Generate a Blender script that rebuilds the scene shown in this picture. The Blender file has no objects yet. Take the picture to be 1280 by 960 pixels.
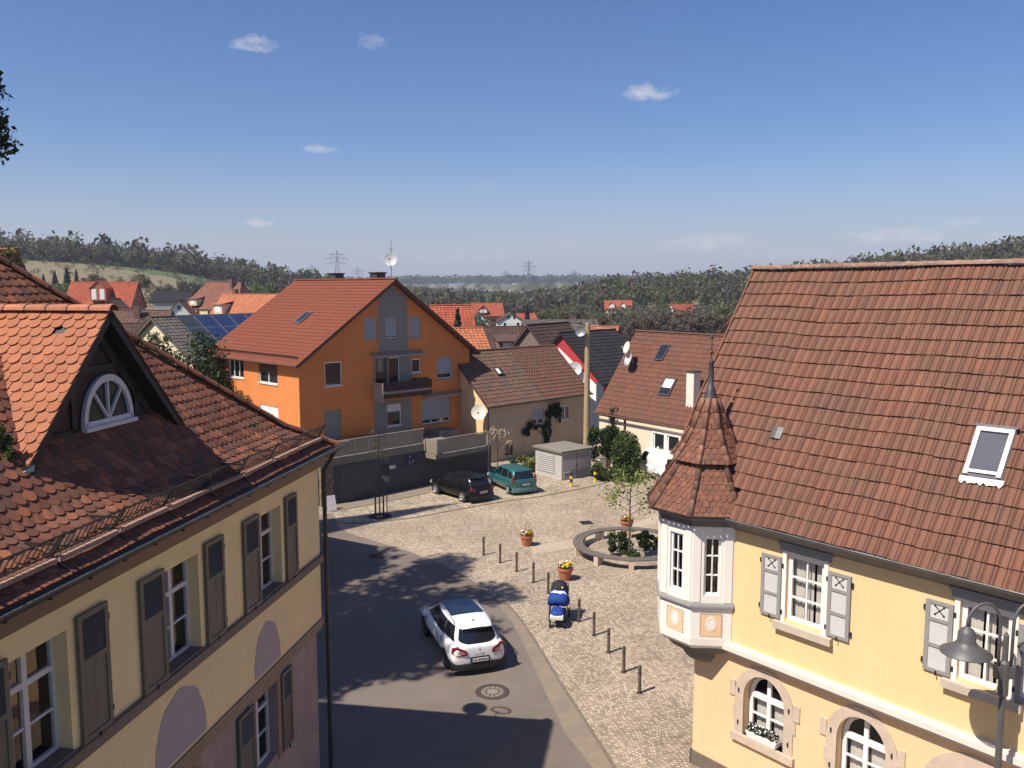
import bpy, bmesh, math, random
import numpy as np
from mathutils import Vector, Matrix
from mathutils.geometry import tessellate_polygon
R = math.radians
scene = bpy.context.scene
COL = scene.collection
random.seed(7)
rng = np.random.default_rng(11)

# ------------------------------------------------------------------ camera
CAMH = 12.0
FPX = 1073.0
PITCH = math.atan((480 - 360) / FPX)
cam = bpy.data.cameras.new('camera'); cam_o = bpy.data.objects.new('camera', cam); COL.objects.link(cam_o)
cam_o.location = (0, 0, CAMH); cam_o.rotation_euler = (R(90) - PITCH, 0, 0)
cam.sensor_width = 36; cam.lens = 36 * FPX / 1280; cam.clip_start = 0.1; cam.clip_end = 9000
scene.camera = cam_o
# ------------------------------------------------------------------ light
SUN_AZ, SUN_EL = R(36), R(54)          # direction the light travels (azimuth), height of the sun
tv = Vector((math.cos(SUN_AZ) * math.cos(SUN_EL), math.sin(SUN_AZ) * math.cos(SUN_EL), -math.sin(SUN_EL)))
sun = bpy.data.lights.new('sun', 'SUN'); sun_o = bpy.data.objects.new('sun', sun); COL.objects.link(sun_o)
sun.energy = 5.0; sun.angle = R(0.5); sun.color = (1.0, 0.93, 0.82)
sun_o.rotation_euler = tv.to_track_quat('-Z', 'Y').to_euler()
sun_o.location = (-40, -30, 60)
world = bpy.data.worlds.new('World'); scene.world = world; world.use_nodes = True
wn = world.node_tree.nodes; wl = world.node_tree.links
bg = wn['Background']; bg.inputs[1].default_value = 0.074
sky = wn.new('ShaderNodeTexSky'); sky.sky_type = 'NISHITA'; sky.sun_disc = False
sky.sun_elevation = SUN_EL; sky.sun_rotation = math.atan2(-math.cos(SUN_AZ), -math.sin(SUN_AZ)) % (2 * math.pi)
sky.altitude = 300; sky.air_density = 1.0; sky.dust_density = 0.8; sky.ozone_density = 3.0
scene.view_settings.view_transform = 'Standard'; scene.view_settings.look = 'None'
scene.view_settings.exposure = 0.45; scene.view_settings.gamma = 1.0
scene.view_settings.use_curve_mapping = False
scene.render.engine = 'CYCLES'
scene.cycles.max_bounces = 6; scene.cycles.diffuse_bounces = 3; scene.cycles.transparent_max_bounces = 8

def pix(u, v):
    d = Vector((u - 640, FPX * math.cos(PITCH) + (480 - v) * math.sin(PITCH), -FPX * math.sin(PITCH) + (480 - v) * math.cos(PITCH)))
    return d
def G(u, v, z=0.0):
    d = pix(u, v); t = (z - CAMH) / d.z
    return Vector((d.x * t, d.y * t, z))
def AT(u, v, Y):
    d = pix(u, v); t = Y / d.y
    return Vector((d.x * t, Y, CAMH + d.z * t))

# clouds: small puffs in the sky itself
def cloud_nodes():
    tc = wn.new('ShaderNodeTexCoord'); nrm = wn.new('ShaderNodeVectorMath'); nrm.operation = 'NORMALIZE'
    wl.new(tc.outputs['Generated'], nrm.inputs[0])
    noi = wn.new('ShaderNodeTexNoise'); noi.inputs['Scale'].default_value = 42; noi.inputs['Detail'].default_value = 10; noi.inputs['Roughness'].default_value = .62
    mp = wn.new('ShaderNodeVectorMath'); mp.operation = 'MULTIPLY'; mp.inputs[1].default_value = (1, 1, 2.2)
    wl.new(nrm.outputs[0], mp.inputs[0]); wl.new(mp.outputs[0], noi.inputs['Vector'])
    total = None
    for (u, v, w, h, s) in [(318, 54, 34, 12, .85), (467, 52, 26, 11, .33), (812, 115, 36, 13, .75), (400, 186, 28, 7, .55),
                            (323, 278, 22, 7, .75), (610, 234, 26, 8, .16), (885, 304, 80, 15, .6), (1120, 294, 70, 13, .75), (560, 318, 160, 14, .2), (1010, 318, 150, 12, .25),
                            (1198, 279, 28, 8, .7), (1255, 296, 40, 8, .35), (700, 300, 120, 12, .14), (870, 313, 26, 6, .3)]:
        c = pix(u, v).normalized(); ax = Vector((c.y, -c.x, 0)).normalized(); ay = ax.cross(c)
        sub = wn.new('ShaderNodeVectorMath'); sub.operation = 'SUBTRACT'; wl.new(nrm.outputs[0], sub.inputs[0]); sub.inputs[1].default_value = c
        parts = []
        for a, ww in ((ax, w), (ay, h)):
            d = wn.new('ShaderNodeVectorMath'); d.operation = 'DOT_PRODUCT'; wl.new(sub.outputs[0], d.inputs[0]); d.inputs[1].default_value = a
            m = wn.new('ShaderNodeMath'); m.operation = 'MULTIPLY'; wl.new(d.outputs['Value'], m.inputs[0]); m.inputs[1].default_value = FPX / ww
            q = wn.new('ShaderNodeMath'); q.operation = 'POWER'; wl.new(m.outputs[0], q.inputs[0]); q.inputs[1].default_value = 2
            parts.append(q)
        # squares of negatives are safe through multiply
        for q in parts:
            q.operation = 'MULTIPLY'; wl.new(q.inputs[0].links[0].from_socket, q.inputs[1])
        ad = wn.new('ShaderNodeMath'); ad.operation = 'ADD'; wl.new(parts[0].outputs[0], ad.inputs[0]); wl.new(parts[1].outputs[0], ad.inputs[1])
        # density = clamp((noise*1.9 - .35) - r2*.6) * s
        n1 = wn.new('ShaderNodeMath'); n1.operation = 'MULTIPLY_ADD'; wl.new(noi.outputs['Fac'], n1.inputs[0]); n1.inputs[1].default_value = 2.6; n1.inputs[2].default_value = -.72
        n2 = wn.new('ShaderNodeMath'); n2.operation = 'MULTIPLY_ADD'; wl.new(ad.outputs[0], n2.inputs[0]); n2.inputs[1].default_value = -0.95; wl.new(n1.outputs[0], n2.inputs[2])
        n3 = wn.new('ShaderNodeMath'); n3.operation = 'MULTIPLY'; n3.use_clamp = False
        cl = wn.new('ShaderNodeClamp'); wl.new(n2.outputs[0], cl.inputs[0])
        wl.new(cl.outputs[0], n3.inputs[0]); n3.inputs[1].default_value = s
        if total is None: total = n3
        else:
            t = wn.new('ShaderNodeMath'); t.operation = 'MAXIMUM'; wl.new(total.outputs[0], t.inputs[0]); wl.new(n3.outputs[0], t.inputs[1]); total = t
    # the sky's own haze band near the horizon, wide and faint
    mix = wn.new('ShaderNodeMix'); mix.data_type = 'RGBA'
    wl.new(total.outputs[0], mix.inputs[0])
    hs = wn.new('ShaderNodeHueSaturation'); hs.inputs['Saturation'].default_value = 1.12; hs.inputs['Value'].default_value = 1.0
    tn = wn.new('ShaderNodeMix'); tn.data_type = 'RGBA'; tn.blend_type = 'MULTIPLY'; tn.inputs[0].default_value = 1; tn.inputs[7].default_value = (.985, .985, 1.15, 1)
    wl.new(sky.outputs[0], tn.inputs[6]); wl.new(tn.outputs[2], hs.inputs['Color'])
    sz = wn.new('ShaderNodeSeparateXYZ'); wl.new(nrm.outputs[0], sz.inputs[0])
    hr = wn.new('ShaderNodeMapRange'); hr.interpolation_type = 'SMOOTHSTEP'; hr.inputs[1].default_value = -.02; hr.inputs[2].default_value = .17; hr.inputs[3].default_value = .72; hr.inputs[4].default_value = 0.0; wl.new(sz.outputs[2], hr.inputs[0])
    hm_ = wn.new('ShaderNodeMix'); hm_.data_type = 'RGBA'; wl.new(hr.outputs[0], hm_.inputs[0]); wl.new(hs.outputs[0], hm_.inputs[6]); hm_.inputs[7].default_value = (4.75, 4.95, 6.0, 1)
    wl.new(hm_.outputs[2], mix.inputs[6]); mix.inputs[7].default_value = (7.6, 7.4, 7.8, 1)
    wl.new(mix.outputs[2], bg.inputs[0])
    return hs
sky_hs = cloud_nodes()

# ------------------------------------------------------------------ materials
def srgb(r, g, b):
    f = lambda c: (c / 255 / 12.92) if c <= 10 else ((c / 255 + .055) / 1.055) ** 2.4
    return (f(r), f(g), f(b))
MATS = {}
def mat(name, col, rough=.75, var=.12, scale=2.0, bump=0.0, bscale=30.0, island=0.0, metal=0.0, spec=.4, coat=0.0, col2=None, mix2=.5, scale2=.8, sharp2=.1, islcols=None, stretch=None, streak=0.0):
    m = bpy.data.materials.new(name); m.use_nodes = True; MATS[name] = m
    nt = m.node_tree; n = nt.nodes; l = nt.links; b = n['Principled BSDF']
    b.inputs['Roughness'].default_value = rough; b.inputs['Metallic'].default_value = metal
    b.inputs['Specular IOR Level'].default_value = spec; b.inputs['Coat Weight'].default_value = coat
    tc = n.new('ShaderNodeTexCoord'); vec = tc.outputs['Object']
    if stretch:
        mp = n.new('ShaderNodeMapping'); mp.inputs['Scale'].default_value = stretch; l.new(vec, mp.inputs[0]); vec = mp.outputs[0]
    no = n.new('ShaderNodeTexNoise'); no.inputs['Scale'].default_value = scale; no.inputs['Detail'].default_value = 6; no.inputs['Roughness'].default_value = .65
    l.new(vec, no.inputs['Vector'])
    mx = n.new('ShaderNodeMix'); mx.data_type = 'RGBA'
    mr = n.new('ShaderNodeMapRange'); mr.inputs[1].default_value = .3; mr.inputs[2].default_value = .7
    l.new(no.outputs['Fac'], mr.inputs[0]); l.new(mr.outputs[0], mx.inputs[0])
    mx.inputs[6].default_value = (*[c * (1 - var) for c in col], 1); mx.inputs[7].default_value = (*[min(1, c * (1 + var)) for c in col], 1)
    out = mx.outputs[2]
    geo = None
    if island or islcols:
        geo = n.new('ShaderNodeNewGeometry')
    if islcols:
        cr = n.new('ShaderNodeValToRGB'); cr.color_ramp.interpolation = 'LINEAR'
        el = cr.color_ramp.elements
        k = len(islcols)
        el[0].position = 0; el[0].color = (*islcols[0], 1); el[1].position = 1; el[1].color = (*islcols[-1], 1)
        for i in range(1, k - 1):
            e = el.new(i / (k - 1)); e.color = (*islcols[i], 1)
        l.new(geo.outputs['Random Per Island'], cr.inputs[0])
        m3 = n.new('ShaderNodeMix'); m3.data_type = 'RGBA'; m3.blend_type = 'MULTIPLY'; m3.inputs[0].default_value = 1
        l.new(out, m3.inputs[6]); l.new(cr.outputs[0], m3.inputs[7]); out = m3.outputs[2]
    if island:
        mr2 = n.new('ShaderNodeMapRange'); mr2.inputs[3].default_value = 1 - island; mr2.inputs[4].default_value = 1 + island
        l.new(geo.outputs['Random Per Island'], mr2.inputs[0])
        m3 = n.new('ShaderNodeVectorMath'); m3.operation = 'SCALE'
        l.new(out, m3.inputs[0]); l.new(mr2.outputs[0], m3.inputs['Scale']); out = m3.outputs[0]
    if col2:
        n2 = n.new('ShaderNodeTexNoise'); n2.inputs['Scale'].default_value = scale2; n2.inputs['Detail'].default_value = 8; n2.inputs['Roughness'].default_value = .7
        l.new(vec, n2.inputs['Vector'])
        mr3 = n.new('ShaderNodeMapRange'); mr3.inputs[1].default_value = mix2 - sharp2; mr3.inputs[2].default_value = mix2 + sharp2
        l.new(n2.outputs['Fac'], mr3.inputs[0])
        m4 = n.new('ShaderNodeMix'); m4.data_type = 'RGBA'; l.new(mr3.outputs[0], m4.inputs[0])
        l.new(out, m4.inputs[6]); m4.inputs[7].default_value = (*col2, 1); out = m4.outputs[2]
    if streak:
        ms = n.new('ShaderNodeMapping'); ms.inputs['Scale'].default_value = (5, 5, .35); l.new(tc.outputs['Object'], ms.inputs[0])
        ns = n.new('ShaderNodeTexNoise'); ns.inputs['Scale'].default_value = 1; ns.inputs['Detail'].default_value = 7; ns.inputs['Roughness'].default_value = .7; l.new(ms.outputs[0], ns.inputs['Vector'])
        nq = n.new('ShaderNodeTexNoise'); nq.inputs['Scale'].default_value = .7; nq.inputs['Detail'].default_value = 8; nq.inputs['Roughness'].default_value = .75; l.new(tc.outputs['Object'], nq.inputs['Vector'])
        sm = n.new('ShaderNodeMath'); sm.operation = 'MULTIPLY_ADD'; l.new(nq.outputs['Fac'], sm.inputs[0]); sm.inputs[1].default_value = .8; l.new(ns.outputs['Fac'], sm.inputs[2])
        sr = n.new('ShaderNodeMapRange'); sr.inputs[1].default_value = .72; sr.inputs[2].default_value = 1.12; sr.inputs[3].default_value = 1 + streak * .35; sr.inputs[4].default_value = 1 - streak; l.new(sm.outputs[0], sr.inputs[0])
        sv = n.new('ShaderNodeVectorMath'); sv.operation = 'SCALE'; l.new(out, sv.inputs[0]); l.new(sr.outputs[0], sv.inputs['Scale']); out = sv.outputs[0]
    l.new(out, b.inputs['Base Color'])
    if bump:
        nb = n.new('ShaderNodeTexNoise'); nb.inputs['Scale'].default_value = bscale; nb.inputs['Detail'].default_value = 4
        l.new(vec, nb.inputs['Vector'])
        bp = n.new('ShaderNodeBump'); bp.inputs['Strength'].default_value = bump; bp.inputs['Distance'].default_value = .02
        l.new(nb.outputs['Fac'], bp.inputs['Height']); l.new(bp.outputs[0], b.inputs['Normal'])
    return m
def leafmat(name, cols, rough=.6, trans=.25):
    m = mat(name, (1, 1, 1), rough=rough, var=.1, islcols=cols, spec=.25)
    nt = m.node_tree; b = nt.nodes['Principled BSDF']; out = nt.nodes['Material Output']
    tr = nt.nodes.new('ShaderNodeBsdfTranslucent'); ms = nt.nodes.new('ShaderNodeMixShader'); ms.inputs[0].default_value = trans
    src = b.inputs['Base Color'].links[0].from_socket
    nt.links.new(src, tr.inputs['Color']); nt.links.new(b.outputs[0], ms.inputs[1]); nt.links.new(tr.outputs[0], ms.inputs[2])
    nt.links.new(ms.outputs[0], out.inputs['Surface'])
    return m
def glassmat(name, tint=.92, base=.07):
    m = bpy.data.materials.new(name); m.use_nodes = True; nt = m.node_tree; n = nt.nodes; l = nt.links
    n.remove(n['Principled BSDF'])
    t = n.new('ShaderNodeBsdfTransparent'); t.inputs[0].default_value = (tint, tint, tint, 1)
    g = n.new('ShaderNodeBsdfGlossy'); g.inputs['Roughness'].default_value = .03
    f = n.new('ShaderNodeLayerWeight'); f.inputs[0].default_value = .5
    pw = n.new('ShaderNodeMath'); pw.operation = 'POWER'; pw.inputs[1].default_value = 4.0; l.new(f.outputs['Facing'], pw.inputs[0])
    ad = n.new('ShaderNodeMath'); ad.operation = 'MULTIPLY_ADD'; ad.inputs[1].default_value = .55; ad.inputs[2].default_value = base; l.new(pw.outputs[0], ad.inputs[0])
    ms = n.new('ShaderNodeMixShader'); l.new(ad.outputs[0], ms.inputs[0]); l.new(t.outputs[0], ms.inputs[1]); l.new(g.outputs[0], ms.inputs[2])
    l.new(ms.outputs[0], n['Material Output'].inputs['Surface'])
    return m
def cobblemat(name, col, bw, bh, period, rad, ang=0.0, mortar=(.12, .1, .08), arcs=True, var=.35):
    m = bpy.data.materials.new(name); m.use_nodes = True; nt = m.node_tree; n = nt.nodes; l = nt.links; b = n['Principled BSDF']
    b.inputs['Roughness'].default_value = .85; b.inputs['Specular IOR Level'].default_value = .3
    tc = n.new('ShaderNodeTexCoord'); mp = n.new('ShaderNodeMapping'); mp.inputs['Rotation'].default_value = (0, 0, ang)
    l.new(tc.outputs['Object'], mp.inputs[0])
    dn = n.new('ShaderNodeTexNoise'); dn.inputs['Scale'].default_value = 1.3; dn.inputs['Detail'].default_value = 3; l.new(mp.outputs[0], dn.inputs['Vector'])
    dv = n.new('ShaderNodeVectorMath'); dv.operation = 'MULTIPLY_ADD'; l.new(dn.outputs['Color'], dv.inputs[0]); dv.inputs[1].default_value = (.22, .22, 0); l.new(mp.outputs[0], dv.inputs[2])
    vec = dv.outputs[0]
    if arcs:
        sx = n.new('ShaderNodeSeparateXYZ'); l.new(vec, sx.inputs[0])
        mo = n.new('ShaderNodeMath'); mo.operation = 'PINGPONG'; l.new(sx.outputs[0], mo.inputs[0]); mo.inputs[1].default_value = period / 2
        a2 = n.new('ShaderNodeMath'); a2.operation = 'MULTIPLY'; l.new(mo.outputs[0], a2.inputs[0]); l.new(mo.outputs[0], a2.inputs[1])
        a3 = n.new('ShaderNodeMath'); a3.operation = 'MULTIPLY_ADD'; l.new(a2.outputs[0], a3.inputs[0]); a3.inputs[1].default_value = .55 / (period / 2); l.new(sx.outputs[1], a3.inputs[2])
        cx = n.new('ShaderNodeCombineXYZ'); l.new(sx.outputs[0], cx.inputs[0]); l.new(a3.outputs[0], cx.inputs[1]); vec = cx.outputs[0]
    br = n.new('ShaderNodeTexBrick'); l.new(vec, br.inputs['Vector'])
    br.inputs['Scale'].default_value = 1; br.inputs['Brick Width'].default_value = bw; br.inputs['Row Height'].default_value = bh
    br.inputs['Mortar Size'].default_value = bh * .11; br.inputs['Mortar Smooth'].default_value = .5; br.inputs['Bias'].default_value = 0
    br.inputs['Color1'].default_value = (*[c * (1 - var) for c in col], 1); br.inputs['Color2'].default_value = (*[c * (1 + var) for c in col], 1)
    br.inputs['Mortar'].default_value = (*mortar, 1)
    big = n.new('ShaderNodeTexNoise'); big.inputs['Scale'].default_value = .35; big.inputs['Detail'].default_value = 7; l.new(tc.outputs['Object'], big.inputs['Vector'])
    mr = n.new('ShaderNodeMapRange'); mr.inputs[1].default_value = .3; mr.inputs[2].default_value = .7; mr.inputs[3].default_value = .8; mr.inputs[4].default_value = 1.15; l.new(big.outputs['Fac'], mr.inputs[0])
    sc = n.new('ShaderNodeVectorMath'); sc.operation = 'SCALE'; l.new(br.outputs['Color'], sc.inputs[0]); l.new(mr.outputs[0], sc.inputs['Scale'])
    # worn sandy dust patches between the stones
    du = n.new('ShaderNodeTexNoise'); du.inputs['Scale'].default_value = .9; du.inputs['Detail'].default_value = 9; du.inputs['Roughness'].default_value = .75; l.new(tc.outputs['Object'], du.inputs['Vector'])
    dr = n.new('ShaderNodeMapRange'); dr.inputs[1].default_value = .5; dr.inputs[2].default_value = .72; dr.inputs[4].default_value = .55; l.new(du.outputs['Fac'], dr.inputs[0])
    dm = n.new('ShaderNodeMix'); dm.data_type = 'RGBA'; l.new(dr.outputs[0], dm.inputs[0]); l.new(sc.outputs[0], dm.inputs[6]); dm.inputs[7].default_value = (col[0] * 1.1, col[1] * 1.04, col[2] * .98, 1)
    l.new(dm.outputs[2], b.inputs['Base Color'])
    bp = n.new('ShaderNodeBump'); bp.inputs['Strength'].default_value = .7; bp.inputs['Distance'].default_value = .012; bp.invert = True
    l.new(br.outputs['Fac'], bp.inputs['Height']); l.new(bp.outputs[0], b.inputs['Normal'])
    return m

# ------------------------------------------------------------------ mesh helper
class MB:
    def __init__(s, T=None):
        s.v = []; s.f = []; s.m = []; s.T = T
    def add(s, pts, faces, mi=0, raw=False):
        o = len(s.v)
        for p in pts:
            if s.T and not raw: p = s.T(*p)
            s.v.append((p[0], p[1], p[2]))
        for f in faces:
            s.f.append([i + o for i in f]); s.m.append(mi)
    def quad(s, a, b, c, d, mi=0): s.add([a, b, c, d], [(0, 1, 2, 3)], mi)
    def poly(s, pts, mi=0): s.add(pts, [tuple(range(len(pts)))], mi)
    def box(s, x0, x1, y0, y1, z0, z1, mi=0):
        s.add([(x0, y0, z0), (x1, y0, z0), (x1, y1, z0), (x0, y1, z0), (x0, y0, z1), (x1, y0, z1), (x1, y1, z1), (x0, y1, z1)],
              [(0, 3, 2, 1), (4, 5, 6, 7), (0, 1, 5, 4), (1, 2, 6, 5), (2, 3, 7, 6), (3, 0, 4, 7)], mi)
    def hexa(s, p, mi=0):
        s.add(p, [(0, 3, 2, 1), (4, 5, 6, 7), (0, 1, 5, 4), (1, 2, 6, 5), (2, 3, 7, 6), (3, 0, 4, 7)], mi)
    def bar(s, p0, p1, w, h, mi=0, up=(0, 0, 1)):
        p0 = Vector(p0); p1 = Vector(p1); d = (p1 - p0).normalized(); u = Vector(up)
        a = d.cross(u)
        if a.length < 1e-4: a = d.cross(Vector((1, 0, 0)))
        a.normalize(); c = a.cross(d).normalized(); a = a * w / 2; c = c * h / 2
        s.hexa([p0 - a - c, p0 + a - c, p1 + a - c, p1 - a - c, p0 - a + c, p0 + a + c, p1 + a + c, p1 - a + c], mi)
    def tube(s, pts, r, n=8, mi=0, cap=True, closed=False):
        pts = [Vector(p) for p in pts]; k = len(pts)
        rs = r if isinstance(r, (list, tuple)) else [r] * k
        V = []; F = []
        prev = None
        for i, p in enumerate(pts):
            if closed: d = pts[(i + 1) % k] - pts[i - 1]
            else: d = pts[min(i + 1, k - 1)] - pts[max(i - 1, 0)]
            d.normalize()
            if prev is None:
                a = d.cross(Vector((0, 0, 1)))
                if a.length < .05: a = d.cross(Vector((1, 0, 0)))
            else: a = prev - d * prev.dot(d)
            a.normalize(); prev = a; c = d.cross(a)
            for j in range(n):
                t = 2 * math.pi * j / n
                V.append(p + (a * math.cos(t) + c * math.sin(t)) * rs[i])
        for i in range(k if closed else k - 1):
            i2 = (i + 1) % k
            for j in range(n):
                F.append((i * n + j, i * n + (j + 1) % n, i2 * n + (j + 1) % n, i2 * n + j))
        if cap and not closed:
            F.append(tuple(range(n - 1, -1, -1))); F.append(tuple(range((k - 1) * n, k * n)))
        s.add(V, F, mi)
    def lathe(s, prof, n=16, c=(0, 0, 0), mi=0, axis='z', a0=0.0, a1=2 * math.pi):
        V = []; F = []; full = abs(a1 - a0 - 2 * math.pi) < 1e-6; m = n if full else n + 1
        for (r, z) in prof:
            for j in range(m):
                t = a0 + (a1 - a0) * j / n
                p = (r * math.cos(t), r * math.sin(t), z)
                if axis == 'y': p = (p[0], p[2], p[1])
                if axis == 'x': p = (p[2], p[0], p[1])
                V.append((c[0] + p[0], c[1] + p[1], c[2] + p[2]))
        for i in range(len(prof) - 1):
            for j in range(n):
                j2 = (j + 1) % m
                F.append((i * m + j, i * m + j2, (i + 1) * m + j2, (i + 1) * m + j))
        s.add(V, F, mi)
    def disc(s, c, r, n=16, nrm=(0, 0, 1), mi=0):
        nv = Vector(nrm).normalized(); a = nv.cross(Vector((0, 0, 1)))
        if a.length < .01: a = Vector((1, 0, 0))
        a.normalize(); b = nv.cross(a); c = Vector(c)
        s.poly([c + (a * math.cos(2 * math.pi * j / n) + b * math.sin(2 * math.pi * j / n)) * r for j in range(n)], mi)
    def prism(s, poly, h0, h1, mi=0):
        """poly: list of (a,c) ; extruded along the middle axis h: points (a,h,c)"""
        k = len(poly)
        tess = tessellate_polygon([[Vector((p[0], p[1], 0)) for p in poly]])
        V = [(p[0], h0, p[1]) for p in poly] + [(p[0], h1, p[1]) for p in poly]
        F = [tuple(t) for t in tess] + [tuple(i + k for i in reversed(t)) for t in tess]
        F += [(i, (i + 1) % k, (i + 1) % k + k, i + k) for i in range(k)]
        s.add(V, F, mi)
    def wall(s, outer, holes, depth=.2, h=0.0, mi=0, mr=0, back=None):
        """vertical sheet at h with holes and reveals going to h-depth; outer/holes: (u,w)"""
        loops = [outer] + holes
        flat = [p for lp in loops for p in lp]
        tess = tessellate_polygon([[Vector((p[0], p[1], 0)) for p in lp] for lp in loops])
        s.add([(p[0], h, p[1]) for p in flat], [tuple(t) for t in tess], mi)
        for lp in holes:
            k = len(lp)
            s.add([(p[0], h, p[1]) for p in lp] + [(p[0], h - depth, p[1]) for p in lp], [(i, (i + 1) % k, (i + 1) % k + k, i + k) for i in range(k)], mr)
    def obj(s, name, mats, parent=None, smooth=False, recalc=True, loc=None, bevel=0.0, weld=False):
        me = bpy.data.meshes.new(name)
        me.from_pydata(s.v, [], s.f); me.update()
        if not isinstance(mats, (list, tuple)): mats = [mats]
        for m in mats: me.materials.append(m)
        if len(mats) > 1: me.polygons.foreach_set('material_index', s.m)
        if recalc or weld:
            bm = bmesh.new(); bm.from_mesh(me)
            if weld: bmesh.ops.remove_doubles(bm, verts=bm.verts, dist=.0004)
            bmesh.ops.recalc_face_normals(bm, faces=bm.faces); bm.to_mesh(me); bm.free()
        if smooth:
            me.polygons.foreach_set('use_smooth', [True] * len(me.polygons))
        o = bpy.data.objects.new(name, me); COL.objects.link(o)
        if parent: o.parent = parent
        if loc is not None: o.location = loc
        if bevel:
            b = o.modifiers.new('bevel', 'BEVEL'); b.width = bevel; b.segments = 2; b.limit_method = 'ANGLE'; b.angle_limit = R(40)
        return o
def thing(name, label, cat, loc=(0, 0, 0), rot=0.0, group=None):
    o = bpy.data.objects.new(name, None); COL.objects.link(o); o.empty_display_size = .3
    o.location = loc; o.rotation_euler = (0, 0, rot); o['label'] = label; o['category'] = cat
    if group: o['group'] = group
    return o
def tag(o, label, cat, group=None):
    o['label'] = label; o['category'] = cat
    if group: o['group'] = group
    return o
def kids(o): return [c for c in bpy.data.objects if c.parent == o]
def dup(root, loc, rot=None, label=None, scale=None):
    r = root.copy(); COL.objects.link(r); r.location = loc
    if rot is not None: r.rotation_euler = (0, 0, rot)
    if label: r['label'] = label
    if scale: r.scale = (scale,) * 3
    for ch in kids(root):
        c = ch.copy(); COL.objects.link(c); c.parent = r
        for g in kids(ch):
            d = g.copy(); COL.objects.link(d); d.parent = c
    return r
def struct(o, kind='structure'):
    o['kind'] = kind; return o

def clip(poly, reg):
    """Sutherland-Hodgman, reg convex (any orientation)"""
    area = sum(reg[i][0] * reg[(i + 1) % len(reg)][1] - reg[(i + 1) % len(reg)][0] * reg[i][1] for i in range(len(reg)))
    if area < 0: reg = reg[::-1]
    out = poly
    for i in range(len(reg)):
        a = reg[i]; b = reg[(i + 1) % len(reg)]
        inp = out; out = []
        if not inp: return []
        def side(p): return (b[0] - a[0]) * (p[1] - a[1]) - (b[1] - a[1]) * (p[0] - a[0])
        for j in range(len(inp)):
            p = inp[j]; q = inp[(j + 1) % len(inp)]; sp = side(p); sq = side(q)
            if sp >= 0: out.append(p)
            if (sp >= 0) != (sq >= 0):
                t = sp / (sp - sq); out.append((p[0] + (q[0] - p[0]) * t, p[1] + (q[1] - p[1]) * t))
    return out
def beaver(mb, T, reg, tw, tl, lift=.04, th=.016, v0=0.0, arc=.3, seg=6, jit=.004, skip=None):
    """plain tiles with rounded tails, in rows: reg convex polygon in (u,v), v up the slope"""
    us = [p[0] for p in reg]; vs = [p[1] for p in reg]
    j = 0; v = min(vs) - tl * .2 + v0
    while v < max(vs):
        u = min(us) - tw * (1 + .5 * (j % 2))
        while u < max(us) + tw:
            if skip and skip(u + tw / 2, v): u += tw; continue
            vb = v + random.uniform(-jit, jit) * 2; g = tw * .47; uc = u + tw / 2 + random.uniform(-jit, jit)
            a = arc * tw
            tail = [(uc + g * math.cos(math.pi + math.pi * i / seg), vb + a + a * math.sin(math.pi + math.pi * i / seg)) for i in range(seg + 1)]
            poly = tail + [(uc + g, vb + tl * 1.5), (uc - g, vb + tl * 1.5)]
            c = clip(poly, reg)
            if len(c) >= 3:
                tilt = random.uniform(-.004, .006)
                hh = lambda p: lift * (1 - (p[1] - vb) / (tl * 2)) + tilt + .004
                top = [T(p[0], p[1], hh(p)) for p in c]; bot = [T(p[0], p[1], hh(p) - th) for p in c]
                k = len(c)
                mb.add(top + bot, [tuple(range(k))] + [(i, (i + 1) % k, (i + 1) % k + k, i + k) for i in range(k) if (c[i][1] + c[(i + 1) % k][1]) / 2 < vb + tl * 1.2], 0, raw=True)
            u += tw
        v += tl; j += 1
PROF_PAN = [(0, .0), (.05, .020), (.18, .030), (.40, .030), (.55, .020), (.61, -.004), (.67, .028), (.76, .046), (.86, .042), (.94, .014), (1.0, .0)]
PROF_LITE = [(0, .02), (.25, .0), (.6, .0), (.8, .035), (1.0, .02)]
def pantiles(mb, T, u0, u1, v0, v1, tw, tl, prof=PROF_PAN, lift=.035, th=.02, skip=None, jit=.004):
    nc = max(1, round((u1 - u0) / tw)); tw = (u1 - u0) / nc
    nr = max(1, round((v1 - v0) / tl)); tl = (v1 - v0) / nr
    k = len(prof)
    for j in range(nr):
        for i in range(nc):
            ua = u0 + i * tw; va = v0 + j * tl + random.uniform(-jit, jit); h0 = random.uniform(-jit, jit)
            if skip and skip(ua + tw / 2, va + tl / 2): continue
            lo = [T(ua + p[0] * tw, va, lift + p[1] + h0) for p in prof]
            hi = [T(ua + p[0] * tw, va + tl * 1.06, p[1] * .9 + h0) for p in prof]
            un = [T(ua + p[0] * tw, va, lift + p[1] - th + h0) for p in prof]
            mb.add(lo + hi + un, [(a, a + 1, k + a + 1, k + a) for a in range(k - 1)] + [(2 * k + a, 2 * k + a + 1, a + 1, a) for a in range(k - 1)], 0, raw=True)
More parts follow.
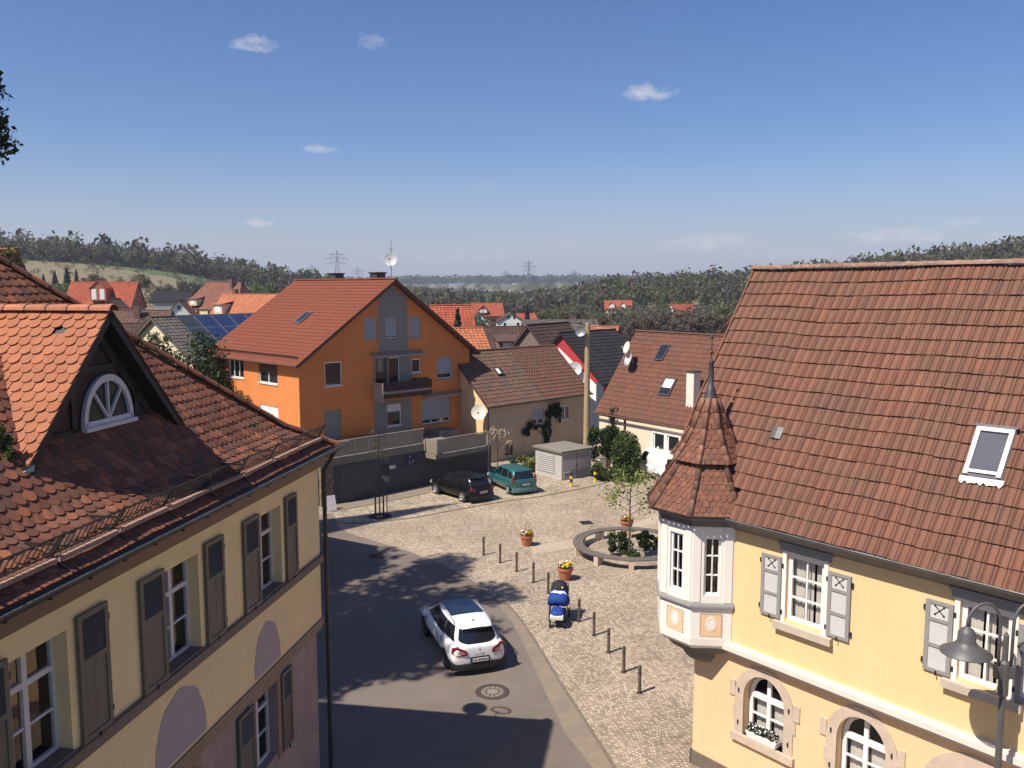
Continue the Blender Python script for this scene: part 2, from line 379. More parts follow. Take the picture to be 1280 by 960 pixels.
def capline(mb, p0, p1, r, n, up=(0, 0, 1), over=.06):
    """half-round ridge/hip tiles from p0 to p1"""
    p0 = Vector(p0); p1 = Vector(p1); L = (p1 - p0).length; d = (p1 - p0).normalized(); k = max(1, round(L / n))
    a = d.cross(Vector(up)).normalized(); c = a.cross(d)
    seg = 7; s = L / k
    for i in range(k):
        q0 = p0 + d * (i * s - over * .5); q1 = p0 + d * ((i + 1) * s + over * .5)
        V = []
        for (q, rr) in ((q0, r * 1.06), (q1, r * .9)):
            for j in range(seg): 
                t = math.pi * j / (seg - 1); V.append(q + a * math.cos(t) * rr + c * (math.sin(t) * rr * .8))
        for (q, rr) in ((q0, r * .9),):
            for j in range(seg):
                t = math.pi * j / (seg - 1); V.append(q + a * math.cos(t) * rr + c * (math.sin(t) * rr * .8))
        mb.add(V, [(j, j + 1, seg + j + 1, seg + j) for j in range(seg - 1)] + [(2 * seg + j, 2 * seg + j + 1, j + 1, j) for j in range(seg - 1)], 0, raw=True)
def arch_pts(u0, u1, w0, ws, rise, n=14):
    uc = (u0 + u1) / 2; r = (u1 - u0) / 2
    return [(u0, w0), (u1, w0)] + [(uc + r * math.cos(math.pi * i / n), ws + rise * math.sin(math.pi * i / n)) for i in range(n + 1)]
def rect(u0, u1, w0, w1): return [(u0, w0), (u1, w0), (u1, w1), (u0, w1)]

def quadcloud(pts, size, nrm=None, jitter=.5, elong=1.0, bias=None):
    """little leaf faces around given points -> (verts, faces) arrays"""
    n = len(pts)
    a = rng.normal(size=(n, 3)); a /= np.linalg.norm(a, axis=1)[:, None]
    b = rng.normal(size=(n, 3)); b -= a * (a * b).sum(1)[:, None]; b /= np.linalg.norm(b, axis=1)[:, None]
    s = (np.asarray(size) * (1 + jitter * (rng.random(n) - .5) * 2))[:, None] if np.ndim(size) else (size * (1 + jitter * (rng.random(n) - .5) * 2))[:, None]
    a = a * s * elong; b = b * s / max(1, elong ** .5)
    V = np.stack([pts - a, pts - b * .8, pts + a, pts + b * .8], 1).reshape(-1, 3)
    F = np.arange(n * 4).reshape(-1, 4)
    return V, F
def rawmesh(name, V, F, mats, parent=None, mi=None, loc=None):
    me = bpy.data.meshes.new(name)
    V = np.asarray(V, dtype=np.float32); F = np.asarray(F, dtype=np.int32)
    me.vertices.add(len(V)); me.vertices.foreach_set('co', V.ravel())
    nf, k = F.shape
    me.loops.add(nf * k); me.loops.foreach_set('vertex_index', F.ravel())
    me.polygons.add(nf); me.polygons.foreach_set('loop_start', np.arange(0, nf * k, k, dtype=np.int32)); me.polygons.foreach_set('loop_total', np.full(nf, k, dtype=np.int32))
    if not isinstance(mats, (list, tuple)): mats = [mats]
    for m in mats: me.materials.append(m)
    if mi is not None: me.polygons.foreach_set('material_index', np.asarray(mi, dtype=np.int32))
    me.update(calc_edges=True); me.validate()
    o = bpy.data.objects.new(name, me); COL.objects.link(o)
    if parent: o.parent = parent
    if loc is not None: o.location = loc
    return o
def blobpts(n, c, r, clumps=0, cr=.35):
    """points through an uneven crown volume: clumps around an ellipsoid"""
    r = np.asarray(r, float); c = np.asarray(c, float)
    if not clumps:
        p = rng.normal(size=(n, 3)); p /= np.linalg.norm(p, axis=1)[:, None]; p *= (rng.random(n) ** .45)[:, None]
        return c + p * r
    q = rng.normal(size=(clumps, 3)); q /= np.linalg.norm(q, axis=1)[:, None]; q *= (.35 + .6 * rng.random(clumps) ** .6)[:, None]
    w = rng.integers(0, clumps, n); s = cr * (.6 + .8 * rng.random(clumps))
    p = rng.normal(size=(n, 3)); p /= np.linalg.norm(p, axis=1)[:, None]; p *= (rng.random(n) ** .5)[:, None]
    return c + (q[w] + p * s[w][:, None]) * r
# ------------------------------------------------------------------ materials used
M = {}
M['asphalt'] = mat('asphalt', (.158, .127, .104), .9, .10, 1.2, bump=.3, bscale=90, col2=(.185, .152, .125), mix2=.56, scale2=.25, sharp2=.12)
M['gutter_slab'] = mat('gutter_slab', (.235, .182, .132), .9, .12, 3, bump=.3, bscale=30, col2=(.19, .16, .135), mix2=.55, scale2=1.2)
M['cobble'] = cobblemat('cobble', (.42, .335, .25), .115, .1, 1.5, .8, R(25), mortar=(.14, .11, .08))
M['cobble_coarse'] = cobblemat('cobble_coarse', (.42, .34, .25), .24, .2, 2.0, .8, R(45), mortar=(.12, .1, .07), arcs=False, var=.3)
M['kerb'] = mat('kerb', (.17, .135, .10), .9, .2, 5)
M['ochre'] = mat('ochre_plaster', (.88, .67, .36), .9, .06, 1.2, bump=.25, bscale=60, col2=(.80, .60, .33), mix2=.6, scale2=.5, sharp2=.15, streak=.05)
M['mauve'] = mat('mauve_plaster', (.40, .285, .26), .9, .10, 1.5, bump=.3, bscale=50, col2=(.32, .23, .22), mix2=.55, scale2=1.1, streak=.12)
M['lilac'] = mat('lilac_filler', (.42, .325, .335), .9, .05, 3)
M['brownstone'] = mat('brown_trim', (.30, .215, .155), .85, .12, 3, bump=.2, bscale=40)
M['cove'] = mat('brown_cove', (.23, .15, .105), .8, .08, 1)
M['shutter_grey'] = mat('shutter_grey', (.15, .125, .098), .6, .12, 6, stretch=(1, 1, .2))
M['white_paint'] = mat('white_paint', (.80, .77, .73), .45, .04, 4)
M['old_white'] = mat('old_white', (.62, .57, .58), .5, .06, 4)
M['glass'] = glassmat('window_glass')
M['dark_glass'] = mat('dark_glass', (.018, .02, .024), .06, .3, .8, spec=.8)
M['room'] = mat('room_dark', (.035, .03, .028), .9, .3, 1)
M['curtain'] = mat('curtain_cloth', (.62, .58, .52), .9, .06, 3)
M['curtain_brown'] = mat('curtain_brown', (.11, .06, .045), .9, .1, 3)
M['iron'] = mat('dark_iron', (.035, .03, .028), .55, .3, 8, metal=.3)
M['zinc'] = mat('zinc', (.20, .205, .21), .45, .2, 2, metal=.6)
M['gutter_dark'] = mat('gutter_dark', (.055, .05, .048), .5, .25, 4, metal=.4)
M['underlay'] = mat('roof_underlay', (.07, .035, .025), .95, .2, 3)
TERRA = [(.17, .055, .032), (.26, .085, .045), (.20, .085, .055), (.34, .12, .062), (.15, .07, .05), (.42, .16, .085), (.23, .075, .04), (.30, .11, .06)]
def norm(cols): return [tuple(c) for c in cols]
M['tile_old'] = mat('old_plain_tile', (1, 1, 1), .8, .12, 6, bump=.2, bscale=50, islcols=[(.215, .085, .052), (.15, .065, .046), (.27, .105, .06), (.19, .09, .062), (.36, .135, .072), (.17, .075, .052), (.24, .10, .062), (.145, .075, .058)], col2=(.10, .075, .055), mix2=.62, scale2=1.6, sharp2=.1, spec=.12)
M['tile_bright'] = mat('bright_plain_tile', (1, 1, 1), .78, .10, 7, bump=.2, bscale=60, islcols=[(.375, .148, .08), (.33, .128, .068), (.40, .16, .086), (.36, .14, .076)], col2=(.29, .12, .072), mix2=.6, scale2=2.4, sharp2=.12, spec=.12)
M['tile_pan'] = mat('clay_pantile', (1, 1, 1), .7, .12, 5, bump=.25, bscale=45, islcols=[(.208, .092, .060), (.182, .082, .055), (.23, .106, .068), (.196, .090, .060), (.215, .104, .07), (.17, .078, .055)], col2=(.135, .078, .058), mix2=.57, scale2=.9, sharp2=.16, spec=.12)
M['tile_turret'] = mat('turret_tile', (1, 1, 1), .7, .12, 6, islcols=[(.20, .088, .058), (.155, .07, .048), (.24, .105, .064), (.18, .08, .054)], col2=(.12, .075, .055), mix2=.62, scale2=3, spec=.12)
M['cap_brown'] = mat('cap_tile_brown', (.16, .085, .06), .45, .2, 4, island=.25)
M['cap_red'] = mat('cap_tile_red', (.40, .145, .075), .75, .15, 4, island=.2, col2=(.20, .10, .06), mix2=.6, scale2=5)
M['dormer_wood'] = mat('dormer_wood', (.048, .026, .022), .8, .25, 3, stretch=(1, 6, 1))
M['beam'] = mat('weathered_beam', (.36, .22, .16), .8, .2, 4)
M['copper'] = mat('copper_green', (.32, .47, .36), .7, .15, 8)
M['yellow'] = mat('yellow_plaster', (.80, .545, .265), .9, .035, .8, bump=.15, bscale=60, col2=(.76, .54, .30), mix2=.62, scale2=.5, sharp2=.2, streak=.045)
M['peach'] = mat('peach_plaster', (.80, .52, .30), .9, .03, .8, bump=.15, bscale=60, col2=(.74, .50, .27), mix2=.6, scale2=.6, sharp2=.2, streak=.055)
M['cream_white'] = mat('cream_white', (.80, .745, .675), .7, .03, 2)
M['sandstone'] = mat('sandstone', (.55, .43, .33), .9, .10, 3, bump=.3, bscale=40, col2=(.47, .38, .30), mix2=.55, scale2=2)
M['sill_stone'] = mat('sill_stone', (.50, .42, .34), .85, .08, 3)
M['grey_paint'] = mat('grey_paint', (.27, .255, .245), .6, .06, 2)
M['grey_dark'] = mat('grey_trim_dark', (.145, .135, .125), .6, .08, 2)
M['shutter_light'] = mat('shutter_light', (.56, .54, .52), .6, .05, 3)
M['plinth'] = mat('plinth_stone', (.15, .115, .09), .9, .2, 3, bump=.3)
M['lead'] = mat('lead', (.085, .08, .085), .5, .2, 4, metal=.5)
M['black'] = mat('black_rubber', (.02, .02, .021), .6, .2, 5)
M['steel'] = mat('steel', (.45, .45, .46), .35, .1, 4, metal=.8)
M['leaf_dark'] = leafmat('leaf_dark', [(.018, .035, .012), (.03, .055, .016), (.045, .075, .02), (.022, .04, .015)])
M['leaf_mid'] = leafmat('leaf_mid', [(.035, .06, .018), (.06, .095, .025), (.08, .12, .03), (.04, .07, .02)])
M['leaf_fresh'] = leafmat('leaf_fresh', [(.13, .17, .03), (.20, .24, .05), (.28, .30, .09), (.10, .13, .03)])
M['bark'] = mat('bark', (.085, .065, .05), .9, .25, 5, bump=.5, bscale=20)
M['twig'] = leafmat('twig', [(.085, .065, .05), (.12, .09, .065), (.15, .115, .075), (.10, .085, .055)], trans=.1)

# ------------------------------------------------------------------ terrain
def smooth(a, b, x):
    t = np.clip((x - a) / (b - a), 0, 1); return t * t * (3 - 2 * t)
AZ = [-3, -.62, -.5, -.4, -.3, -.22, -.16, 0, .06, .12, .2, .3, .45, .65, 3]
HZ = [25, 25, 23, 20, 13, 6, 0, -4, -2, 5, 10, 12, 20, 27, 27]
def terrain(x, y):
    x = np.asarray(x, float); y = np.asarray(y, float)
    d = np.hypot(x, y); az = x / np.maximum(y, 1e-3); az = np.where(y <= 1, np.sign(x) * 3, az)
    h = np.interp(az, AZ, HZ)
    z = h * smooth(235, 470, d)
    far = smooth(700, 1900, d)
    z = z * (1 - far) + far * (17 + 3 * np.sin(az * 9 + 1))
    z = z + smooth(200, 330, d) * (1.2 * np.sin(x / 43.) * np.cos(y / 61.))
    return z
def th(x, y): return float(terrain(x, y))
def build_terrain():
    ys = np.concatenate([np.linspace(-120, 190, 20), np.linspace(200, 620, 64), np.linspace(640, 1200, 24), np.linspace(1260, 4200, 40)])
    xs = np.concatenate([np.linspace(-3200, -520, 22), np.linspace(-500, 500, 92), np.linspace(520, 3200, 22)])
    X, Y = np.meshgrid(xs, ys)
    Z = terrain(X, Y) - .03
    V = np.stack([X.ravel(), Y.ravel(), Z.ravel()], 1)
    nx = len(xs); F = []
    for j in range(len(ys) - 1):
        for i in range(nx - 1):
            F.append((j * nx + i, j * nx + i + 1, (j + 1) * nx + i + 1, (j + 1) * nx + i))
    m = mat('meadow', (.075, .095, .035), .95, .25, .05, col2=(.05, .045, .03), mix2=.55, scale2=.06, sharp2=.08)
    nt = m.node_tree; n = nt.nodes; l = nt.links; b = n['Principled BSDF']
    tc = n.new('ShaderNodeTexCoord'); vo = n.new('ShaderNodeTexVoronoi'); mp = n.new('ShaderNodeMapping'); mp.inputs['Scale'].default_value = (.006, .013, 0); mp.inputs['Rotation'].default_value = (0, 0, .35)
    l.new(tc.outputs['Object'], mp.inputs[0]); l.new(mp.outputs[0], vo.inputs['Vector']); vo.inputs['Scale'].default_value = 1
    sx = n.new('ShaderNodeSeparateColor'); l.new(vo.outputs['Color'], sx.inputs[0])
    cr = n.new('ShaderNodeValToRGB'); cr.color_ramp.interpolation = 'CONSTANT'; e = cr.color_ramp.elements
    e[0].position = 0; e[0].color = (.19, .155, .09, 1); e[1].position = .4; e[1].color = (.085, .11, .042, 1)
    q = e.new(.62); q.color = (.235, .175, .10, 1); q = e.new(.82); q.color = (.105, .105, .05, 1)
    l.new(sx.outputs[0], cr.inputs[0])
    ln = n.new('ShaderNodeVectorMath'); ln.operation = 'LENGTH'; l.new(tc.outputs['Object'], ln.inputs[0])
    mr = n.new('ShaderNodeMapRange'); mr.inputs[1].default_value = 290; mr.inputs[2].default_value = 330; l.new(ln.outputs['Value'], mr.inputs[0])
    mx = n.new('ShaderNodeMix'); mx.data_type = 'RGBA'; l.new(mr.outputs[0], mx.inputs[0])
    l.new(b.inputs['Base Color'].links[0].from_socket, mx.inputs[6]); l.new(cr.outputs[0], mx.inputs[7]); l.new(mx.outputs[2], b.inputs['Base Color'])
    o = rawmesh('terrain', V, F, m); struct(o); o.data.polygons.foreach_set('use_smooth', [True] * len(F))
build_terrain()
def sheet(name, pts, z, m):
    mb = MB(); P = [Vector((p[0], p[1], 0)) for p in pts]
    mb.add([(p.x, p.y, z) for p in P], [tuple(t) for t in tessellate_polygon([P])])
    o = mb.obj(name, m); struct(o)
    for p in o.data.polygons:
        pass
    bm = bmesh.new(); bm.from_mesh(o.data)
    for f in bm.faces:
        if f.normal.z < 0: f.normal_flip()
    bm.to_mesh(o.data); bm.free()
    return o
sheet('square_paving', [(-26, 8), (22, 8), (40, 60), (24, 72), (-2, 72), (-26, 60)], 0, M['cobble'])
edge = [(790, 1010), (745, 965), (706, 916), (682, 866), (655, 806), (640, 778), (618, 747), (590, 725), (555, 706), (510, 689), (470, 677), (440, 668), (424, 660)]
road = [G(*p) for p in edge] + [G(415.6, 641), Vector((-15, 40, 0)), Vector((-26, 30, 0)), Vector((-26, 8, 0)), Vector((6, 8, 0))]
sheet('road', road, .006, M['asphalt'])
inner = [G(*p) for p in [(745, 965), (706, 916), (682, 866), (655, 806), (640, 778), (618, 747)]]
outer = [G(*p) for p in [(622, 743), (646, 768), (668, 800), (702.5, 857), (720.6, 884.5), (768, 959.5)]]
sheet('road_gutter', inner + outer, .011, M['gutter_slab'])
mbk = MB()
for a, b in zip(outer[:-1], outer[1:]): mbk.bar((a.x, a.y, .012), (b.x, b.y, .012), .10, .012)
struct(mbk.obj('gutter_edge_stones', M['kerb']))
kerbpx = [(428, 655), (470, 652.5), (520, 647), (582.5, 635), (626, 627.5), (680, 620), (740, 608), (800, 592), (850, 578)]
bay = [G(*p) for p in kerbpx] + [Vector((14, 66, 0)), Vector((4, 66, 0)), Vector((-1.2, 51.0, 0)), G(536, 616.6), G(415.6, 640)]
sheet('parking_bay_paving', bay, .007, M['cobble_coarse'])
mbk = MB()
kp = [G(*p) for p in kerbpx]
for a, b in zip(kp[:-1], kp[1:]): mbk.bar((a.x, a.y, .012), (b.x, b.y, .012), .16, .016)
g1 = [G(415.6, 640), G(470, 629.5), G(536, 616.6)]
for a, b in zip(g1[:-1], g1[1:]): mbk.bar((a.x, a.y, .014), (b.x, b.y, .014), .16, .016)
struct(mbk.obj('kerb', M['kerb']))
sheet('garage_pavement', [G(415.6, 640), G(470, 629.5), G(536, 616.6), G(545, 606), G(420, 629)], .009, M['gutter_slab'])
# smoother slab track across the square
tr = [G(*p) for p in [(668, 693), (720, 684), (770, 672), (815, 655), (850, 640)]]; tr2 = [G(*p) for p in [(850, 632), (812, 647), (768, 663), (716, 675), (662, 683)]]
sheet('slab_track', tr + tr2, .005, mat('slab_track', (.40, .325, .245), .9, .1, 2, bump=.2))

# ------------------------------------------------------------------ shared builders
def window(parent, T, u0, u1, w0, w1, h, cols=(.5,), rows=(), fw=.06, mw=.07, gw=.03, mats=('white_paint', 'glass'), curtain=None, room=True, thick=.06, name='window', outline=None, hemz=None, label=None):
    """cols/rows: (fraction, width) or fraction; outline: optional arch (spring, rise)"""
    fr = MB(T); W = u1 - u0; H = w1 - w0
    if outline:
        ws, rise = outline
        outer = arch_pts(u0, u1, w0, ws, rise); inner = arch_pts(u0 + fw, u1 - fw, w0 + fw, ws, rise - fw)
        k = len(outer)
        V = [(p[0], h, p[1]) for p in outer] + [(p[0], h, p[1]) for p in inner] + [(p[0], h - thick, p[1]) for p in inner]
        fr.add(V, [(i, (i + 1) % k, (i + 1) % k + k, i + k) for i in range(k)] + [(i + k, (i + 1) % k + k, (i + 1) % k + 2 * k, i + 2 * k) for i in range(k)])
    else:
        fr.box(u0, u1, h - thick, h, w0, w0 + fw); fr.box(u0, u1, h - thick, h, w1 - fw, w1)
        fr.box(u0, u0 + fw, h - thick, h, w0 + fw, w1 - fw); fr.box(u1 - fw, u1, h - thick, h, w0 + fw, w1 - fw)
    for c in cols:
        f, ww = c if isinstance(c, tuple) else (c, mw)
        u = u0 + f * W; top = w1 - fw * .6
        fr.box(u - ww / 2, u + ww / 2, h - thick + .004, h - .004 + (.012 if ww > .05 else 0), w0 + fw * .8, top)
    for r in rows:
        f, ww = r if isinstance(r, tuple) else (r, gw)
        w = w0 + f * H
        fr.box(u0 + fw * .7, u1 - fw * .7, h - thick + .002, h - .006 + (.018 if ww > .05 else 0), w - ww / 2, w + ww / 2)
    fo = fr.obj(name, M[mats[0]], parent)
    if label: fo['label'] = label
    pm = MB(T)
    if outline: pm.poly([(p[0], h - thick * .6, p[1]) for p in arch_pts(u0 + .02, u1 - .02, w0 + .02, outline[0], outline[1] - .02)])
    else: pm.quad((u0 + .02, h - thick * .6, w0 + .02), (u1 - .02, h - thick * .6, w0 + .02), (u1 - .02, h - thick * .6, w1 - .02), (u0 + .02, h - thick * .6, w1 - .02))
    pm.obj('pane', M[mats[1]], fo)
    if curtain:
        cm = MB(T); cu = M[curtain[0]] if isinstance(curtain, tuple) else M['curtain']
        spans = curtain[1] if isinstance(curtain, tuple) else [(0.02, .98, 0.0, 1.0)]
        for (a, b, c, d) in spans:
            n = max(8, int((b - a) * W / .035)); pts = []
            for i in range(n + 1):
                f = a + (b - a) * i / n
                pts.append((u0 + f * W, h - thick - .10 - .02 * math.sin(i * 1.9) - .012 * math.sin(i * 4.3 + 1)))
            sw = [w0 + c * H - .02 * math.sin(i * .9) for i in range(n + 1)]
            cm.add([(p[0], p[1], sw[i]) for i, p in enumerate(pts)] + [(p[0], p[1], w0 + d * H) for p in pts], [(i, i + 1, n + 2 + i, n + 1 + i) for i in range(n)])
        cm.obj('curtain', cu, fo)
    if room:
        rm = MB(T); b = h - thick - .55; a = h - thick - .01
        rm.quad((u0 - .1, b, w0 - .1), (u1 + .1, b, w0 - .1), (u1 + .1, b, w1 + .1), (u0 - .1, b, w1 + .1))
        for (p, q) in (((u0 - .1, w0 - .1), (u1 + .1, w0 - .1)), ((u1 + .1, w0 - .1), (u1 + .1, w1 + .1)), ((u1 + .1, w1 + .1), (u0 - .1, w1 + .1)), ((u0 - .1, w1 + .1), (u0 - .1, w0 - .1))):
            rm.quad((p[0], a, p[1]), (q[0], a, q[1]), (q[0], b, q[1]), (p[0], b, p[1]))
        rm.obj('room', M['room'], fo)
    return fo

# ------------------------------------------------------------------ ochre town house at the left
K = .91; ZO = CAMH * (1 - K)
def TL(x, y, z): return (x * K, y * K, z * K + ZO)
left = thing('town_house', 'ochre town house in shade at left, orange tiled dormer on its roof and grey shutters', 'house', (-4.961 * K, 20.792 * K, 0), math.atan2(-.987, -.16))
UW0 = -.45; UE = 15.0
ops = [(1.80, 2.99), (5.40, 6.62), (9.04, 10.26), (12.64, 13.86)]
w = MB(TL); w.wall([(UW0, 3.6), (UE, 3.6), (UE, 7.55), (UW0, 7.55)], [rect(a, b, 5.30, 7.12) for a, b in ops], .28)
w.quad((UW0, 0, 3.6), (UW0, -9, 3.6), (UW0, -9, 7.9), (UW0, 0, 7.9))
w.box(UW0, UE, -.2, -.001, 3.58, 3.602)
w.obj('upper_wall', M['ochre'], left)
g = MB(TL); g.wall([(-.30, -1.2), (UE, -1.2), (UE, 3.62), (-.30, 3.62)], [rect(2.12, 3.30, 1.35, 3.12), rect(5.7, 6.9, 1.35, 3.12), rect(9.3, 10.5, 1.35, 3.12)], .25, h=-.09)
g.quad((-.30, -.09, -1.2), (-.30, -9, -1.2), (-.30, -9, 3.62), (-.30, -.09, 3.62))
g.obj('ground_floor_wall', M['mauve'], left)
t = MB(TL); t.box(UW0 - .04, UE, -.02, .10, 5.09, 5.27); t.box(UW0 - .04, UW0, -2, .1, 5.09, 5.27)
for a, b in ops: t.box(a + .003, b - .003, -.24, .04, 5.22, 5.312)
t.obj('sill_course', mat('sill_stone_dark', (.20, .15, .115), .85, .12, 3, bump=.2, bscale=40), left)
t = MB(TL); t.box(UW0 - .02, UE, -.09, .05, 3.42, 3.60); t.box(UW0 - .02, UE, -.09, .0, 3.30, 3.42)
for a, b in ((2.12, 3.30), (5.7, 6.9), (9.3, 10.5)):
    t.box(a - .22, b + .22, -.1, -.05, 3.12, 3.30); t.box(a - .2, a, -.1, -.055, 1.2, 3.12); t.box(b, b + .2, -.1, -.055, 1.2, 3.12)
t.obj('string_course', M['brownstone'], left)
t = MB(TL)
prof = [(-.02, 7.47), (.10, 7.55), (.26, 7.72), (.38, 7.90), (.42, 8.02), (.42, 8.08), (-.02, 8.08)]
t.add([(UW0 + .05, p[0], p[1]) for p in prof] + [(UE, p[0], p[1]) for p in prof], [(i, i + 1, i + 1 + 7, i + 7) for i in range(6)] + [tuple(range(7))])
t.obj('eaves_cove', M['cove'], left)
for (uc, hw, top) in ((6.2, .84, 4.86), (2.68, .63, 4.72), (9.8, .84, 4.9)):
    p = MB(TL); pts = []
    for i in range(21):
        a = math.pi * i / 20; e = 1 + .02 * math.sin(a * 9)
        pts.append((uc + hw * math.cos(a) * e * (1.02 if i in (3, 4) else 1), 3.66 + (top - 3.66) * (math.sin(a) ** .8) * e))
    p.prism(pts, .0, .012); p.obj('plaster_patch', M['lilac'], left)
def shutter(parent, T, u0, u1, w0, w1, h, m, panel, kind):
    s = MB(T); f = .085; th = .045; H = w1 - w0
    s.box(u0, u0 + f, h, h + th, w0, w1); s.box(u1 - f, u1, h, h + th, w0, w1)
    if kind == 'louvre':
        cut = w0 + H * .60; s.box(u0 + f, u1 - f, h, h + th, w0, w0 + f * 1.1); s.box(u0 + f, u1 - f, h, h + th, w1 - f, w1); s.box(u0 + f, u1 - f, h, h + th, cut, cut + f)
        s.box(u0 + f, u1 - f, h + .012, h + th * .55, w0 + f, cut)
        n = 15
        for i in range(n):
            z = cut + f + (w1 - f - cut - f) * i / n; dz = (w1 - 2 * f - cut) / n
            s.hexa([(u0 + f, h + .005, z + dz * .5), (u1 - f, h + .005, z + dz * .5), (u1 - f, h + .012, z + dz * .6), (u0 + f, h + .012, z + dz * .6), (u0 + f, h + th - .008, z), (u1 - f, h + th - .008, z), (u1 - f, h + th - .002, z + dz * .15), (u0 + f, h + th - .002, z + dz * .15)])
        s.box(u0 + f * 1.6, u0 + f * 1.8, h + th * .5, h + th * .62, w0 + f, cut); s.box((u0 + u1) / 2 - .006, (u0 + u1) / 2 + .006, h + th * .5, h + th * .62, w0 + f, cut)
        so = s.obj('shutter', m, parent)
        b = MB(T); b.quad((u0 + f * .8, h + .004, cut), (u1 - f * .8, h + .004, cut), (u1 - f * .8, h + .004, w1 - f * .5), (u0 + f * .8, h + .004, w1 - f * .5)); b.obj('backing', M['black'], so)
    else:
        zs = [w0, w0 + H * .375, w0 + H * .735, w1]
        s.box(u0 + f, u1 - f, h, h + th, w0, w0 + f * .8); s.box(u0 + f, u1 - f, h, h + th, w1 - f * .8, w1)
        for z in zs[1:3]: s.box(u0 + f, u1 - f, h, h + th, z - f * .4, z + f * .4)
        so = s.obj('shutter', m, parent)
        b = MB(T)
        for i in range(3):
            b.box(u0 + f, u1 - f, h + .01, h + .026, zs[i] + f * .4 + .0, zs[i + 1] - f * .4)
            if i < 2:
                for q in range(5):
                    uu = u0 + f + (u1 - u0 - 2 * f) * (q + .5) / 5; b.box(uu - .004, uu + .004, h + .026, h + .029, zs[i] + f * .5, zs[i + 1] - f * .5)
        b.obj('shutter_panel', panel, so)
        c = MB(T); uc = (u0 + u1) / 2; zc = (zs[2] + zs[3]) / 2
        for sg in (-1, 1):
            c.bar((uc - .075, h + .028, zc - .075 * sg), (uc + .075, h + .028, zc + .075 * sg), .02, .006, up=(0, 1, 0))
            for e in (-1, 1):
                c.prism([(uc + e * .085 + .022 * math.cos(a * math.pi / 4), zc + sg * e * .085 + .022 * math.sin(a * math.pi / 4)) for a in range(8)], h + .0262, h + .031)
        c.obj('cut_out', M['black'], so)
    hw = MB(T)
    hb = MB(T)
    for z in (w0 + H * .12, w0 + H * .87):
        for uu in ((u0 - .05, u0 + .01), (u1 - .01, u1 + .05))[:1 if kind == 'louvre' else 2]:
            hb = MB(T); hb.box(uu[0], uu[1], h - .02, h + .03, z - .05, z + .05); hb.obj('hinge', M['iron'], so)
    hb = MB(T); hb.box((u0 + u1) / 2 - .012, (u0 + u1) / 2 + .012, h + th, h + th + .03, w0 - .05, w0 + .04); hb.obj('latch', M['iron'], so)
    return so
for i, (a, b) in enumerate(ops[:3]):
    window(left, TL, a, b, 5.30, 7.12, -.22, cols=(.5,), rows=((.70, .085), .36), fw=.07, mw=.10, gw=.035, mats=('old_white', 'glass'),
           curtain=('curtain', [(.55, .90, 0, 1.0)]) if i == 2 else None)
    shutter(left, TL, a - .86 if i else 1.03, a - .16 if i else 1.64, 5.27, 7.24, .03, M['shutter_grey'], None, 'louvre')
    shutter(left, TL, b + .0, b + .71, 5.27, 7.24, .03, M['shutter_grey'], None, 'louvre')
window(left, TL, 2.12, 3.30, 1.35, 3.12, -.29, cols=(.5,), rows=((.72, .08), .37), fw=.07, mw=.1, mats=('old_white', 'glass'))
window(left, TL, 5.7, 6.9, 1.35, 3.12, -.29, cols=(.5,), rows=((.72, .08), .37), fw=.07, mw=.1, mats=('old_white', 'glass'))
shutter(left, TL, 1.40, 1.95, 1.3, 3.16, -.05, M['shutter_grey'], None, 'louvre'); shutter(left, TL, 3.34, 4.05, 1.3, 3.16, -.05, M['shutter_grey'], None, 'louvre')
# roof: flared lower part then steep, hipped at the far end
YB = .9; TAN = 1.035; FL = .644
def LRz(v): return 8.12 + (v * FL if v < YB else YB * FL + (v - YB) * TAN)
def TLR(u, v, h):
    nz, ny = (.84, .54) if v < YB else (.695, .719)
    h += .016 * math.sin(u * 1.1 + v * .7) + .009 * math.sin(u * 2.7 - v * 1.3)
    return TL(u, .5 - v + h * ny, LRz(v) + h * nz)
def hipx(v): return -.35 + 1.17 * v
VR = 6.0
reg = [(-.35, 0), (UE, 0), (UE, VR), (hipx(VR), VR)]
tb = MB(); beaver(tb, TLR, reg, .205, .142, lift=.036, th=.016, arc=.30)
tiles = tb.obj('roof_tiles', M['tile_old'], left)
ub = MB()
ub.add([TLR(-.35, 0, -.02), TLR(UE, 0, -.02), TLR(UE, YB, -.02), TLR(hipx(YB), YB, -.02), TLR(UE, VR, -.02), TLR(hipx(VR), VR, -.02)], [(0, 1, 2, 3), (3, 2, 4, 5)])
# hidden far hip and back slope
def TLH(a, v): return (a[0], a[1], LRz(v))
back = 11.0
c0 = TL(-.35, .5, LRz(0)); c1 = TL(-.35, .5 - 12.0, LRz(0)); r0 = TL(hipx(VR), .5 - VR, LRz(VR)); r1 = TL(UE, .5 - VR, LRz(VR)); c2 = TL(UE, -11.5, LRz(0)); h0 = TL(hipx(YB), .5 - YB, LRz(YB)); h1 = TL(hipx(YB), -11.5 + YB, LRz(YB))
ub.add([c0, c1, h1, h0, r0, c2, r1], [(0, 1, 2, 3), (3, 2, 4), (1, 5, 6, 4, 2)])
ub.obj('roof', M['tile_old'], left, recalc=False)
cp = MB(); pts = [(.0, hipx(0)), (YB, hipx(YB)), (VR, hipx(VR))]
for (va, ua), (vb, ub_) in zip(pts[:-1], pts[1:]):
    capline(cp, TLR(ua, va, .03), TLR(ub_, vb, .03), .115, .36)
cp.obj('hip_tiles', M['tile_old'], left, smooth=False)
gm = MB(TL); n = 8
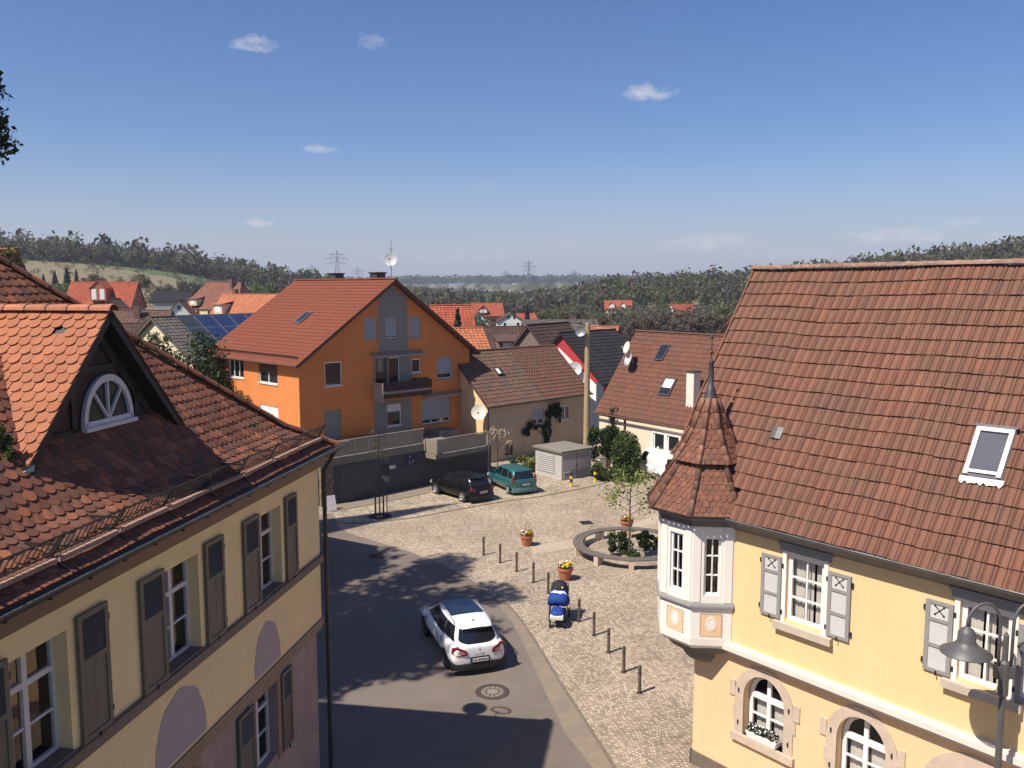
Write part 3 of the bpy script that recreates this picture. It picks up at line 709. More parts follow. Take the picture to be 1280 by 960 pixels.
for (r, mi) in ((.115, 0),):
    V = []; 
    for x in (-.42, UE):
        for j in range(n + 1):
            a = math.pi + math.pi * j / n; V.append((x, .575 + r * math.cos(a), 8.12 + r * math.sin(a)))
    gm.add(V, [(j, j + 1, n + 2 + j, n + 1 + j) for j in range(n)])
gm.tube([(-.42, .69, 8.125), (UE, .69, 8.125)], .014, 6, 1); gm.box(-.36, UE, .36, .46, 8.02, 8.12)
for x in np.arange(-.3, UE, .8): gm.box(x, x + .03, .44, .66, 8.0, 8.02)
gm.obj('gutter', [M['gutter_dark'], M['zinc']], left)
dp = MB(TL); dp.tube([(-.36, .55, 8.05), (-.40, .42, 7.85), (-.62, .09, 7.4), (-.62, .09, -1)], .055, 8)
for z in (1, 3, 5.4, 7.0): dp.tube([(-.62, .09, z), (-.62, .09, z + .08)], .07, 8)
dp.obj('downpipe', M['gutter_dark'], left, smooth=False)
# snow guard
sg = MB(); VG = .30
def TG(u, v, h): return TLR(u, v, h)
x = .15
while x < 13:
    p = Vector(TG(x, VG, .10)); q = Vector(TG(x, VG, .44)); sg.bar(p, q, .012, .012); x += .125
for x0 in np.arange(.12, 13.2, 1.35):
    sg.bar(TG(x0, VG, .0), TG(x0, VG, .50), .035, .035); sg.bar(TG(x0, VG + .35, .03), TG(x0, VG, .30), .02, .03); sg.bar(TG(x0 - .05, VG - .2, .05), TG(x0 + .0, VG + .1, .06), .05, .02)
sg.bar(TG(.12, VG, .45), TG(13.1, VG, .45), .022, .022); sg.bar(TG(.12, VG, .12), TG(13.1, VG, .12), .018, .018)
sgo = sg.obj('snow_guard', M['iron'], left)
bmn = MB()
for x0 in np.arange(.15, 13, 1.35): bmn.bar(TG(x0, VG - .07, .10), TG(x0 + 1.3, VG - .07, .10), .085, .06)
bmn.obj('snow_guard_beam', M['beam'], sgo)
# dormer
DY = -.92; F1x, F2x, Fz, Px, Pz = 8.5, 4.05, 9.25, 6.25, 11.62
yv = -3.25
dm = MB(TL)
wy = DY - .34
dm.poly([(F1x - .25, wy, 9.5), (F2x + .25, wy, 9.5), (Px, wy, Pz - .15)])
dorm = dm.obj('dormer', M['dormer_wood'], left)
# timber frame boards on the dormer front
db = MB(TL)
for (ax_, az_, bx_, bz_, ww) in ((F1x - .50, 9.42, Px, Pz - .42, .14), (F2x + .50, 9.42, Px, Pz - .42, .14), (F1x - .9, 9.58, F2x + .9, 9.58, .14), (6.95, 9.58, 6.95, 10.75, .12), (5.2, 9.58, 5.2, 10.55, .12), (7.0, 10.62, 5.1, 10.62, .12)):
    db.bar((ax_, wy + .02, az_), (bx_, wy + .02, bz_), .05, ww, up=(0, 1, 0.0001) if False else (0, 0, 1))
db.obj('dormer_timber', M['black'], dorm)
def TD1(u, v, h):   # near slope: u inward, v up, h out of the plane
    L = math.hypot(F1x - Px, Pz - Fz); c = (F1x - Px) / L; s = (Pz - Fz) / L
    return TL(F1x - v * c + h * s, -u, Fz + v * s + h * c)
def TD2(u, v, h):
    L = math.hypot(F2x - Px, Pz - Fz); c = (Px - F2x) / L; s = (Pz - Fz) / L
    return TL(F2x + v * c - h * s, -u, Fz + v * s + h * c)
L1 = math.hypot(F1x - Px, Pz - Fz); L2 = math.hypot(Px - F2x, Pz - Fz)
db = MB(); beaver(db, TD1, [(-DY, -.02), (-DY, L1), (-yv + .25, L1), (-DY + .25, -.02)], .212, .192, lift=.045, th=.018, arc=.42, skip=lambda u, v: abs(u - 1.72) < .08 and abs(v - 2.62) < .08)
db.obj('dormer_tiles', M['tile_bright'], dorm)
db = MB(); beaver(db, TD2, [(-DY, -.02), (-DY, L2), (-yv + .25, L2), (-DY + .25, -.02)], .212, .192, lift=.045, th=.018, arc=.42)
db.obj('dormer_tiles', M['tile_old'], dorm)
ds = MB()
for TDx, L in ((TD1, L1), (TD2, L2)):
    a = [(-DY + .02, 0), (-DY + .02, L), (-yv + .2, L), (-DY + .2, 0)]
    ds.add([TDx(u, v, -.005) for u, v in a] + [TDx(u, v, -.13) for u, v in a], [(0, 1, 2, 3), (7, 6, 5, 4), (0, 1, 5, 4), (1, 2, 6, 5), (2, 3, 7, 6), (3, 0, 4, 7)], raw=True)
ds.obj('dormer_roof', M['black'], dorm)
cp = MB(); capline(cp, TL(Px, DY + .02, Pz + .0), TL(Px, yv - .1, Pz + .0), .12, .36)
cp.obj('ridge_tiles', M['cap_red'], dorm)
cu = MB(TL); cu.hexa([(F1x - .12, DY + .02, Fz - .06), (F1x + .14, DY - .02, Fz - .10), (F1x + .10, DY - .2, Fz - .06), (F1x - .1, DY - .2, Fz), (F1x - .16, DY + .02, Fz + .10), (F1x + .06, DY, Fz + .03), (F1x + .05, DY - .2, Fz + .07), (F1x - .14, DY - .2, Fz + .14)])
cu.box(F1x + .05, F1x + .55, DY - .25, DY - .02, Fz - .09, Fz - .06); cu.obj('flashing', M['copper'], dorm)
# fan window
lw = MB(TL); uc, hw_, wz, hh_ = 6.07, .70, 9.66, .84; yo = wy + .06
def half(r): return [(uc + hw_ * r * math.cos(math.pi * i / 18), wz + hh_ * r * math.sin(math.pi * i / 18)) for i in range(19)]
o_, i_ = half(1.0), half(.86)
for a in range(18):
    lw.hexa([(o_[a][0], yo - .04, o_[a][1]), (o_[a + 1][0], yo - .04, o_[a + 1][1]), (i_[a + 1][0], yo - .04, i_[a + 1][1]), (i_[a][0], yo - .04, i_[a][1]), (o_[a][0], yo + .03, o_[a][1]), (o_[a + 1][0], yo + .03, o_[a + 1][1]), (i_[a + 1][0], yo + .03, i_[a + 1][1]), (i_[a][0], yo + .03, i_[a][1])])
lw.box(uc - hw_, uc + hw_, yo - .04, yo + .03, wz - .02, wz + .07); lw.box(uc - hw_ - .03, uc + hw_ + .03, yo - .04, yo + .09, wz - .09, wz - .02)
for a in (50, 90, 130): lw.bar((uc, yo - .005, wz + .05), (uc + hw_ * .9 * math.cos(R(a)), yo - .005, wz + hh_ * .9 * math.sin(R(a))), .04, .05, up=(0, 1, 0))
lwo = lw.obj('fan_window', M['old_white'], dorm)
lp = MB(TL); lp.poly([(p[0], yo - .03, p[1]) for p in half(.95)]); lp.obj('pane', M['dark_glass'], lwo)
# moss clump in the valley
pts = np.concatenate([blobpts(420, TL(8.55, -1.32, 9.78), (.13, .16, .24), 10, .4), blobpts(160, TL(8.56, -1.18, 9.58), (.10, .12, .16), 6, .4)]); V, F = quadcloud(pts, .026)
plant = rawmesh('valley_moss', V, F, M['leaf_mid']); plant.location = left.location; plant.rotation_euler = left.rotation_euler
tag(plant, 'green moss and weeds growing in the roof valley beside the orange dormer', 'moss')
# ------------------------------------------------------------------ yellow corner house at the right
def TR(u, h, w): return (u, -h, w)
RW = (4.582, 20.643)
right = thing('corner_house', 'yellow corner house at right with a corner turret and a large brown pantile roof', 'house', (*RW, 0), math.atan2(-.778, .629))
RE = 13.0
gops = [arch_pts(1.50, 2.60, 1.40, 2.38, .62), arch_pts(3.90, 5.0, 1.40, 2.38, .62), arch_pts(6.15, 7.35, 0.1, 2.2, .62), arch_pts(9.2, 10.3, 1.4, 2.38, .62)]
w = MB(TR); w.wall([(0, 0), (RE, 0), (RE, 3.45), (0, 3.45)], gops, .30)
w.quad((0, 0, 0), (0, -7.0, 0), (0, -7.0, 3.45), (0, 0, 3.45)); w.quad((RE, 0, 0), (RE, -7.0, 0), (RE, -7.0, 6.6), (RE, 0, 6.6)); w.quad((0, -7, 0), (RE, -7, 0), (RE, -7, 6.6), (0, -7, 6.6))
w.obj('ground_floor_wall', M['peach'], right)
uops = [(2.60, 3.52), (6.34, 7.26), (10.1, 11.0)]
w = MB(TR); w.wall([(.9, 3.42), (RE, 3.42), (RE, 6.66), (.9, 6.66)], [rect(a, b, 4.62, 6.16) for a, b in uops], .16, h=.12)
w.add([(-.6, -.6, 3.42), (-.6, -7.0, 3.42), (-.6, -7.0, 6.6), (-.6, -.6, 6.6), (-.6, -3.8, 12.3)], [(0, 1, 2, 4, 3)])
w.quad((-.6, -.6, 3.42), (.9, .12, 3.42), (.9, .12, 6.66), (-.6, -.6, 6.66)); w.quad((-.6, -.5, 3.43), (RE, .12, 3.43), (RE, -7, 3.43), (-.6, -7, 3.43))
w.obj('upper_wall', M['yellow'], right)
t = MB(TR); t.box(1.0, RE, .0, .27, 3.44, 3.56); t.box(1.0, RE, .12, .20, 3.56, 3.62); t.box(1.0, RE, 0, .2, 3.36, 3.44)
t.obj('string_course', mat('moulding_cream', (.70, .62, .53), .8, .05, 2, streak=.05), right)
t = MB(TR); t.box(-.03, RE, .0, .05, 0, .36); t.box(-.05, 0, -7, .05, 0, .36); t.obj('plinth', M['plinth'], right)
t = MB(TR)
pr = [(.12, 6.36), (.20, 6.42), (.34, 6.52), (.42, 6.60), (.42, 6.66), (.12, 6.66)]
t.add([(1.0, p[0], p[1]) for p in pr] + [(RE, p[0], p[1]) for p in pr], [(i, (i + 1) % 6, (i + 1) % 6 + 6, i + 6) for i in range(6)])
t.obj('eaves_cornice', M['grey_dark'], right)
gm = MB(TR); V = []
for x in (1.05, RE):
    for j in range(9):
        a = math.pi + math.pi * j / 8; V.append((x, .47 + .075 * math.cos(a), 6.70 + .075 * math.sin(a)))
gm.add(V, [(j, j + 1, 10 + j, 9 + j) for j in range(8)]); gm.tube([(1.05, .545, 6.70), (RE, .545, 6.70)], .012, 6); gm.obj('gutter', M['zinc'], right)
# upper windows with painted shutters
for i, (a, b) in enumerate(uops):
    f = MB(TR)
    f.box(a - .10, a, .12, .15, 4.56, 6.20); f.box(b, b + .10, .12, .15, 4.56, 6.20); f.box(a, b, .12, .148, 6.16, 6.22)
    so = f.obj('window_surround', M['cream_white'], right)
    f = MB(TR); f.box(a - .16, b + .16, .12, .17, 6.20, 6.34); f.box(a - .20, b + .20, .12, .21, 6.34, 6.40); f.obj('lintel', M['grey_paint'], so)
    f = MB(TR); f.box(a - .24, b + .26, .10, .26, 4.40, 4.56); f.obj('sill', M['sill_stone'], so)
    window(right, TR, a, b, 4.60, 6.14, .05, cols=((.5, .04),), rows=((.36, .035), (.66, .035)), fw=.10, curtain=('curtain', [(.06, .36, 0, .93), (.40, .6, 0, .9), (.66, .95, 0, .93)]))
    shutter(right, TR, a - .63, a - .11, 4.60, 6.02, .13, M['grey_paint'], M['shutter_light'], 'panel')
    shutter(right, TR, b + .11, b + .63, 4.60, 6.02, .13, M['grey_paint'], M['shutter_light'], 'panel')
# arched windows with stone surrounds
for i, (a, b) in enumerate(((1.50, 2.60), (3.90, 5.0))):
    s = MB(TR); k = 24; o = .24
    inner = arch_pts(a, b, 1.40, 2.38, .62, k); uc = (a + b) / 2; hw_ = (b - a) / 2
    outer = [(a - o, 1.40), (b + o, 1.40)] + [(uc + (hw_ + o) * math.cos(math.pi * q / k), 2.38 + (.62 + .22) * math.sin(math.pi * q / k)) for q in range(k + 1)]
    n = len(inner)
    s.add([(p[0], .03, p[1]) for p in inner] + [(p[0], .03, p[1]) for p in outer] + [(p[0], .0, p[1]) for p in outer] + [(p[0], -.02, p[1]) for p in inner],
          [(q, q + 1, q + 1 + n, q + n) for q in range(1, n - 1)] + [(q + n, q + 1 + n, q + 1 + 2 * n, q + 2 * n) for q in range(1, n - 1)] + [(q, q + 1, q + 1 + 3 * n, q + 3 * n) for q in range(1, n - 1)])
    s.quad((a, .03, 1.40), (a - o, .03, 1.40), (outer[-1][0], .03, 2.38), (inner[-1][0], .03, 2.38))
    for (x0, x1) in ((a - o - .16, a - o), (b + o, b + o + .16)): s.box(x0, x1, .0, .034, 2.28, 2.66)
    for (x0, x1, z0) in ((a - o - .05, a - o, 1.75), (b + o, b + o + .06, 1.95)): s.box(x0, x1, .0, .028, z0, z0 + .3)
    so = s.obj('window_surround', M['sandstone'], right)
    s = MB(TR); s.box(a - o - .06, b + o + .06, -.28, .10, 1.22, 1.40); s.obj('sill', M['sandstone'], so)
    s = MB(TR)
    for uu in (a - .13, b + .13):
        for z in (1.62, 2.42): s.box(uu - .015, uu + .015, .03, .055, z, z + .1)
    s.obj('hinge', M['iron'], so)
    wo = window(right, TR, a + .02, b - .02, 1.41, 3.0, -.20, cols=((.5, .10),), rows=((.33, .035), (.62, .13)), fw=.09, outline=(2.38, .60), curtain=('curtain', [(.10, .46, 0, .56), (.54, .90, 0, .56)]))
# doorway arch at the frame's edge
s = MB(TR); a, b, o, k = 6.15, 7.35, .42, 24
inner = arch_pts(a, b, .1, 2.2, .62, k); uc = (a + b) / 2
outer = [(a - o, .1), (b + o, .1)] + [(uc + (.6 + o) * math.cos(math.pi * q / k), 2.2 + (.62 + .34) * math.sin(math.pi * q / k)) for q in range(k + 1)]; n = len(inner)
s.add([(p[0], .03, p[1]) for p in inner] + [(p[0], .03, p[1]) for p in outer] + [(p[0], .0, p[1]) for p in outer], [(q, q + 1, q + 1 + n, q + n) for q in range(1, n - 1)] + [(q + n, q + 1 + n, q + 1 + 2 * n, q + 2 * n) for q in range(1, n - 1)])
s.quad((a, .03, .1), (a - o, .03, .1), (outer[-1][0], .03, 2.2), (inner[-1][0], .03, 2.2))
so = s.obj('door_surround', M['sandstone'], right)
s = MB(TR); s.poly([(p[0], -.28, p[1]) for p in inner]); s.obj('door', M['dormer_wood'], so)
# roof of pantiles
PITR = R(56.8); EZ, EY, RY, RZ = 6.69, .40, -3.4, 12.5
SL = math.hypot(EY - RY, RZ - EZ); cR, sR = math.cos(PITR), math.sin(PITR)
def TRR(u, v, h):
    h += .032 * math.sin(u * .8 + v * .55) + .014 * math.sin(u * 2.1 - v * 1.2 + 1)
    v += .012 * math.sin(u * 1.3 + 2) + .008 * math.sin(u * 3.1)
    return (u, -EY + v * cR - h * sR, EZ + v * sR + h * cR)
SK = (5.94, 6.62)
tb = MB(); pantiles(tb, TRR, -.95, RE + .2, -.02, SL - .04, .2225, .3855, jit=.008, skip=lambda u, v: u < 1.22 and v < .9)
tb.obj('roof_tiles', M['tile_pan'], right)
ub = MB(); q = [TRR(-.93, 0, -.03), TRR(RE + .2, 0, -.03), TRR(RE + .2, SL, -.03), TRR(-.93, SL, -.03)]; bk = [(-.93, 7.4, EZ), (RE + .2, 7.4, EZ)]
ub.add(q + bk, [(0, 1, 2, 3), (3, 2, 5, 4), (0, 3, 4), (1, 5, 2)]); ub.obj('roof', M['tile_pan'], right)
cp = MB(); capline(cp, TRR(-.98, SL, .02), TRR(RE + .2, SL, .02), .12, .38); cp.obj('ridge_tiles', mat('ridge_pale', (.225, .12, .088), .8, .2, 4, island=.2, col2=(.36, .30, .25), mix2=.6, scale2=6), right)
vb = MB()
for v in np.arange(.1, SL, .385): vb.bar(TRR(-.97, v, .03), TRR(-.97, v + .4, .025), .05, .09)
vb.obj('verge_tiles', M['tile_pan'], right)
# skylight and small vent
M['kiosk_vent'] = mat('vent_grey', (.20, .19, .18), .7, .1, 4)
sv0, sv1 = (9.226 - EZ) / sR - 1.02, (9.226 - EZ) / sR + .0
s = MB(lambda u, h, w: TRR(u, w, h)); f = .085
u0, u1 = 5.92, 6.62
s.box(u0, u1, -.02, .15, sv1 - f, sv1); s.box(u0, u0 + f, -.02, .15, sv0, sv1 - f); s.box(u1 - f, u1, -.02, .15, sv0, sv1 - f); s.box(u0 + f, u1 - f, -.02, .13, sv0 + .05, sv0 + .11)
so = s.obj('skylight', M['white_paint'], right)
s = MB(lambda u, h, w: TRR(u, w, h)); s.quad((u0 + f, .10, sv0 + .1), (u1 - f, .10, sv0 + .1), (u1 - f, .10, sv1 - f), (u0 + f, .10, sv1 - f)); s.obj('pane', mat('skylight_glass', (.10, .10, .115), .12, .1, 1, spec=.6), so)
s = MB(lambda u, h, w: TRR(u, w, h)); s.box(u0 - .02, u1 + .02, -.02, .09, sv0 - .03, sv0 + .04); s.obj('lower_trim', M['lead'], so); s = MB(lambda u, h, w: TRR(u, w, h)); s.box(u0 - .05, u1 + .05, .0, .16, sv1, sv1 + .05); s.obj('upper_trim', M['lead'], so)
s = MB(); k = 14
V = []
for i in range(k + 1):
    u = u0 - .06 + (u1 - u0 + .12) * i / k; V.append(TRR(u, sv0 - .03, .085)); V.append(TRR(u, sv0 - .14 - .035 * (i % 2) - .02 * math.sin(i * 2.1), .085 - .02 * (i % 2)))
s.add(V, [(2 * i, 2 * i + 2, 2 * i + 3, 2 * i + 1) for i in range(k)]); s.obj('apron_flashing', M['cream_white'], so)
s = MB(lambda u, h, w: TRR(u, w, h)); v0 = (8.602 - EZ) / sR; s.box(1.52, 1.64, .02, .10, v0 - .16, v0 + .14); s.hexa([(1.64, .06, v0 - .16), (1.78, .06, v0 - .16), (1.78, .06, v0 + .14), (1.64, .06, v0 + .14), (1.64, .10, v0 - .16), (1.78, .075, v0 - .16), (1.78, .075, v0 + .14), (1.64, .10, v0 + .14)], 1)
s.obj('roof_vent_window', [M['lead'], M['kiosk_vent']], right)
# corner turret
TC = (.034, .324); RO = 1.243
turret = MB(); 
ang = [R(-90 + 22.5 + 45 * i) for i in range(8)]   # corners; faces between ang[i-1] and ang[i]; face 0 normal -90
def ov(r, i, z): a = ang[i % 8]; return (TC[0] + r * math.cos(a), TC[1] + r * math.sin(a), z)
def octring(mb, levels, mi=0):
    for (r0, z0), (r1, z1) in zip(levels[:-1], levels[1:]):
        for i in range(8): mb.quad(ov(r0, i, z0), ov(r0, i + 1, z0), ov(r1, i + 1, z1), ov(r1, i, z1), mi)
def TF(i):
    """frame of turret face i: u along face 0..side, h outward, w up"""
    a = Vector(ov(RO, i - 1, 0)); b = Vector(ov(RO, i, 0)); d = (b - a).normalized(); n = Vector((d.y, -d.x, 0))
    return lambda u, h, w: (a.x + d.x * u + n.x * h, a.y + d.y * u + n.y * h, w)
SD = 2 * RO * math.sin(R(22.5))
tw = MB()
for i in range(8):
    tw.T = TF(i)
    hole = [rect(.28, SD - .28, 4.74, 6.16)] if i in (7, 0, 1) else []
    tw.wall([(0, 4.45), (SD, 4.45), (SD, 6.50), (0, 6.50)], hole, .10)
    tw.box(0.015, .20, .0, .022, 4.58, 6.42); tw.box(SD - .20, SD - .015, .0, .022, 4.58, 6.42)
    tw.quad((0, 0, 3.66), (SD, 0, 3.66), (SD, 0, 4.45), (0, 0, 4.45))
tw.T = None
octring(tw, [(RO * .90, 3.39), (RO * .99, 3.50), (RO, 3.66)]); tw.poly([ov(RO * .90, i, 3.39) for i in range(8)])
to = tw.obj('turret', M['cream_white'], right)
gs = MB(); octring(gs, [(RO - .01, 4.44), (RO + .075, 4.46), (RO + .075, 4.50), (RO + .05, 4.56), (RO - .01, 4.57)])
gs.obj('turret_sill', M['grey_paint'], to)
gs = MB(); octring(gs, [(RO - .01, 6.40), (RO + .03, 6.44), (RO + .06, 6.56), (RO + .20, 6.66), (RO + .22, 6.72), (RO - .02, 6.72)]); gs.obj('turret_fascia', M['grey_dark'], to)
for i in (7, 0, 1):
    T = TF(i)
    window(to, T, .28, SD - .28, 4.74, 6.16, -.05, cols=((.5, .03),), rows=((.345, .028), (.675, .028)), fw=.055, curtain=('curtain_brown', [(.05, .45, 0, 1), (.55, .95, 0, 1)]) if i == 1 else None, room=True)
    if i != 7:
        p = MB(T); uc = SD / 2; z0, z1 = 3.74, 4.30; n = 22
        pts = [(uc - .25 + .5 * q / n, z0) for q in range(n)] + [(uc + .25 + .012 * math.sin(q * 1.6), z0 + (z1 - z0) * q / n) for q in range(n)] + [(uc + .25 - .5 * q / n, z1 + .014 * math.sin(q * 1.7)) for q in range(n)] + [(uc - .25 - .012 * math.sin(q * 1.7), z1 - (z1 - z0) * q / n) for q in range(n)]
        p.prism(pts, .0, .008); po = p.obj('painted_panel', mat('panel_peach', (.76, .50, .30), .8, .04, 3), to)
        e = MB(T); e.tube([(q[0], .010, q[1]) for q in pts[n - 1:]], .006, 4); e.obj('painted_scroll', mat('scroll_brown', (.30, .2, .13), .8), po)
        e = MB(T); e.prism([(uc + .125 * math.cos(2 * math.pi * q / 24), (z0 + z1) / 2 + .02 + .19 * math.sin(2 * math.pi * q / 24) * (1 if q < 12 else .95)) for q in range(24)], .008, .016); e.obj('medallion', M['cream_white'], po)
        e = MB(T); e.tube([(uc + .09 * math.cos(2 * math.pi * q / 20), .0175, (z0 + z1) / 2 + .02 + .14 * math.sin(2 * math.pi * q / 20)) for q in range(20)], .004, 4, closed=True); e.obj('medallion_line', mat('line_pink', (.6, .42, .35), .8), po)
cb = MB(); cb.lathe([(1.0, 3.40), (.95, 3.25), (.62, 3.12), (.60, 3.0), (.50, 2.85), (.25, 2.72), (.02, 2.68)], 20, (.10, .30, 0)); cb.obj('corbel', M['grey_dark'], to, smooth=True)
# turret roofs
M['cap_worn'] = mat('cap_worn', (.27, .13, .085), .65, .2, 5, island=.25)
lower = [(1.52, 6.70), (1.27, 7.06), (1.0, 7.45), (.77, 7.80), (.62, 8.02)]
upper = [(.92, 7.84), (.64, 8.25), (.44, 8.62), (.29, 9.0), (.175, 9.29)]
rf = MB(); octring(rf, [(a - .03, b - .01) for a, b in lower]); octring(rf, [(a - .03, b - .01) for a, b in upper]); octring(rf, [(1.48, 6.69), (.9, 6.69)]); octring(rf, [(.78, 7.87), (.5, 7.87)])
ro = rf.obj('turret_roof', M['tile_turret'], to)
nk = MB(); octring(nk, [(.74, 7.74), (.80, 7.80), (.86, 7.83), (.60, 7.95)]); nk.obj('neck_flashing', M['lead'], to)
tb = MB(); cp = MB(); cp2 = MB()
for prof, tl, mbc in ((lower, .135, cp), (upper, .145, cp2)):
    for i in range(8):
        for (r0, z0), (r1, z1) in zip(prof[:-1], prof[1:]):
            a = Vector(ov(r0, i - 1, z0)); b = Vector(ov(r0, i, z0)); c = Vector(ov(r1, i, z1)); d = Vector(ov(r1, i - 1, z1))
            m0 = (a + b) / 2; m1 = (c + d) / 2; ux = (b - a).normalized(); vx = (m1 - m0); L = vx.length; vx.normalize(); nx = ux.cross(vx)
            if nx.z < 0: nx = -nx
            T = lambda u, v, h, m0=m0, ux=ux, vx=vx, nx=nx: m0 + ux * u + vx * v + nx * h
            wa, wb = (b - a).length / 2, (c - d).length / 2
            beaver(tb, T, [(-wa, 0), (wa, 0), (wb, L), (-wb, L)], .155, tl, lift=.026, th=.012, arc=.38, seg=5, jit=.002)
        mbc = MB()
        for (r0, z0), (r1, z1) in zip(prof[:-1], prof[1:]):
            capline(mbc, Vector(ov(r0 + .015, i, z0 + .02)), Vector(ov(r1 + .015, i, z1 + .02)), .072 if prof is lower else .068, .30, over=.05)
        mbc.obj('hip_tiles', M['cap_brown'] if prof is lower else M['cap_worn'], ro, smooth=True)
tb.obj('turret_tiles', M['tile_turret'], ro)
fi = MB(); c = (TC[0], TC[1], 0)
fi.lathe([(.20, 9.24), (.185, 9.28), (.12, 9.48), (.085, 9.62), (.07, 9.64), (.066, 10.0), (.055, 10.18), (.062, 10.2), (.02, 10.27), (.014, 10.3)], 16, c)
fi.lathe([(.005, 10.24), (.013, 10.25), (.011, 11.1), (.002, 11.15)], 8, c)
for z, r in ((10.45, .045), (10.82, .05)): fi.lathe([(.004, z - r), (r * .8, z - r * .6), (r, z), (r * .8, z + r * .6), (.004, z + r)], 10, c)
fi.obj('finial', M['lead'], to, smooth=True)
tg = MB(); 
V = []; 
for i in range(5): pass
octring(tg, [(1.52, 6.66), (1.57, 6.68), (1.585, 6.735), (1.56, 6.74)]); tg.obj('turret_gutter', M['gutter_dark'], to)

# flower box on the first arched sill
fb = thing('flower_box', 'white box of pale flowers on the sill of the arched ground floor window', 'flower box', right.matrix_world @ Vector((0, 0, 0)) if False else (*RW, 0), math.atan2(-.778, .629))
b = MB(TR); b.hexa([(1.66, -.10, 1.42), (2.42, -.10, 1.42), (2.42, .07, 1.42), (1.66, .07, 1.42), (1.62, -.12, 1.58), (2.46, -.12, 1.58), (2.46, .09, 1.58), (1.62, .09, 1.58)]); b.obj('box', M['white_paint'], fb)
pts = np.concatenate([blobpts(170, TR(u, -.01, 1.66), (.15, .11, .12)) for u in (1.75, 1.95, 2.12, 2.33)])
V, F = quadcloud(pts, .028); rawmesh('foliage', V, F, M['leaf_dark'], fb)
pts = np.concatenate([blobpts(46, TR(u, .0, 1.69), (.17, .12, .12)) for u in (1.75, 1.95, 2.12, 2.33)])
V, F = quadcloud(pts, .024); rawmesh('blossom', V, F, mat('white_blossom', (.7, .66, .66), .7), fb)

# ------------------------------------------------------------------ orange apartment house
M['orange'] = mat('orange_render', (.66, .225, .065), .9, .05, .6, bump=.15, bscale=50, col2=(.60, .21, .065), mix2=.6, scale2=.35, sharp2=.2, streak=.07)
M['orange_grey'] = mat('grey_render', (.24, .225, .205), .9, .06, 1)
M['red_tile'] = mat('red_flat_tile', (1, 1, 1), .7, .1, 3, islcols=[(.195, .060, .035), (.182, .056, .033), (.205, .064, .037), (.19, .059, .036)], col2=(.17, .058, .036), mix2=.58, scale2=.5, spec=.12)
M['awning'] = mat('awning_cloth', (.40, .34, .28), .8, .1, 4)
M['brown_fascia'] = mat('brown_fascia', (.11, .05, .035), .7, .15, 4)
M['blind'] = mat('roller_blind', (.33, .33, .35), .7, .05, 5)
M['white_blind'] = mat('white_blind', (.66, .64, .62), .7, .05, 5)
orange = thing('apartment_house', 'three storey orange apartment house with a red tiled gable roof and grey centre stripe', 'house', (-12.753, 51.09, 0), R(45))
def TO(u, h, w): return (u, -h, w)                 # gable front, h towards the square
def TOL(u, h, w): return (-h, u, w)                # left wall, u runs back
OL, OB = 13.75, 11.2; EZo, RZo, OX = 7.75, 12.55, 6.95
slo = (RZo - EZo) / OX
holes = [rect(1.80, 3.06, 5.99, 7.47), rect(1.69, 2.91, 2.42, 4.50), rect(4.78, 5.75, 8.76, 10.12), rect(6.41, 7.41, 8.74, 10.12), rect(8.37, 9.36, 8.74, 10.1), rect(5.6, 6.6, 5.45, 7.5), rect(6.62, 7.56, 5.45, 7.5), rect(8.56, 9.33, 6.36, 7.28), rect(10.75, 12.1, 5.78, 7.25), rect(6.45, 7.64, 2.95, 4.4), rect(9.37, 11.93, 2.75, 4.45)]
w = MB(TO); w.wall([(0, 0), (OL, 0), (OL, EZo), (OX, RZo - .12), (0, EZo)], holes, .14)
w.T = TOL; lholes = [rect(6.78, 8.8, 6.1, 7.40), rect(2.5, 4.8, 6.03, 7.38), rect(2.52, 4.78, 3.2, 4.62)]
w.wall([(0, 0), (OB, 0), (OB, EZo), (0, EZo)], lholes, .14)
w.T = None; w.quad((OL, 0, 0), (OL, OB, 0), (OL, OB, EZo), (OL, 0, EZo)); w.poly([(0, OB, 0), (OL, OB, 0), (OL, OB, EZo), (OX, OB, RZo - .12), (0, OB, EZo)])
w.obj('wall', M['orange'], orange)
gp = MB(TO)
def rr(u0, u1, w0, w1, cuts):
    gp.wall([(u0, w0), (u1, w0), (u1, w1), (u0, w1)], cuts, .0, h=.012)
top = lambda u: EZo + (u if u < OX else 2 * OX - u) * slo
gp.wall([(5.88, 7.62), (8.24, 7.62), (8.24, top(8.24) - .3), (OX, top(OX) - .35), (5.88, top(5.88) - .3)], [rect(6.41, 7.41, 8.74, 10.12)], .01, h=.012)
gp.wall([(5.45, 5.45), (8.5, 5.45), (8.5, 7.6), (5.45, 7.6)], [rect(5.6, 6.6, 5.5, 7.5), rect(6.62, 7.56, 5.5, 7.5)], .01, h=.012)
gp.wall([(5.45, 2.4), (8.5, 2.4), (8.5, 4.7), (5.45, 4.7)], [rect(6.45, 7.64, 2.95, 4.4)], .01, h=.012)
gp.obj('grey_stripe', M['orange_grey'], orange)
rt = MB(); ov_ = .55
def TOA(u, v, h):  # left slope: u runs back along ridge, v up
    L = math.hypot(OX, RZo - EZo); c = OX / L; s = (RZo - EZo) / L; v2 = v - ov_
    return (v2 * c - h * s, u, EZo + v2 * s + h * c)
def TOB(u, v, h):
    L = math.hypot(OX, RZo - EZo); c = OX / L; s = (RZo - EZo) / L; v2 = v - ov_
    return (2 * OX - v2 * c + h * s, u, EZo + v2 * s + h * c)
LS = math.hypot(OX, RZo - EZo) + ov_
pantiles(rt, TOA, -.55, OB + .5, 0, LS, .30, .34, prof=[(0, .012), (.3, .0), (.7, .0), (.9, .02), (1, .012)], lift=.022, th=.016, jit=.003)
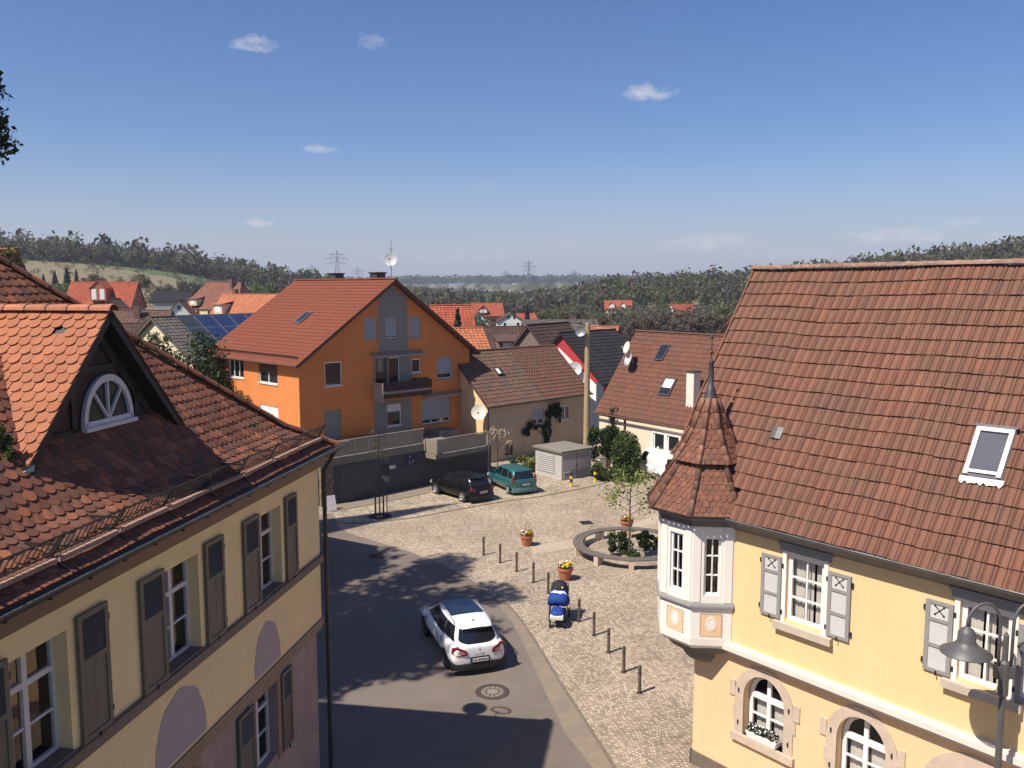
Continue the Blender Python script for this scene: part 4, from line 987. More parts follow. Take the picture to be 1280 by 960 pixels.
pantiles(rt, TOB, -.55, OB + .5, 0, LS, .30, .34, prof=[(0, .012), (.3, .0), (.7, .0), (.9, .02), (1, .012)], lift=.022, th=.016, jit=.003)
rt.obj('roof_tiles', M['red_tile'], orange)
rs = MB()
for T in (TOA, TOB):
    a = [(-.55, 0), (OB + .5, 0), (OB + .5, LS), (-.55, LS)]
    rs.add([T(u, v, -.01) for u, v in a] + [T(u, v, -.17) for u, v in a], [(0, 1, 2, 3), (7, 6, 5, 4), (0, 1, 5, 4), (1, 2, 6, 5), (2, 3, 7, 6), (3, 0, 4, 7)])
rs.obj('roof', M['brown_fascia'], orange)
cp = MB(); capline(cp, (OX, -.58, RZo + .03), (OX, OB + .5, RZo + .03), .11, .38); cp.obj('ridge_tiles', M['red_tile'], orange)
gt = MB(); gt.tube([TOA(-.55, -.03, -.03), TOA(OB + .5, -.03, -.03)], .075, 8); gt.bar(TOA(.1, .6, .10), TOA(OB, .6, .10), .04, .12); gt.bar(TOA(.1, .6, .2), TOA(OB, .6, .2), .03, .03); gt.obj('gutter', M['brown_fascia'], orange)
sk = MB(); 
for T in (TOA,):
    sk.hexa([T(4.3, 3.95, .0), T(5.1, 3.95, .0), T(5.1, 5.15, .0), T(4.3, 5.15, .0), T(4.3, 3.95, .1), T(5.1, 3.95, .1), T(5.1, 5.15, .1), T(4.3, 5.15, .1)])
so = sk.obj('skylight', M['zinc'], orange); p = MB(); p.quad(TOA(4.38, 4.05, .105), TOA(5.02, 4.05, .105), TOA(5.02, 5.07, .105), TOA(4.38, 5.07, .105)); p.obj('pane', M['dark_glass'], so)
for y in (1.7, 6.6):
    c = MB(); c.box(OX + .12, OX + .85, y, y + .8, RZo - .9, RZo + .42); co = c.obj('chimney', M['lead'], orange, bevel=.02)
    c = MB(); c.box(OX + .06, OX + .91, y - .06, y + .86, RZo + .42, RZo + .50); c.obj('chimney_cap', M['black'], co)
def dish(parent, c, r, face, m=None, arm=True, name='satellite_dish', pole=None):
    f = Vector(face).normalized(); c = Vector(c); d = MB(); n = 20
    a = f.cross(Vector((0, 0, 1))).normalized(); b = a.cross(f)
    V = [c - f * .0]; F = []
    for i, q in enumerate((.35, .7, 1.0)):
        for j in range(n): t = 2 * math.pi * j / n; V.append(c + (a * math.cos(t) + b * math.sin(t)) * r * q + f * (.22 * r * q * q))
    for j in range(n): F.append((0, 1 + j, 1 + (j + 1) % n))
    for i in range(2):
        for j in range(n): F.append((1 + i * n + j, 1 + i * n + (j + 1) % n, 1 + (i + 1) * n + (j + 1) % n, 1 + (i + 1) * n + j))
    d.add(V, F); o = d.obj(name, m or M['dish'], parent, smooth=True)
    e = MB(); e.tube([c - b * r * .95 + f * .2 * r, c + f * r * 1.0 - b * r * .15], .015, 6); e.box(*[x for k_ in range(3) for x in ((c + f * r * 1.0 - b * r * .15)[k_] - .05, (c + f * r * 1.0 - b * r * .15)[k_] + .05)])
    if pole: e.tube([Vector(pole), Vector(pole) + Vector((0, 0, 0)) + (c - Vector(pole)) * .9, c - f * .03], .025, 6)
    e.obj('dish_arm', M['steel'], o)
    return o
M['dish'] = mat('dish_grey', (.50, .50, .50), .5, .05, 3)
dish(left, (-.66, -1.66, 8.55), .36, (.7, -.7, .35), pole=(-.2, -1.66, 8.2))  # unseen dish added behind the hip, turned sunward to throw a round shadow
rg_ = MB(); rg_.tube([(-.62 + .18 * math.cos(a * math.pi / 12) * .7, -.95 + .27 * math.cos(a * math.pi / 12) * .9, 8.58 + .25 * math.sin(a * math.pi / 12)) for a in range(24)], .03, 6, closed=True); rg_.bar((-.2, -.95, 8.3), (-.6, -.95, 8.45), .03, .03); rg_.obj('ring_shadow_caster', M['gutter_dark'], left)  # unseen ring, added only for its shadow next to the dish's
M['dish_cream'] = mat('dish_cream', (.78, .70, .58), .5, .05, 3)
dish(orange, (OX - .05, -.05, RZo + 1.25), .42, (-.75, -.75, .25))
ms = MB(); ms.tube([(OX + .05, 0, RZo - .2), (OX + .05, 0, RZo + 1.9), (OX + .05, 0, RZo + 2.7)], [.03, .025, .012], 6); ms.bar((OX - .2, 0, RZo + 1.95), (OX + .3, 0, RZo + 1.95), .02, .02); ms.obj('aerial_mast', M['steel'], orange)
def rwin(parent, T, u0, u1, w0, w1, blind=.0, bm='blind', cols=(.5,), h=-.06, sill=True, mats=('white_paint', 'dark_glass'), label=None):
    o = window(parent, T, u0, u1, w0, w1, h, cols=cols, rows=(), fw=.07, mw=.08, mats=mats, room=False, label=label)
    if blind:
        b = MB(T); n = max(4, int((w1 - w0) * blind / .07))
        for i in range(n):
            z1 = w1 - (w1 - w0) * blind * i / n; z0 = w1 - (w1 - w0) * blind * (i + 1) / n
            b.quad((u0 + .02, h + .03, z0), (u1 - .02, h + .03, z0), (u1 - .02, h + .018, z1), (u0 + .02, h + .018, z1))
        b.obj('roller_blind', M[bm], o)
    if sill: s = MB(T); s.box(u0 - .05, u1 + .05, h, .06, w0 - .05, w0); s.obj('sill', M['white_paint'] if bm != 'blind' or not blind else M['orange_grey'], o)
    return o
rwin(orange, TO, 1.80, 3.06, 5.99, 7.47, cols=()); 
rwin(orange, TO, 4.78, 5.75, 8.76, 10.12, .95, cols=()); rwin(orange, TO, 6.41, 7.41, 8.74, 10.12, .9); rwin(orange, TO, 8.37, 9.36, 8.74, 10.1, .97, cols=())
rwin(orange, TO, 8.56, 9.33, 6.36, 7.28, cols=()); rwin(orange, TO, 10.75, 12.1, 5.78, 7.25, .78, cols=()); rwin(orange, TO, 6.45, 7.64, 2.95, 4.4, .35, 'white_blind', cols=()); rwin(orange, TO, 9.37, 11.93, 2.75, 4.45, .84, cols=(.33, .67))
rwin(orange, TO, 6.62, 7.56, 5.45, 7.5, cols=(), sill=False); rwin(orange, TO, 5.6, 6.6, 5.45, 7.5, cols=(), sill=False, mats=('orange_grey', 'dark_glass'))
rwin(orange, TOL, 6.78, 8.8, 6.1, 7.40, 0, cols=(.33, .67)); rwin(orange, TOL, 2.5, 4.8, 6.03, 7.38, .5, 'brown_fascia', cols=(.5,)); rwin(orange, TOL, 2.52, 4.78, 3.2, 4.62, .97, 'white_blind')
d = MB(TO); d.box(1.69, 2.91, -.12, -.06, 2.42, 4.50); d.obj('door', M['orange_grey'], orange)
def awning(u0, u1, z, out):
    a = MB(TO); a.hexa([(u0, .02, z), (u1, .02, z), (u1, out, z - .14), (u0, out, z - .14), (u0, .02, z + .05), (u1, .02, z + .05), (u1, out, z - .08), (u0, out, z - .08)])
    ao = a.obj('awning', M['awning'], orange); b = MB(TO); b.box(u0 - .05, u1 + .05, .015, .16, z + .02, z + .14); b.obj('awning_case', M['cove'], ao)
awning(5.25, 9.35, 7.70, .42); awning(9.45, 13.45, 4.70, .32)
bl = MB(TO); bl.box(5.43, 9.38, .0, 1.05, 5.25, 5.42); bo = bl.obj('balcony', M['orange_grey'], orange)
br = MB(TO); u = 5.43
while u < 9.36: br.box(u, u + .12, 1.0, 1.03, 4.95, 5.95); u += .155
br.box(5.43, 9.38, .98, 1.05, 5.93, 5.98); br.box(5.43, 5.45, 0, 1, 4.9, 5.97); br.obj('balcony_railing', M['dormer_wood'], bo)
br = MB(TO); br.box(5.40, 5.43, .02, 1.04, 4.75, 5.97); br.obj('side_screen', M['awning'], bo)
bt = np.concatenate([blobpts(70, TO(u, .95, 6.02), (.25, .12, .14)) for u in (8.0, 8.5, 9.0)]); V, F = quadcloud(bt, .045); pl = rawmesh('balcony_plants', V, F, M['leaf_mid'], None); pl.location = orange.location; pl.rotation_euler = orange.rotation_euler
tag(pl, 'green plants in boxes along the wooden balcony rail of the orange house', 'plants')

# ------------------------------------------------------------------ garage with roof terrace
M['garage_dark'] = mat('garage_dark', (.06, .062, .072), .8, .15, 1.5, bump=.1)
M['concrete'] = mat('concrete', (.21, .185, .15), .9, .1, 2, bump=.2, col2=(.17, .15, .125), mix2=.55, scale2=1)
M['rail_mesh'] = mat('frosted_rail', (.26, .22, .17), .35, .15, 1.2, col2=(.20, .19, .14), mix2=.55, scale2=.8)
garage = thing('garage', 'long dark garage front below a railed roof terrace in front of the orange house', 'garage', (-9.839, 46.943, 0), R(45))
def TGa(u, h, w): return (u, -h, w)
b = MB(TGa); b.box(-.1, 6.314, -4.2, 0, 0, 2.22); b.box(6.314, 12.0, -4.2, -.04, 0, 1.80); b.obj('front', M['garage_dark'], garage)
b = MB(TGa); 
for (u0, u1) in ((.3, 3.0), (3.2, 5.9)):
    b.box(u0, u1, .0, .02, .03, 2.0)
    for k in range(1, 6): b.box(u0, u1, .02, .028, .03 + k * .33, .04 + k * .33 + .01)
b.obj('garage_door', mat('garage_door_paint', (.052, .055, .07), .5, .1, 2), garage)
b = MB(TGa); b.box(-.95, 6.33, -4.4, .03, 2.2, 2.62); b.box(6.33, 10.62, -5.0, 1.166, 1.78, 2.06); b.box(6.30, 6.33, .03, 1.166, 1.78, 2.06); b.box(10.6, 12.4, -6.3, -3.5, 2.0, 2.4); b.obj('terrace_parapet', M['concrete'], garage)
b = MB(TGa); b.box(-.92, -.08, -1.0, -.02, 0, 2.2); b.obj('stone_pillar', mat('rubble_stone', (.22, .16, .12), .9, .45, 6, bump=.8, bscale=9, col2=(.09, .07, .055), mix2=.52, scale2=7, sharp2=.05), garage)
b = MB(TGa); b.box(-1.5, -.95, -1.2, -.3, 0, 2.3); b.obj('end_wall', M['cream_white'], garage)
rl = MB(TGa)
for i in range(8): u = -.7 + i * .98; rl.box(u, u + .06, -.03, .03, 2.62, 3.52)
for i in range(6): u = 6.42 + i * .82; rl.box(u, u + .06, 1.08, 1.14, 2.06, 2.98)
rl.box(-.8, 6.35, -.03, .03, 3.50, 3.55); rl.box(6.4, 10.6, 1.08, 1.14, 2.95, 3.0)
ro_ = rl.obj('railing', M['awning'], garage)
p = MB(TGa); p.quad((-.7, 0, 2.66), (6.3, 0, 2.66), (6.3, 0, 3.46), (-.7, 0, 3.46)); p.quad((6.42, 1.11, 2.1), (10.5, 1.11, 2.1), (10.5, 1.11, 2.92), (6.42, 1.11, 2.92)); p.quad((6.38, 0.05, 2.1), (6.38, 1.11, 2.1), (6.38, 1.11, 2.95), (6.38, 0.05, 2.95)); p.obj('railing_panel', M['rail_mesh'], ro_)
p = MB(TGa); p.tube([(10.55, 1.24, 2.0), (10.55, 1.24, .05)], .06, 8); p.tube([(10.55, 1.24, 2.0), (11.2, .9, 2.12)], .06, 8); p.obj('downpipe', M['zinc'], garage)
# small enamel sign and blue painted marks on the garage front
p = MB(TGa); p.box(3.35, 4.15, .022, .04, 1.42, 1.62); p.obj('sign_plate', M['old_white'], garage)
p = MB(TGa); p.box(4.85, 5.75, .03, .045, 1.45, 2.05); po = p.obj('blue_panel', mat('blue_panel', (.022, .028, .075), .6, .2, 4), garage)
p = MB(TGa)
for (u, z, s) in ((5.2, 1.95, .10), (5.18, 1.62, .14), (5.38, 1.6, .12), (5.5, 1.66, .08)):
    p.box(u, u + .022, .046, .05, z - s * .7, z + s * .7); p.box(u - .03, u + .06, .046, .051, z + s * .3, z + s * .3 + .02)
p.obj('painted_mark', M['old_white'], po)
# ------------------------------------------------------------------ beige house
M['beige'] = mat('beige_render', (.50, .39, .27), .9, .07, .8, bump=.15, col2=(.42, .33, .235), mix2=.58, scale2=.5, sharp2=.15, streak=.06)
M['tile_brown'] = mat('brown_pantile', (1, 1, 1), .8, .12, 4, islcols=[(.175, .095, .07), (.14, .08, .062), (.21, .115, .08), (.16, .095, .075)], col2=(.12, .09, .07), mix2=.56, scale2=.7, sharp2=.15, spec=.12)
M['tile_rust'] = mat('rust_pantile', (1, 1, 1), .8, .12, 4, islcols=[(.165, .07, .047), (.14, .06, .044), (.185, .08, .052), (.15, .067, .05)], col2=(.12, .067, .05), mix2=.56, scale2=.7, sharp2=.15, spec=.12)
M['tile_redlight'] = mat('light_red_tile', (1, 1, 1), .75, .12, 4, islcols=[(.40, .13, .075), (.35, .11, .065), (.44, .15, .085)], col2=(.28, .11, .075), mix2=.6, scale2=.5, spec=.12)
M['tile_dark'] = mat('dark_tile', (1, 1, 1), .7, .12, 4, islcols=[(.045, .036, .038), (.06, .045, .045), (.05, .04, .042)], spec=.12)
M['tile_darkbrown'] = mat('darkbrown_tile', (1, 1, 1), .75, .12, 4, islcols=[(.095, .06, .05), (.12, .075, .06), (.08, .055, .048)], col2=(.10, .08, .07), mix2=.6, scale2=.4, spec=.12)
def TB(u, h, w): return (u, -h, w)
beige = thing('house', 'low beige house with ivy on its front and brown pantile roof behind the parked cars', 'house', (-1.63, 58.2, 0), R(45))
BL, BS, BE, BR = 10.5, 7.3, 4.13, 7.45
hs = [rect(4.3, 5.6, 2.15, 3.3), rect(7.4, 8.5, 2.2, 3.25), rect(1.6, 2.4, .3, 1.1)]
w = MB(TB); w.wall([(0, 0), (BL, 0), (BL, BE), (0, BE)], hs, .16); w.T = None
w.poly([(0, 0, 0), (0, BS, 0), (0, BS, BE), (0, BS / 2, BR - .1), (0, 0, BE)]); w.poly([(BL, 0, 0), (BL, BS, 0), (BL, BS, BE), (BL, BS / 2, BR - .1), (BL, 0, BE)]); w.quad((0, BS, 0), (BL, BS, 0), (BL, BS, BE), (0, BS, BE))
wo = w.obj('wall', M['beige'], beige)
lw_ = MB(); lw_.poly([(-.006, 0.0, .02), (-.006, BS, .02), (-.006, BS, BE), (-.006, BS / 2, BR - .12), (-.006, 0, BE)]); lw_.obj('gable_render', mat('pale_yellow_render', (.72, .53, .29), .9, .05, 1), beige)
def gable_roof(parent, L, S, E_, Rz, m, tw=.26, tl=.34, ov_=.3, og=.25, prof=PROF_LITE, edge=None, lift=.03):
    t = MB(); half = S / 2; sl = math.hypot(half, Rz - E_); c = half / sl; s = (Rz - E_) / sl
    A = lambda u, v, h: (u, (v - ov_) * c - h * s, E_ + (v - ov_) * s + h * c)
    B = lambda u, v, h: (u, S - (v - ov_) * c + h * s, E_ + (v - ov_) * s + h * c)
    sb = MB()
    for T in (A, B):
        pantiles(t, T, -og, L + og, 0, sl + ov_, tw, tl, prof=prof, lift=lift, th=.02)
        q = [(-og + .02, .02), (L + og - .02, .02), (L + og - .02, sl + ov_), (-og + .02, sl + ov_)]
        sb.add([T(u, v, -.01) for u, v in q] + [T(u, v, -.14) for u, v in q], [(0, 1, 2, 3), (7, 6, 5, 4), (0, 1, 5, 4), (1, 2, 6, 5), (2, 3, 7, 6), (3, 0, 4, 7)])
    ro = sb.obj('roof', edge or M['brown_fascia'], parent); t.obj('roof_tiles', m, ro)
    cp = MB(); capline(cp, (-og, S / 2, Rz + .03), (L + og, S / 2, Rz + .03), .10, .40); cp.obj('ridge_tiles', m, ro)
    return A, B, ro
A_, B_, ro = gable_roof(beige, BL, BS, BE, BR, M['tile_brown'])
t = MB(); 
pantiles(t, lambda u, v, h: A_(u, v, h + .012), 5.6, BL + .25, 0, 5.35, .26, .34, prof=PROF_LITE, lift=.032); t.obj('newer_roof_tiles', M['tile_rust'], ro)
sk = MB(); q = [(2.6, 2.7), (3.2, 2.7), (3.2, 3.3), (2.6, 3.3)]; sk.hexa([A_(u, v, 0) for u, v in q] + [A_(u, v, .16) for u, v in q]); so = sk.obj('roof_hatch', M['lead'], beige); p = MB(); p.quad(*[A_(u, v, .165) for u, v in [(2.65, 2.75), (2.95, 2.75), (2.95, 3.25), (2.65, 3.25)]]); p.obj('pane', M['cream_white'], so)
rwin(beige, TB, 4.3, 5.6, 2.15, 3.3, .7, 'blind', cols=(.5,)); rwin(beige, TB, 7.4, 8.5, 2.2, 3.25, 0, cols=(.5,)); rwin(beige, TB, 1.6, 2.4, .3, 1.1, 0, cols=(), sill=False, mats=('dormer_wood', 'dark_glass'))
dish(beige, (-.55, .35, 3.55), .52, (-.72, -.66, .25), M['dish_cream'])
gd = MB(); gd.tube([(-.1, -.12, BE - .15), (-.1, -.12, .1)], .045, 8); gd.tube([(-.3, -.33, BE - .22), (BL + .3, -.33, BE - .22)], .06, 8); gd.obj('gutter', M['gutter_dark'], beige)
# ivy (a plant of its own)
pts = np.concatenate([blobpts(900, (6.3, -.16, 2.9), (.75, .12, .75), 10, .35), blobpts(450, (5.9, -.14, 1.6), (.5, .1, 1.0), 8, .4), blobpts(350, (3.7, -.14, 2.2), (.5, .1, .75), 8, .4), blobpts(250, (4.9, -.13, 1.9), (.9, .08, .3), 6, .4), blobpts(250, (7.1, -.13, 2.9), (.35, .1, .8), 6, .4), blobpts(200, (5.8, -.15, .6), (.4, .1, .6), 6, .4)])
V, F = quadcloud(pts, .075); iv = thing('ivy', 'dark ivy climbing round the windows on the beige house front', 'climbing plant', beige.location, beige.rotation_euler.z)
rawmesh('foliage', V, F, M['leaf_dark'], iv); s = MB(); s.tube([(5.9, -.05, 0), (5.8, -.06, 1.1), (6.2, -.05, 2.2), (6.4, -.05, 3)], [.05, .04, .03, .01], 6); s.tube([(5.8, -.06, 1.1), (4.6, -.05, 1.9), (3.7, -.05, 2.4)], [.03, .025, .01], 6); s.obj('stem', M['bark'], iv)

# ------------------------------------------------------------------ cream house right of the middle
midp = Vector((5.98, 58.2)); ma = math.atan2(-.81, .59)
mid = thing('house', 'cream house with steep rust brown roof carrying two dishes, left behind the turret', 'house', (midp.x, midp.y, 0), ma)
ML, MS, ME, MR = 14.2, 7.25, 3.82, 8.98
hs = [rect(5.15, 6.1, 1.35, 2.85), rect(6.35, 7.35, 1.35, 2.85)]
w = MB(TB); w.wall([(0, 0), (ML, 0), (ML, ME), (0, ME)], hs, .16); w.T = None
for x in (0, ML): w.poly([(x, 0, 0), (x, MS, 0), (x, MS, ME), (x, MS / 2, MR - .1), (x, 0, ME)])
w.quad((0, MS, 0), (ML, MS, 0), (ML, MS, ME), (0, MS, ME)); w.obj('wall', mat('cream_render', (.76, .63, .47), .9, .04, 1, col2=(.70, .57, .42), mix2=.6, scale2=.6, streak=.1), mid)
Am, Bm, ro = gable_roof(mid, ML, MS, ME, MR, M['tile_rust'], ov_=.3, tw=.24, tl=.34)
for hq in hs: 
    o = rwin(mid, TB, hq[0][0], hq[1][0], hq[0][1], hq[2][1], 0, cols=(), mats=('white_paint', 'dark_glass')); f = MB(TB); f.box(hq[0][0] - .14, hq[0][0], .0, .02, hq[0][1], hq[2][1]); f.box(hq[1][0], hq[1][0] + .14, .0, .02, hq[0][1], hq[2][1]); f.box(hq[0][0] - .14, hq[1][0] + .14, .0, .022, hq[2][1], hq[2][1] + .1); f.obj('window_surround', M['cream_white'], o)
bd_ = MB(); bd_.lathe([(.02, 1.42), (.14, 1.48), (.16, 1.62), (.07, 1.75), (.055, 1.9), (.08, 1.96), (.0, 2.03)], 8, (5.6, -.02, 0)); tag(bd_.obj('figurine', M['cream_white'], None, loc=mid.location), 'small white bird figurine standing inside the cream house window', 'figurine'); bpy.data.objects['figurine'].rotation_euler.z = ma
dpp = MB(); dpp.tube([(2.6, -.1, ME - .1), (2.6, -.08, .1)], .06, 8); dpp.tube([(-.3, -.36, ME - .3), (ML, -.36, ME - .3)], .07, 8); dpp.obj('gutter', M['brown_fascia'], mid)
def roofbox(parent, T, u0, u1, v0, v1, name='skylight', m='lead', pane='dark_glass', h=.12):
    s = MB(); q = [(u0, v0), (u1, v0), (u1, v1), (u0, v1)]; s.hexa([T(u, v, -.02) for u, v in q] + [T(u, v, h) for u, v in q]); so = s.obj(name, M[m], parent)
    p = MB(); e = .09; p.quad(*[T(u, v, h + .006) for u, v in [(u0 + e, v0 + e), (u1 - e, v0 + e), (u1 - e, v1 - e), (u0 + e, v1 - e)]]); p.obj('pane', M[pane], so)
roofbox(mid, Am, 2.8, 3.6, 4.4, 5.65); roofbox(mid, Am, 4.6, 5.6, 1.9, 3.2, pane='dark_glass')
dish(mid, Am(1.04, 4.6, 1.1), .43, (-.3, -.9, .3), M['dish_cream'], pole=Am(1.1, 3.95, 0)); dish(mid, Am(1.25, 3.95, .68), .48, (-.3, -.9, .3), M['dish'], pole=Am(1.1, 3.95, 0))
bl_ = MB(); q = [(4.72, 2.45), (5.48, 2.45), (5.48, 3.08), (4.72, 3.08)]; bl_.quad(*[Am(u, v, .13) for u, v in q]); bl_.obj('skylight_blind', M['cream_white'], mid)
# chimney stands in front, on the roof
cpos = AT(867, 465, 52.6); 
ch = MB(); inv = Matrix.Rotation(-ma, 4, 'Z'); lp = inv @ (Vector((cpos.x, cpos.y, 0)) - Vector((midp.x, midp.y, 0)))
ch.box(lp.x - .3, lp.x + .3, lp.y - .3, lp.y + .3, 2.6, cpos.z); co = ch.obj('chimney', mat('chimney_white', (.74, .64, .54), .9, .06, 2), mid); ch = MB(); ch.box(lp.x - .36, lp.x + .36, lp.y - .36, lp.y + .36, cpos.z, cpos.z + .08); ch.obj('chimney_cap', M['lead'], co)

# ------------------------------------------------------------------ houses of the town behind
def roofmat(name, col, v=.2):
    return mat(name, col, .8, .14, .6, col2=tuple(c * .72 for c in col), mix2=.58, scale2=.5, sharp2=.15)
BRICK = {}
def seamed(name, col, tw=.3, tl=.36):
    m = mat(name, col, .8, .12, .8, col2=tuple(c * .7 for c in col), mix2=.6, scale2=.35, sharp2=.15)
    return m
RM = dict(red=(.36, .095, .055), orange=(.44, .16, .085), brown=(.15, .088, .068), dkbrown=(.095, .062, .053), grey=(.13, .115, .105), black=(.036, .034, .038), rust=(.23, .10, .07))
WM = dict(white=(.74, .72, .69), cream=(.68, .58, .40), red=(.42, .11, .075), brown=(.20, .14, .11), yellow=(.70, .58, .30), greyw=(.42, .40, .37), half=(.60, .52, .42), crimson=(.42, .035, .04))
for k_, c in RM.items(): RM[k_] = mat('roof_' + k_, (1, 1, 1), .85, .12, .8, spec=.12, islcols=[tuple(q * f for q in c) for f in (.8, 1.0, 1.15, .9)], col2=tuple(q * .75 for q in c), mix2=.6, scale2=.4, sharp2=.12)
for k_, c in WM.items(): WM[k_] = mat('wall_' + k_, c, .9, .06, .5)
def house(label, c, rot, L, S, ze, zr, wall, roof, zg=None, wins=True, dormer=None, chim=None, name='house', hip=0, tw=.4, tl=.42, extra=None):
    """c: centre (x,y); ridge along local x"""
    zg = th(c[0], c[1]) - 1.5 if zg is None else zg
    t = thing(name, label, 'house', (c[0], c[1], 0), rot)
    hx, hy = L / 2, S / 2; w = MB(); zz = zr - .12
    w.quad((-hx, -hy, zg), (hx, -hy, zg), (hx, -hy, ze), (-hx, -hy, ze)); w.quad((-hx, hy, zg), (hx, hy, zg), (hx, hy, ze), (-hx, hy, ze))
    for sx in (-1, 1):
        if hip: w.quad((sx * hx, -hy, zg), (sx * hx, hy, zg), (sx * hx, hy, ze), (sx * hx, -hy, ze))
        else: w.poly([(sx * hx, -hy, zg), (sx * hx, hy, zg), (sx * hx, hy, ze), (sx * hx, 0, zz), (sx * hx, -hy, ze)])
    w.obj('wall', WM[wall], t)
    sl = math.hypot(hy, zr - ze); cc = hy / sl; s = (zr - ze) / sl; o_ = .35; g = .3
    A = lambda u, v, h: (u, -hy + (v - o_) * cc - h * s, ze + (v - o_) * s + h * cc)
    B = lambda u, v, h: (u, hy - (v - o_) * cc + h * s, ze + (v - o_) * s + h * cc)
    sb = MB(); tb = MB()
    for T in (A, B):
        V = sl + o_
        q = [(-hx - g, 0), (hx + g, 0), (hx + g - hip, V), (-hx - g + hip, V)]
        sb.add([T(u, v, -.01) for u, v in q] + [T(u, v, -.16) for u, v in q], [(0, 1, 2, 3), (7, 6, 5, 4), (0, 1, 5, 4), (1, 2, 6, 5), (2, 3, 7, 6), (3, 0, 4, 7)])
        sk = (lambda u, v: abs(u) > hx + g - hip * v / V) if hip else None
        pantiles(tb, T, -hx - g, hx + g, 0, V, tw, tl, prof=[(0, .02), (.35, 0), (.7, .01), (.85, .045), (1, .02)], lift=.04, th=.03, skip=sk)
    if hip:
        for sx in (-1, 1): sb.add([(sx * (hx + g), -hy - o_ * cc, ze - o_ * s), (sx * (hx + g), hy + o_ * cc, ze - o_ * s), (sx * (hx + g - hip), 0, zr)], [(0, 1, 2)])
    ro = sb.obj('roof', RM[roof], t); tb.obj('roof_tiles', RM[roof], ro)
    cp = MB(); capline(cp, (-hx - g + hip, 0, zr + .02), (hx + g - hip, 0, zr + .02), .12, .5); cp.obj('ridge_tiles', RM[roof], ro)
    def wn_(T, u0, u1, w0, w1):
        f = MB(T); f.box(u0, u1, 0, .05, w0, w1); fo = f.obj('window', M['white_paint'], t); p = MB(T); p.box(u0 + .09, u1 - .09, .045, .056, w0 + .09, w1 - .09); p.obj('pane', M['dark_glass'], fo)
    if wins:
        for sx in (-1, 1):
            T = lambda u, h, w, sx=sx: (sx * (hx + h), u, w)
            for z in ([ze - 1.3] + ([ze + (zr - ze) * .28] if zr - ze > 2 else []) + ([ze - 3.8] if ze - zg > 4.2 else [])):
                span = hy * .8 if z < ze else hy * .35
                for u in ((-span * .6, span * .6) if span > 1.2 else (0,)): wn_(T, u - .45, u + .45, z, z + 1.1)
        T = lambda u, h, w: (u, -hy - h, w); n = max(1, int(L / 3))
        for i in range(n): u = -hx + L * (i + .5) / n; wn_(T, u - .5, u + .5, ze - 1.55, ze - .45)
    if chim:
        x, y = chim; z = zr - abs(y) / hy * (zr - ze); c_ = MB(); c_.box(x - .35, x + .35, y - .35, y + .35, z - .5, zr + .8); co = c_.obj('chimney', M['cap_brown'], t); c_ = MB(); c_.box(x - .4, x + .4, y - .4, y + .4, zr + .8, zr + .88); c_.obj('chimney_cap', M['lead'], co)
    if dormer:
        for (u, wd, z0, z1, out, kind) in dormer:
            # dormer on the front slope
            yf = -hy + (z0 - ze) / s * cc - out
            d = MB(); d.quad((u - wd / 2, yf, z0), (u + wd / 2, yf, z0), (u + wd / 2, yf, z1), (u - wd / 2, yf, z1))
            yb = -hy + (z1 - ze) / s * cc + .3
            for sx in (-1, 1): d.quad((u + sx * wd / 2, yf, z0), (u + sx * wd / 2, yf, z1), (u + sx * wd / 2, yb, z1), (u + sx * wd / 2, yb, z0))
            if kind == 'gable': d.poly([(u - wd / 2, yf, z1), (u + wd / 2, yf, z1), (u, yf, z1 + wd * .45)])
            do = d.obj('dormer', WM[wall], t); r = MB()
            if kind == 'gable':
                zt = z1 + wd * .45; yt = -hy + (zt - ze) / s * cc + .2
                for sx in (-1, 1): r.hexa([(u + sx * (wd / 2 + .2), yf - .2, z1 - .12), (u, yf - .2, zt + .05), (u, yt, zt + .05), (u + sx * (wd / 2 + .2), yt, z1 - .12), (u + sx * (wd / 2 + .2), yf - .2, z1), (u, yf - .2, zt + .17), (u, yt, zt + .17), (u + sx * (wd / 2 + .2), yt, z1)])
            else:
                yt = -hy + (z1 + .5 - ze) / s * cc + .2; zt = z1 + .5
                r.hexa([(u - wd / 2 - .2, yf - .25, z1 - .05), (u + wd / 2 + .2, yf - .25, z1 - .05), (u + wd / 2 + .2, yt, zt), (u - wd / 2 - .2, yt, zt), (u - wd / 2 - .2, yf - .25, z1 + .1), (u + wd / 2 + .2, yf - .25, z1 + .1), (u + wd / 2 + .2, yt, zt + .12), (u - wd / 2 - .2, yt, zt + .12)])
            r.obj('dormer_roof', RM[roof], do)
            T = lambda u_, h, w, yf=yf: (u_, yf - h, w); k = max(1, int(wd / 1.3))
            for i in range(k):
                uu = u - wd / 2 + wd * (i + .5) / k; f = MB(T); f.box(uu - .5, uu + .5, 0, .04, z0 + .25, z1 - .12); fo = f.obj('dormer_window', M['white_paint'], do)
                p = MB(T)
    return t
def ctr(u, Y): p = AT(u, 360, Y); return (p.x, p.y)
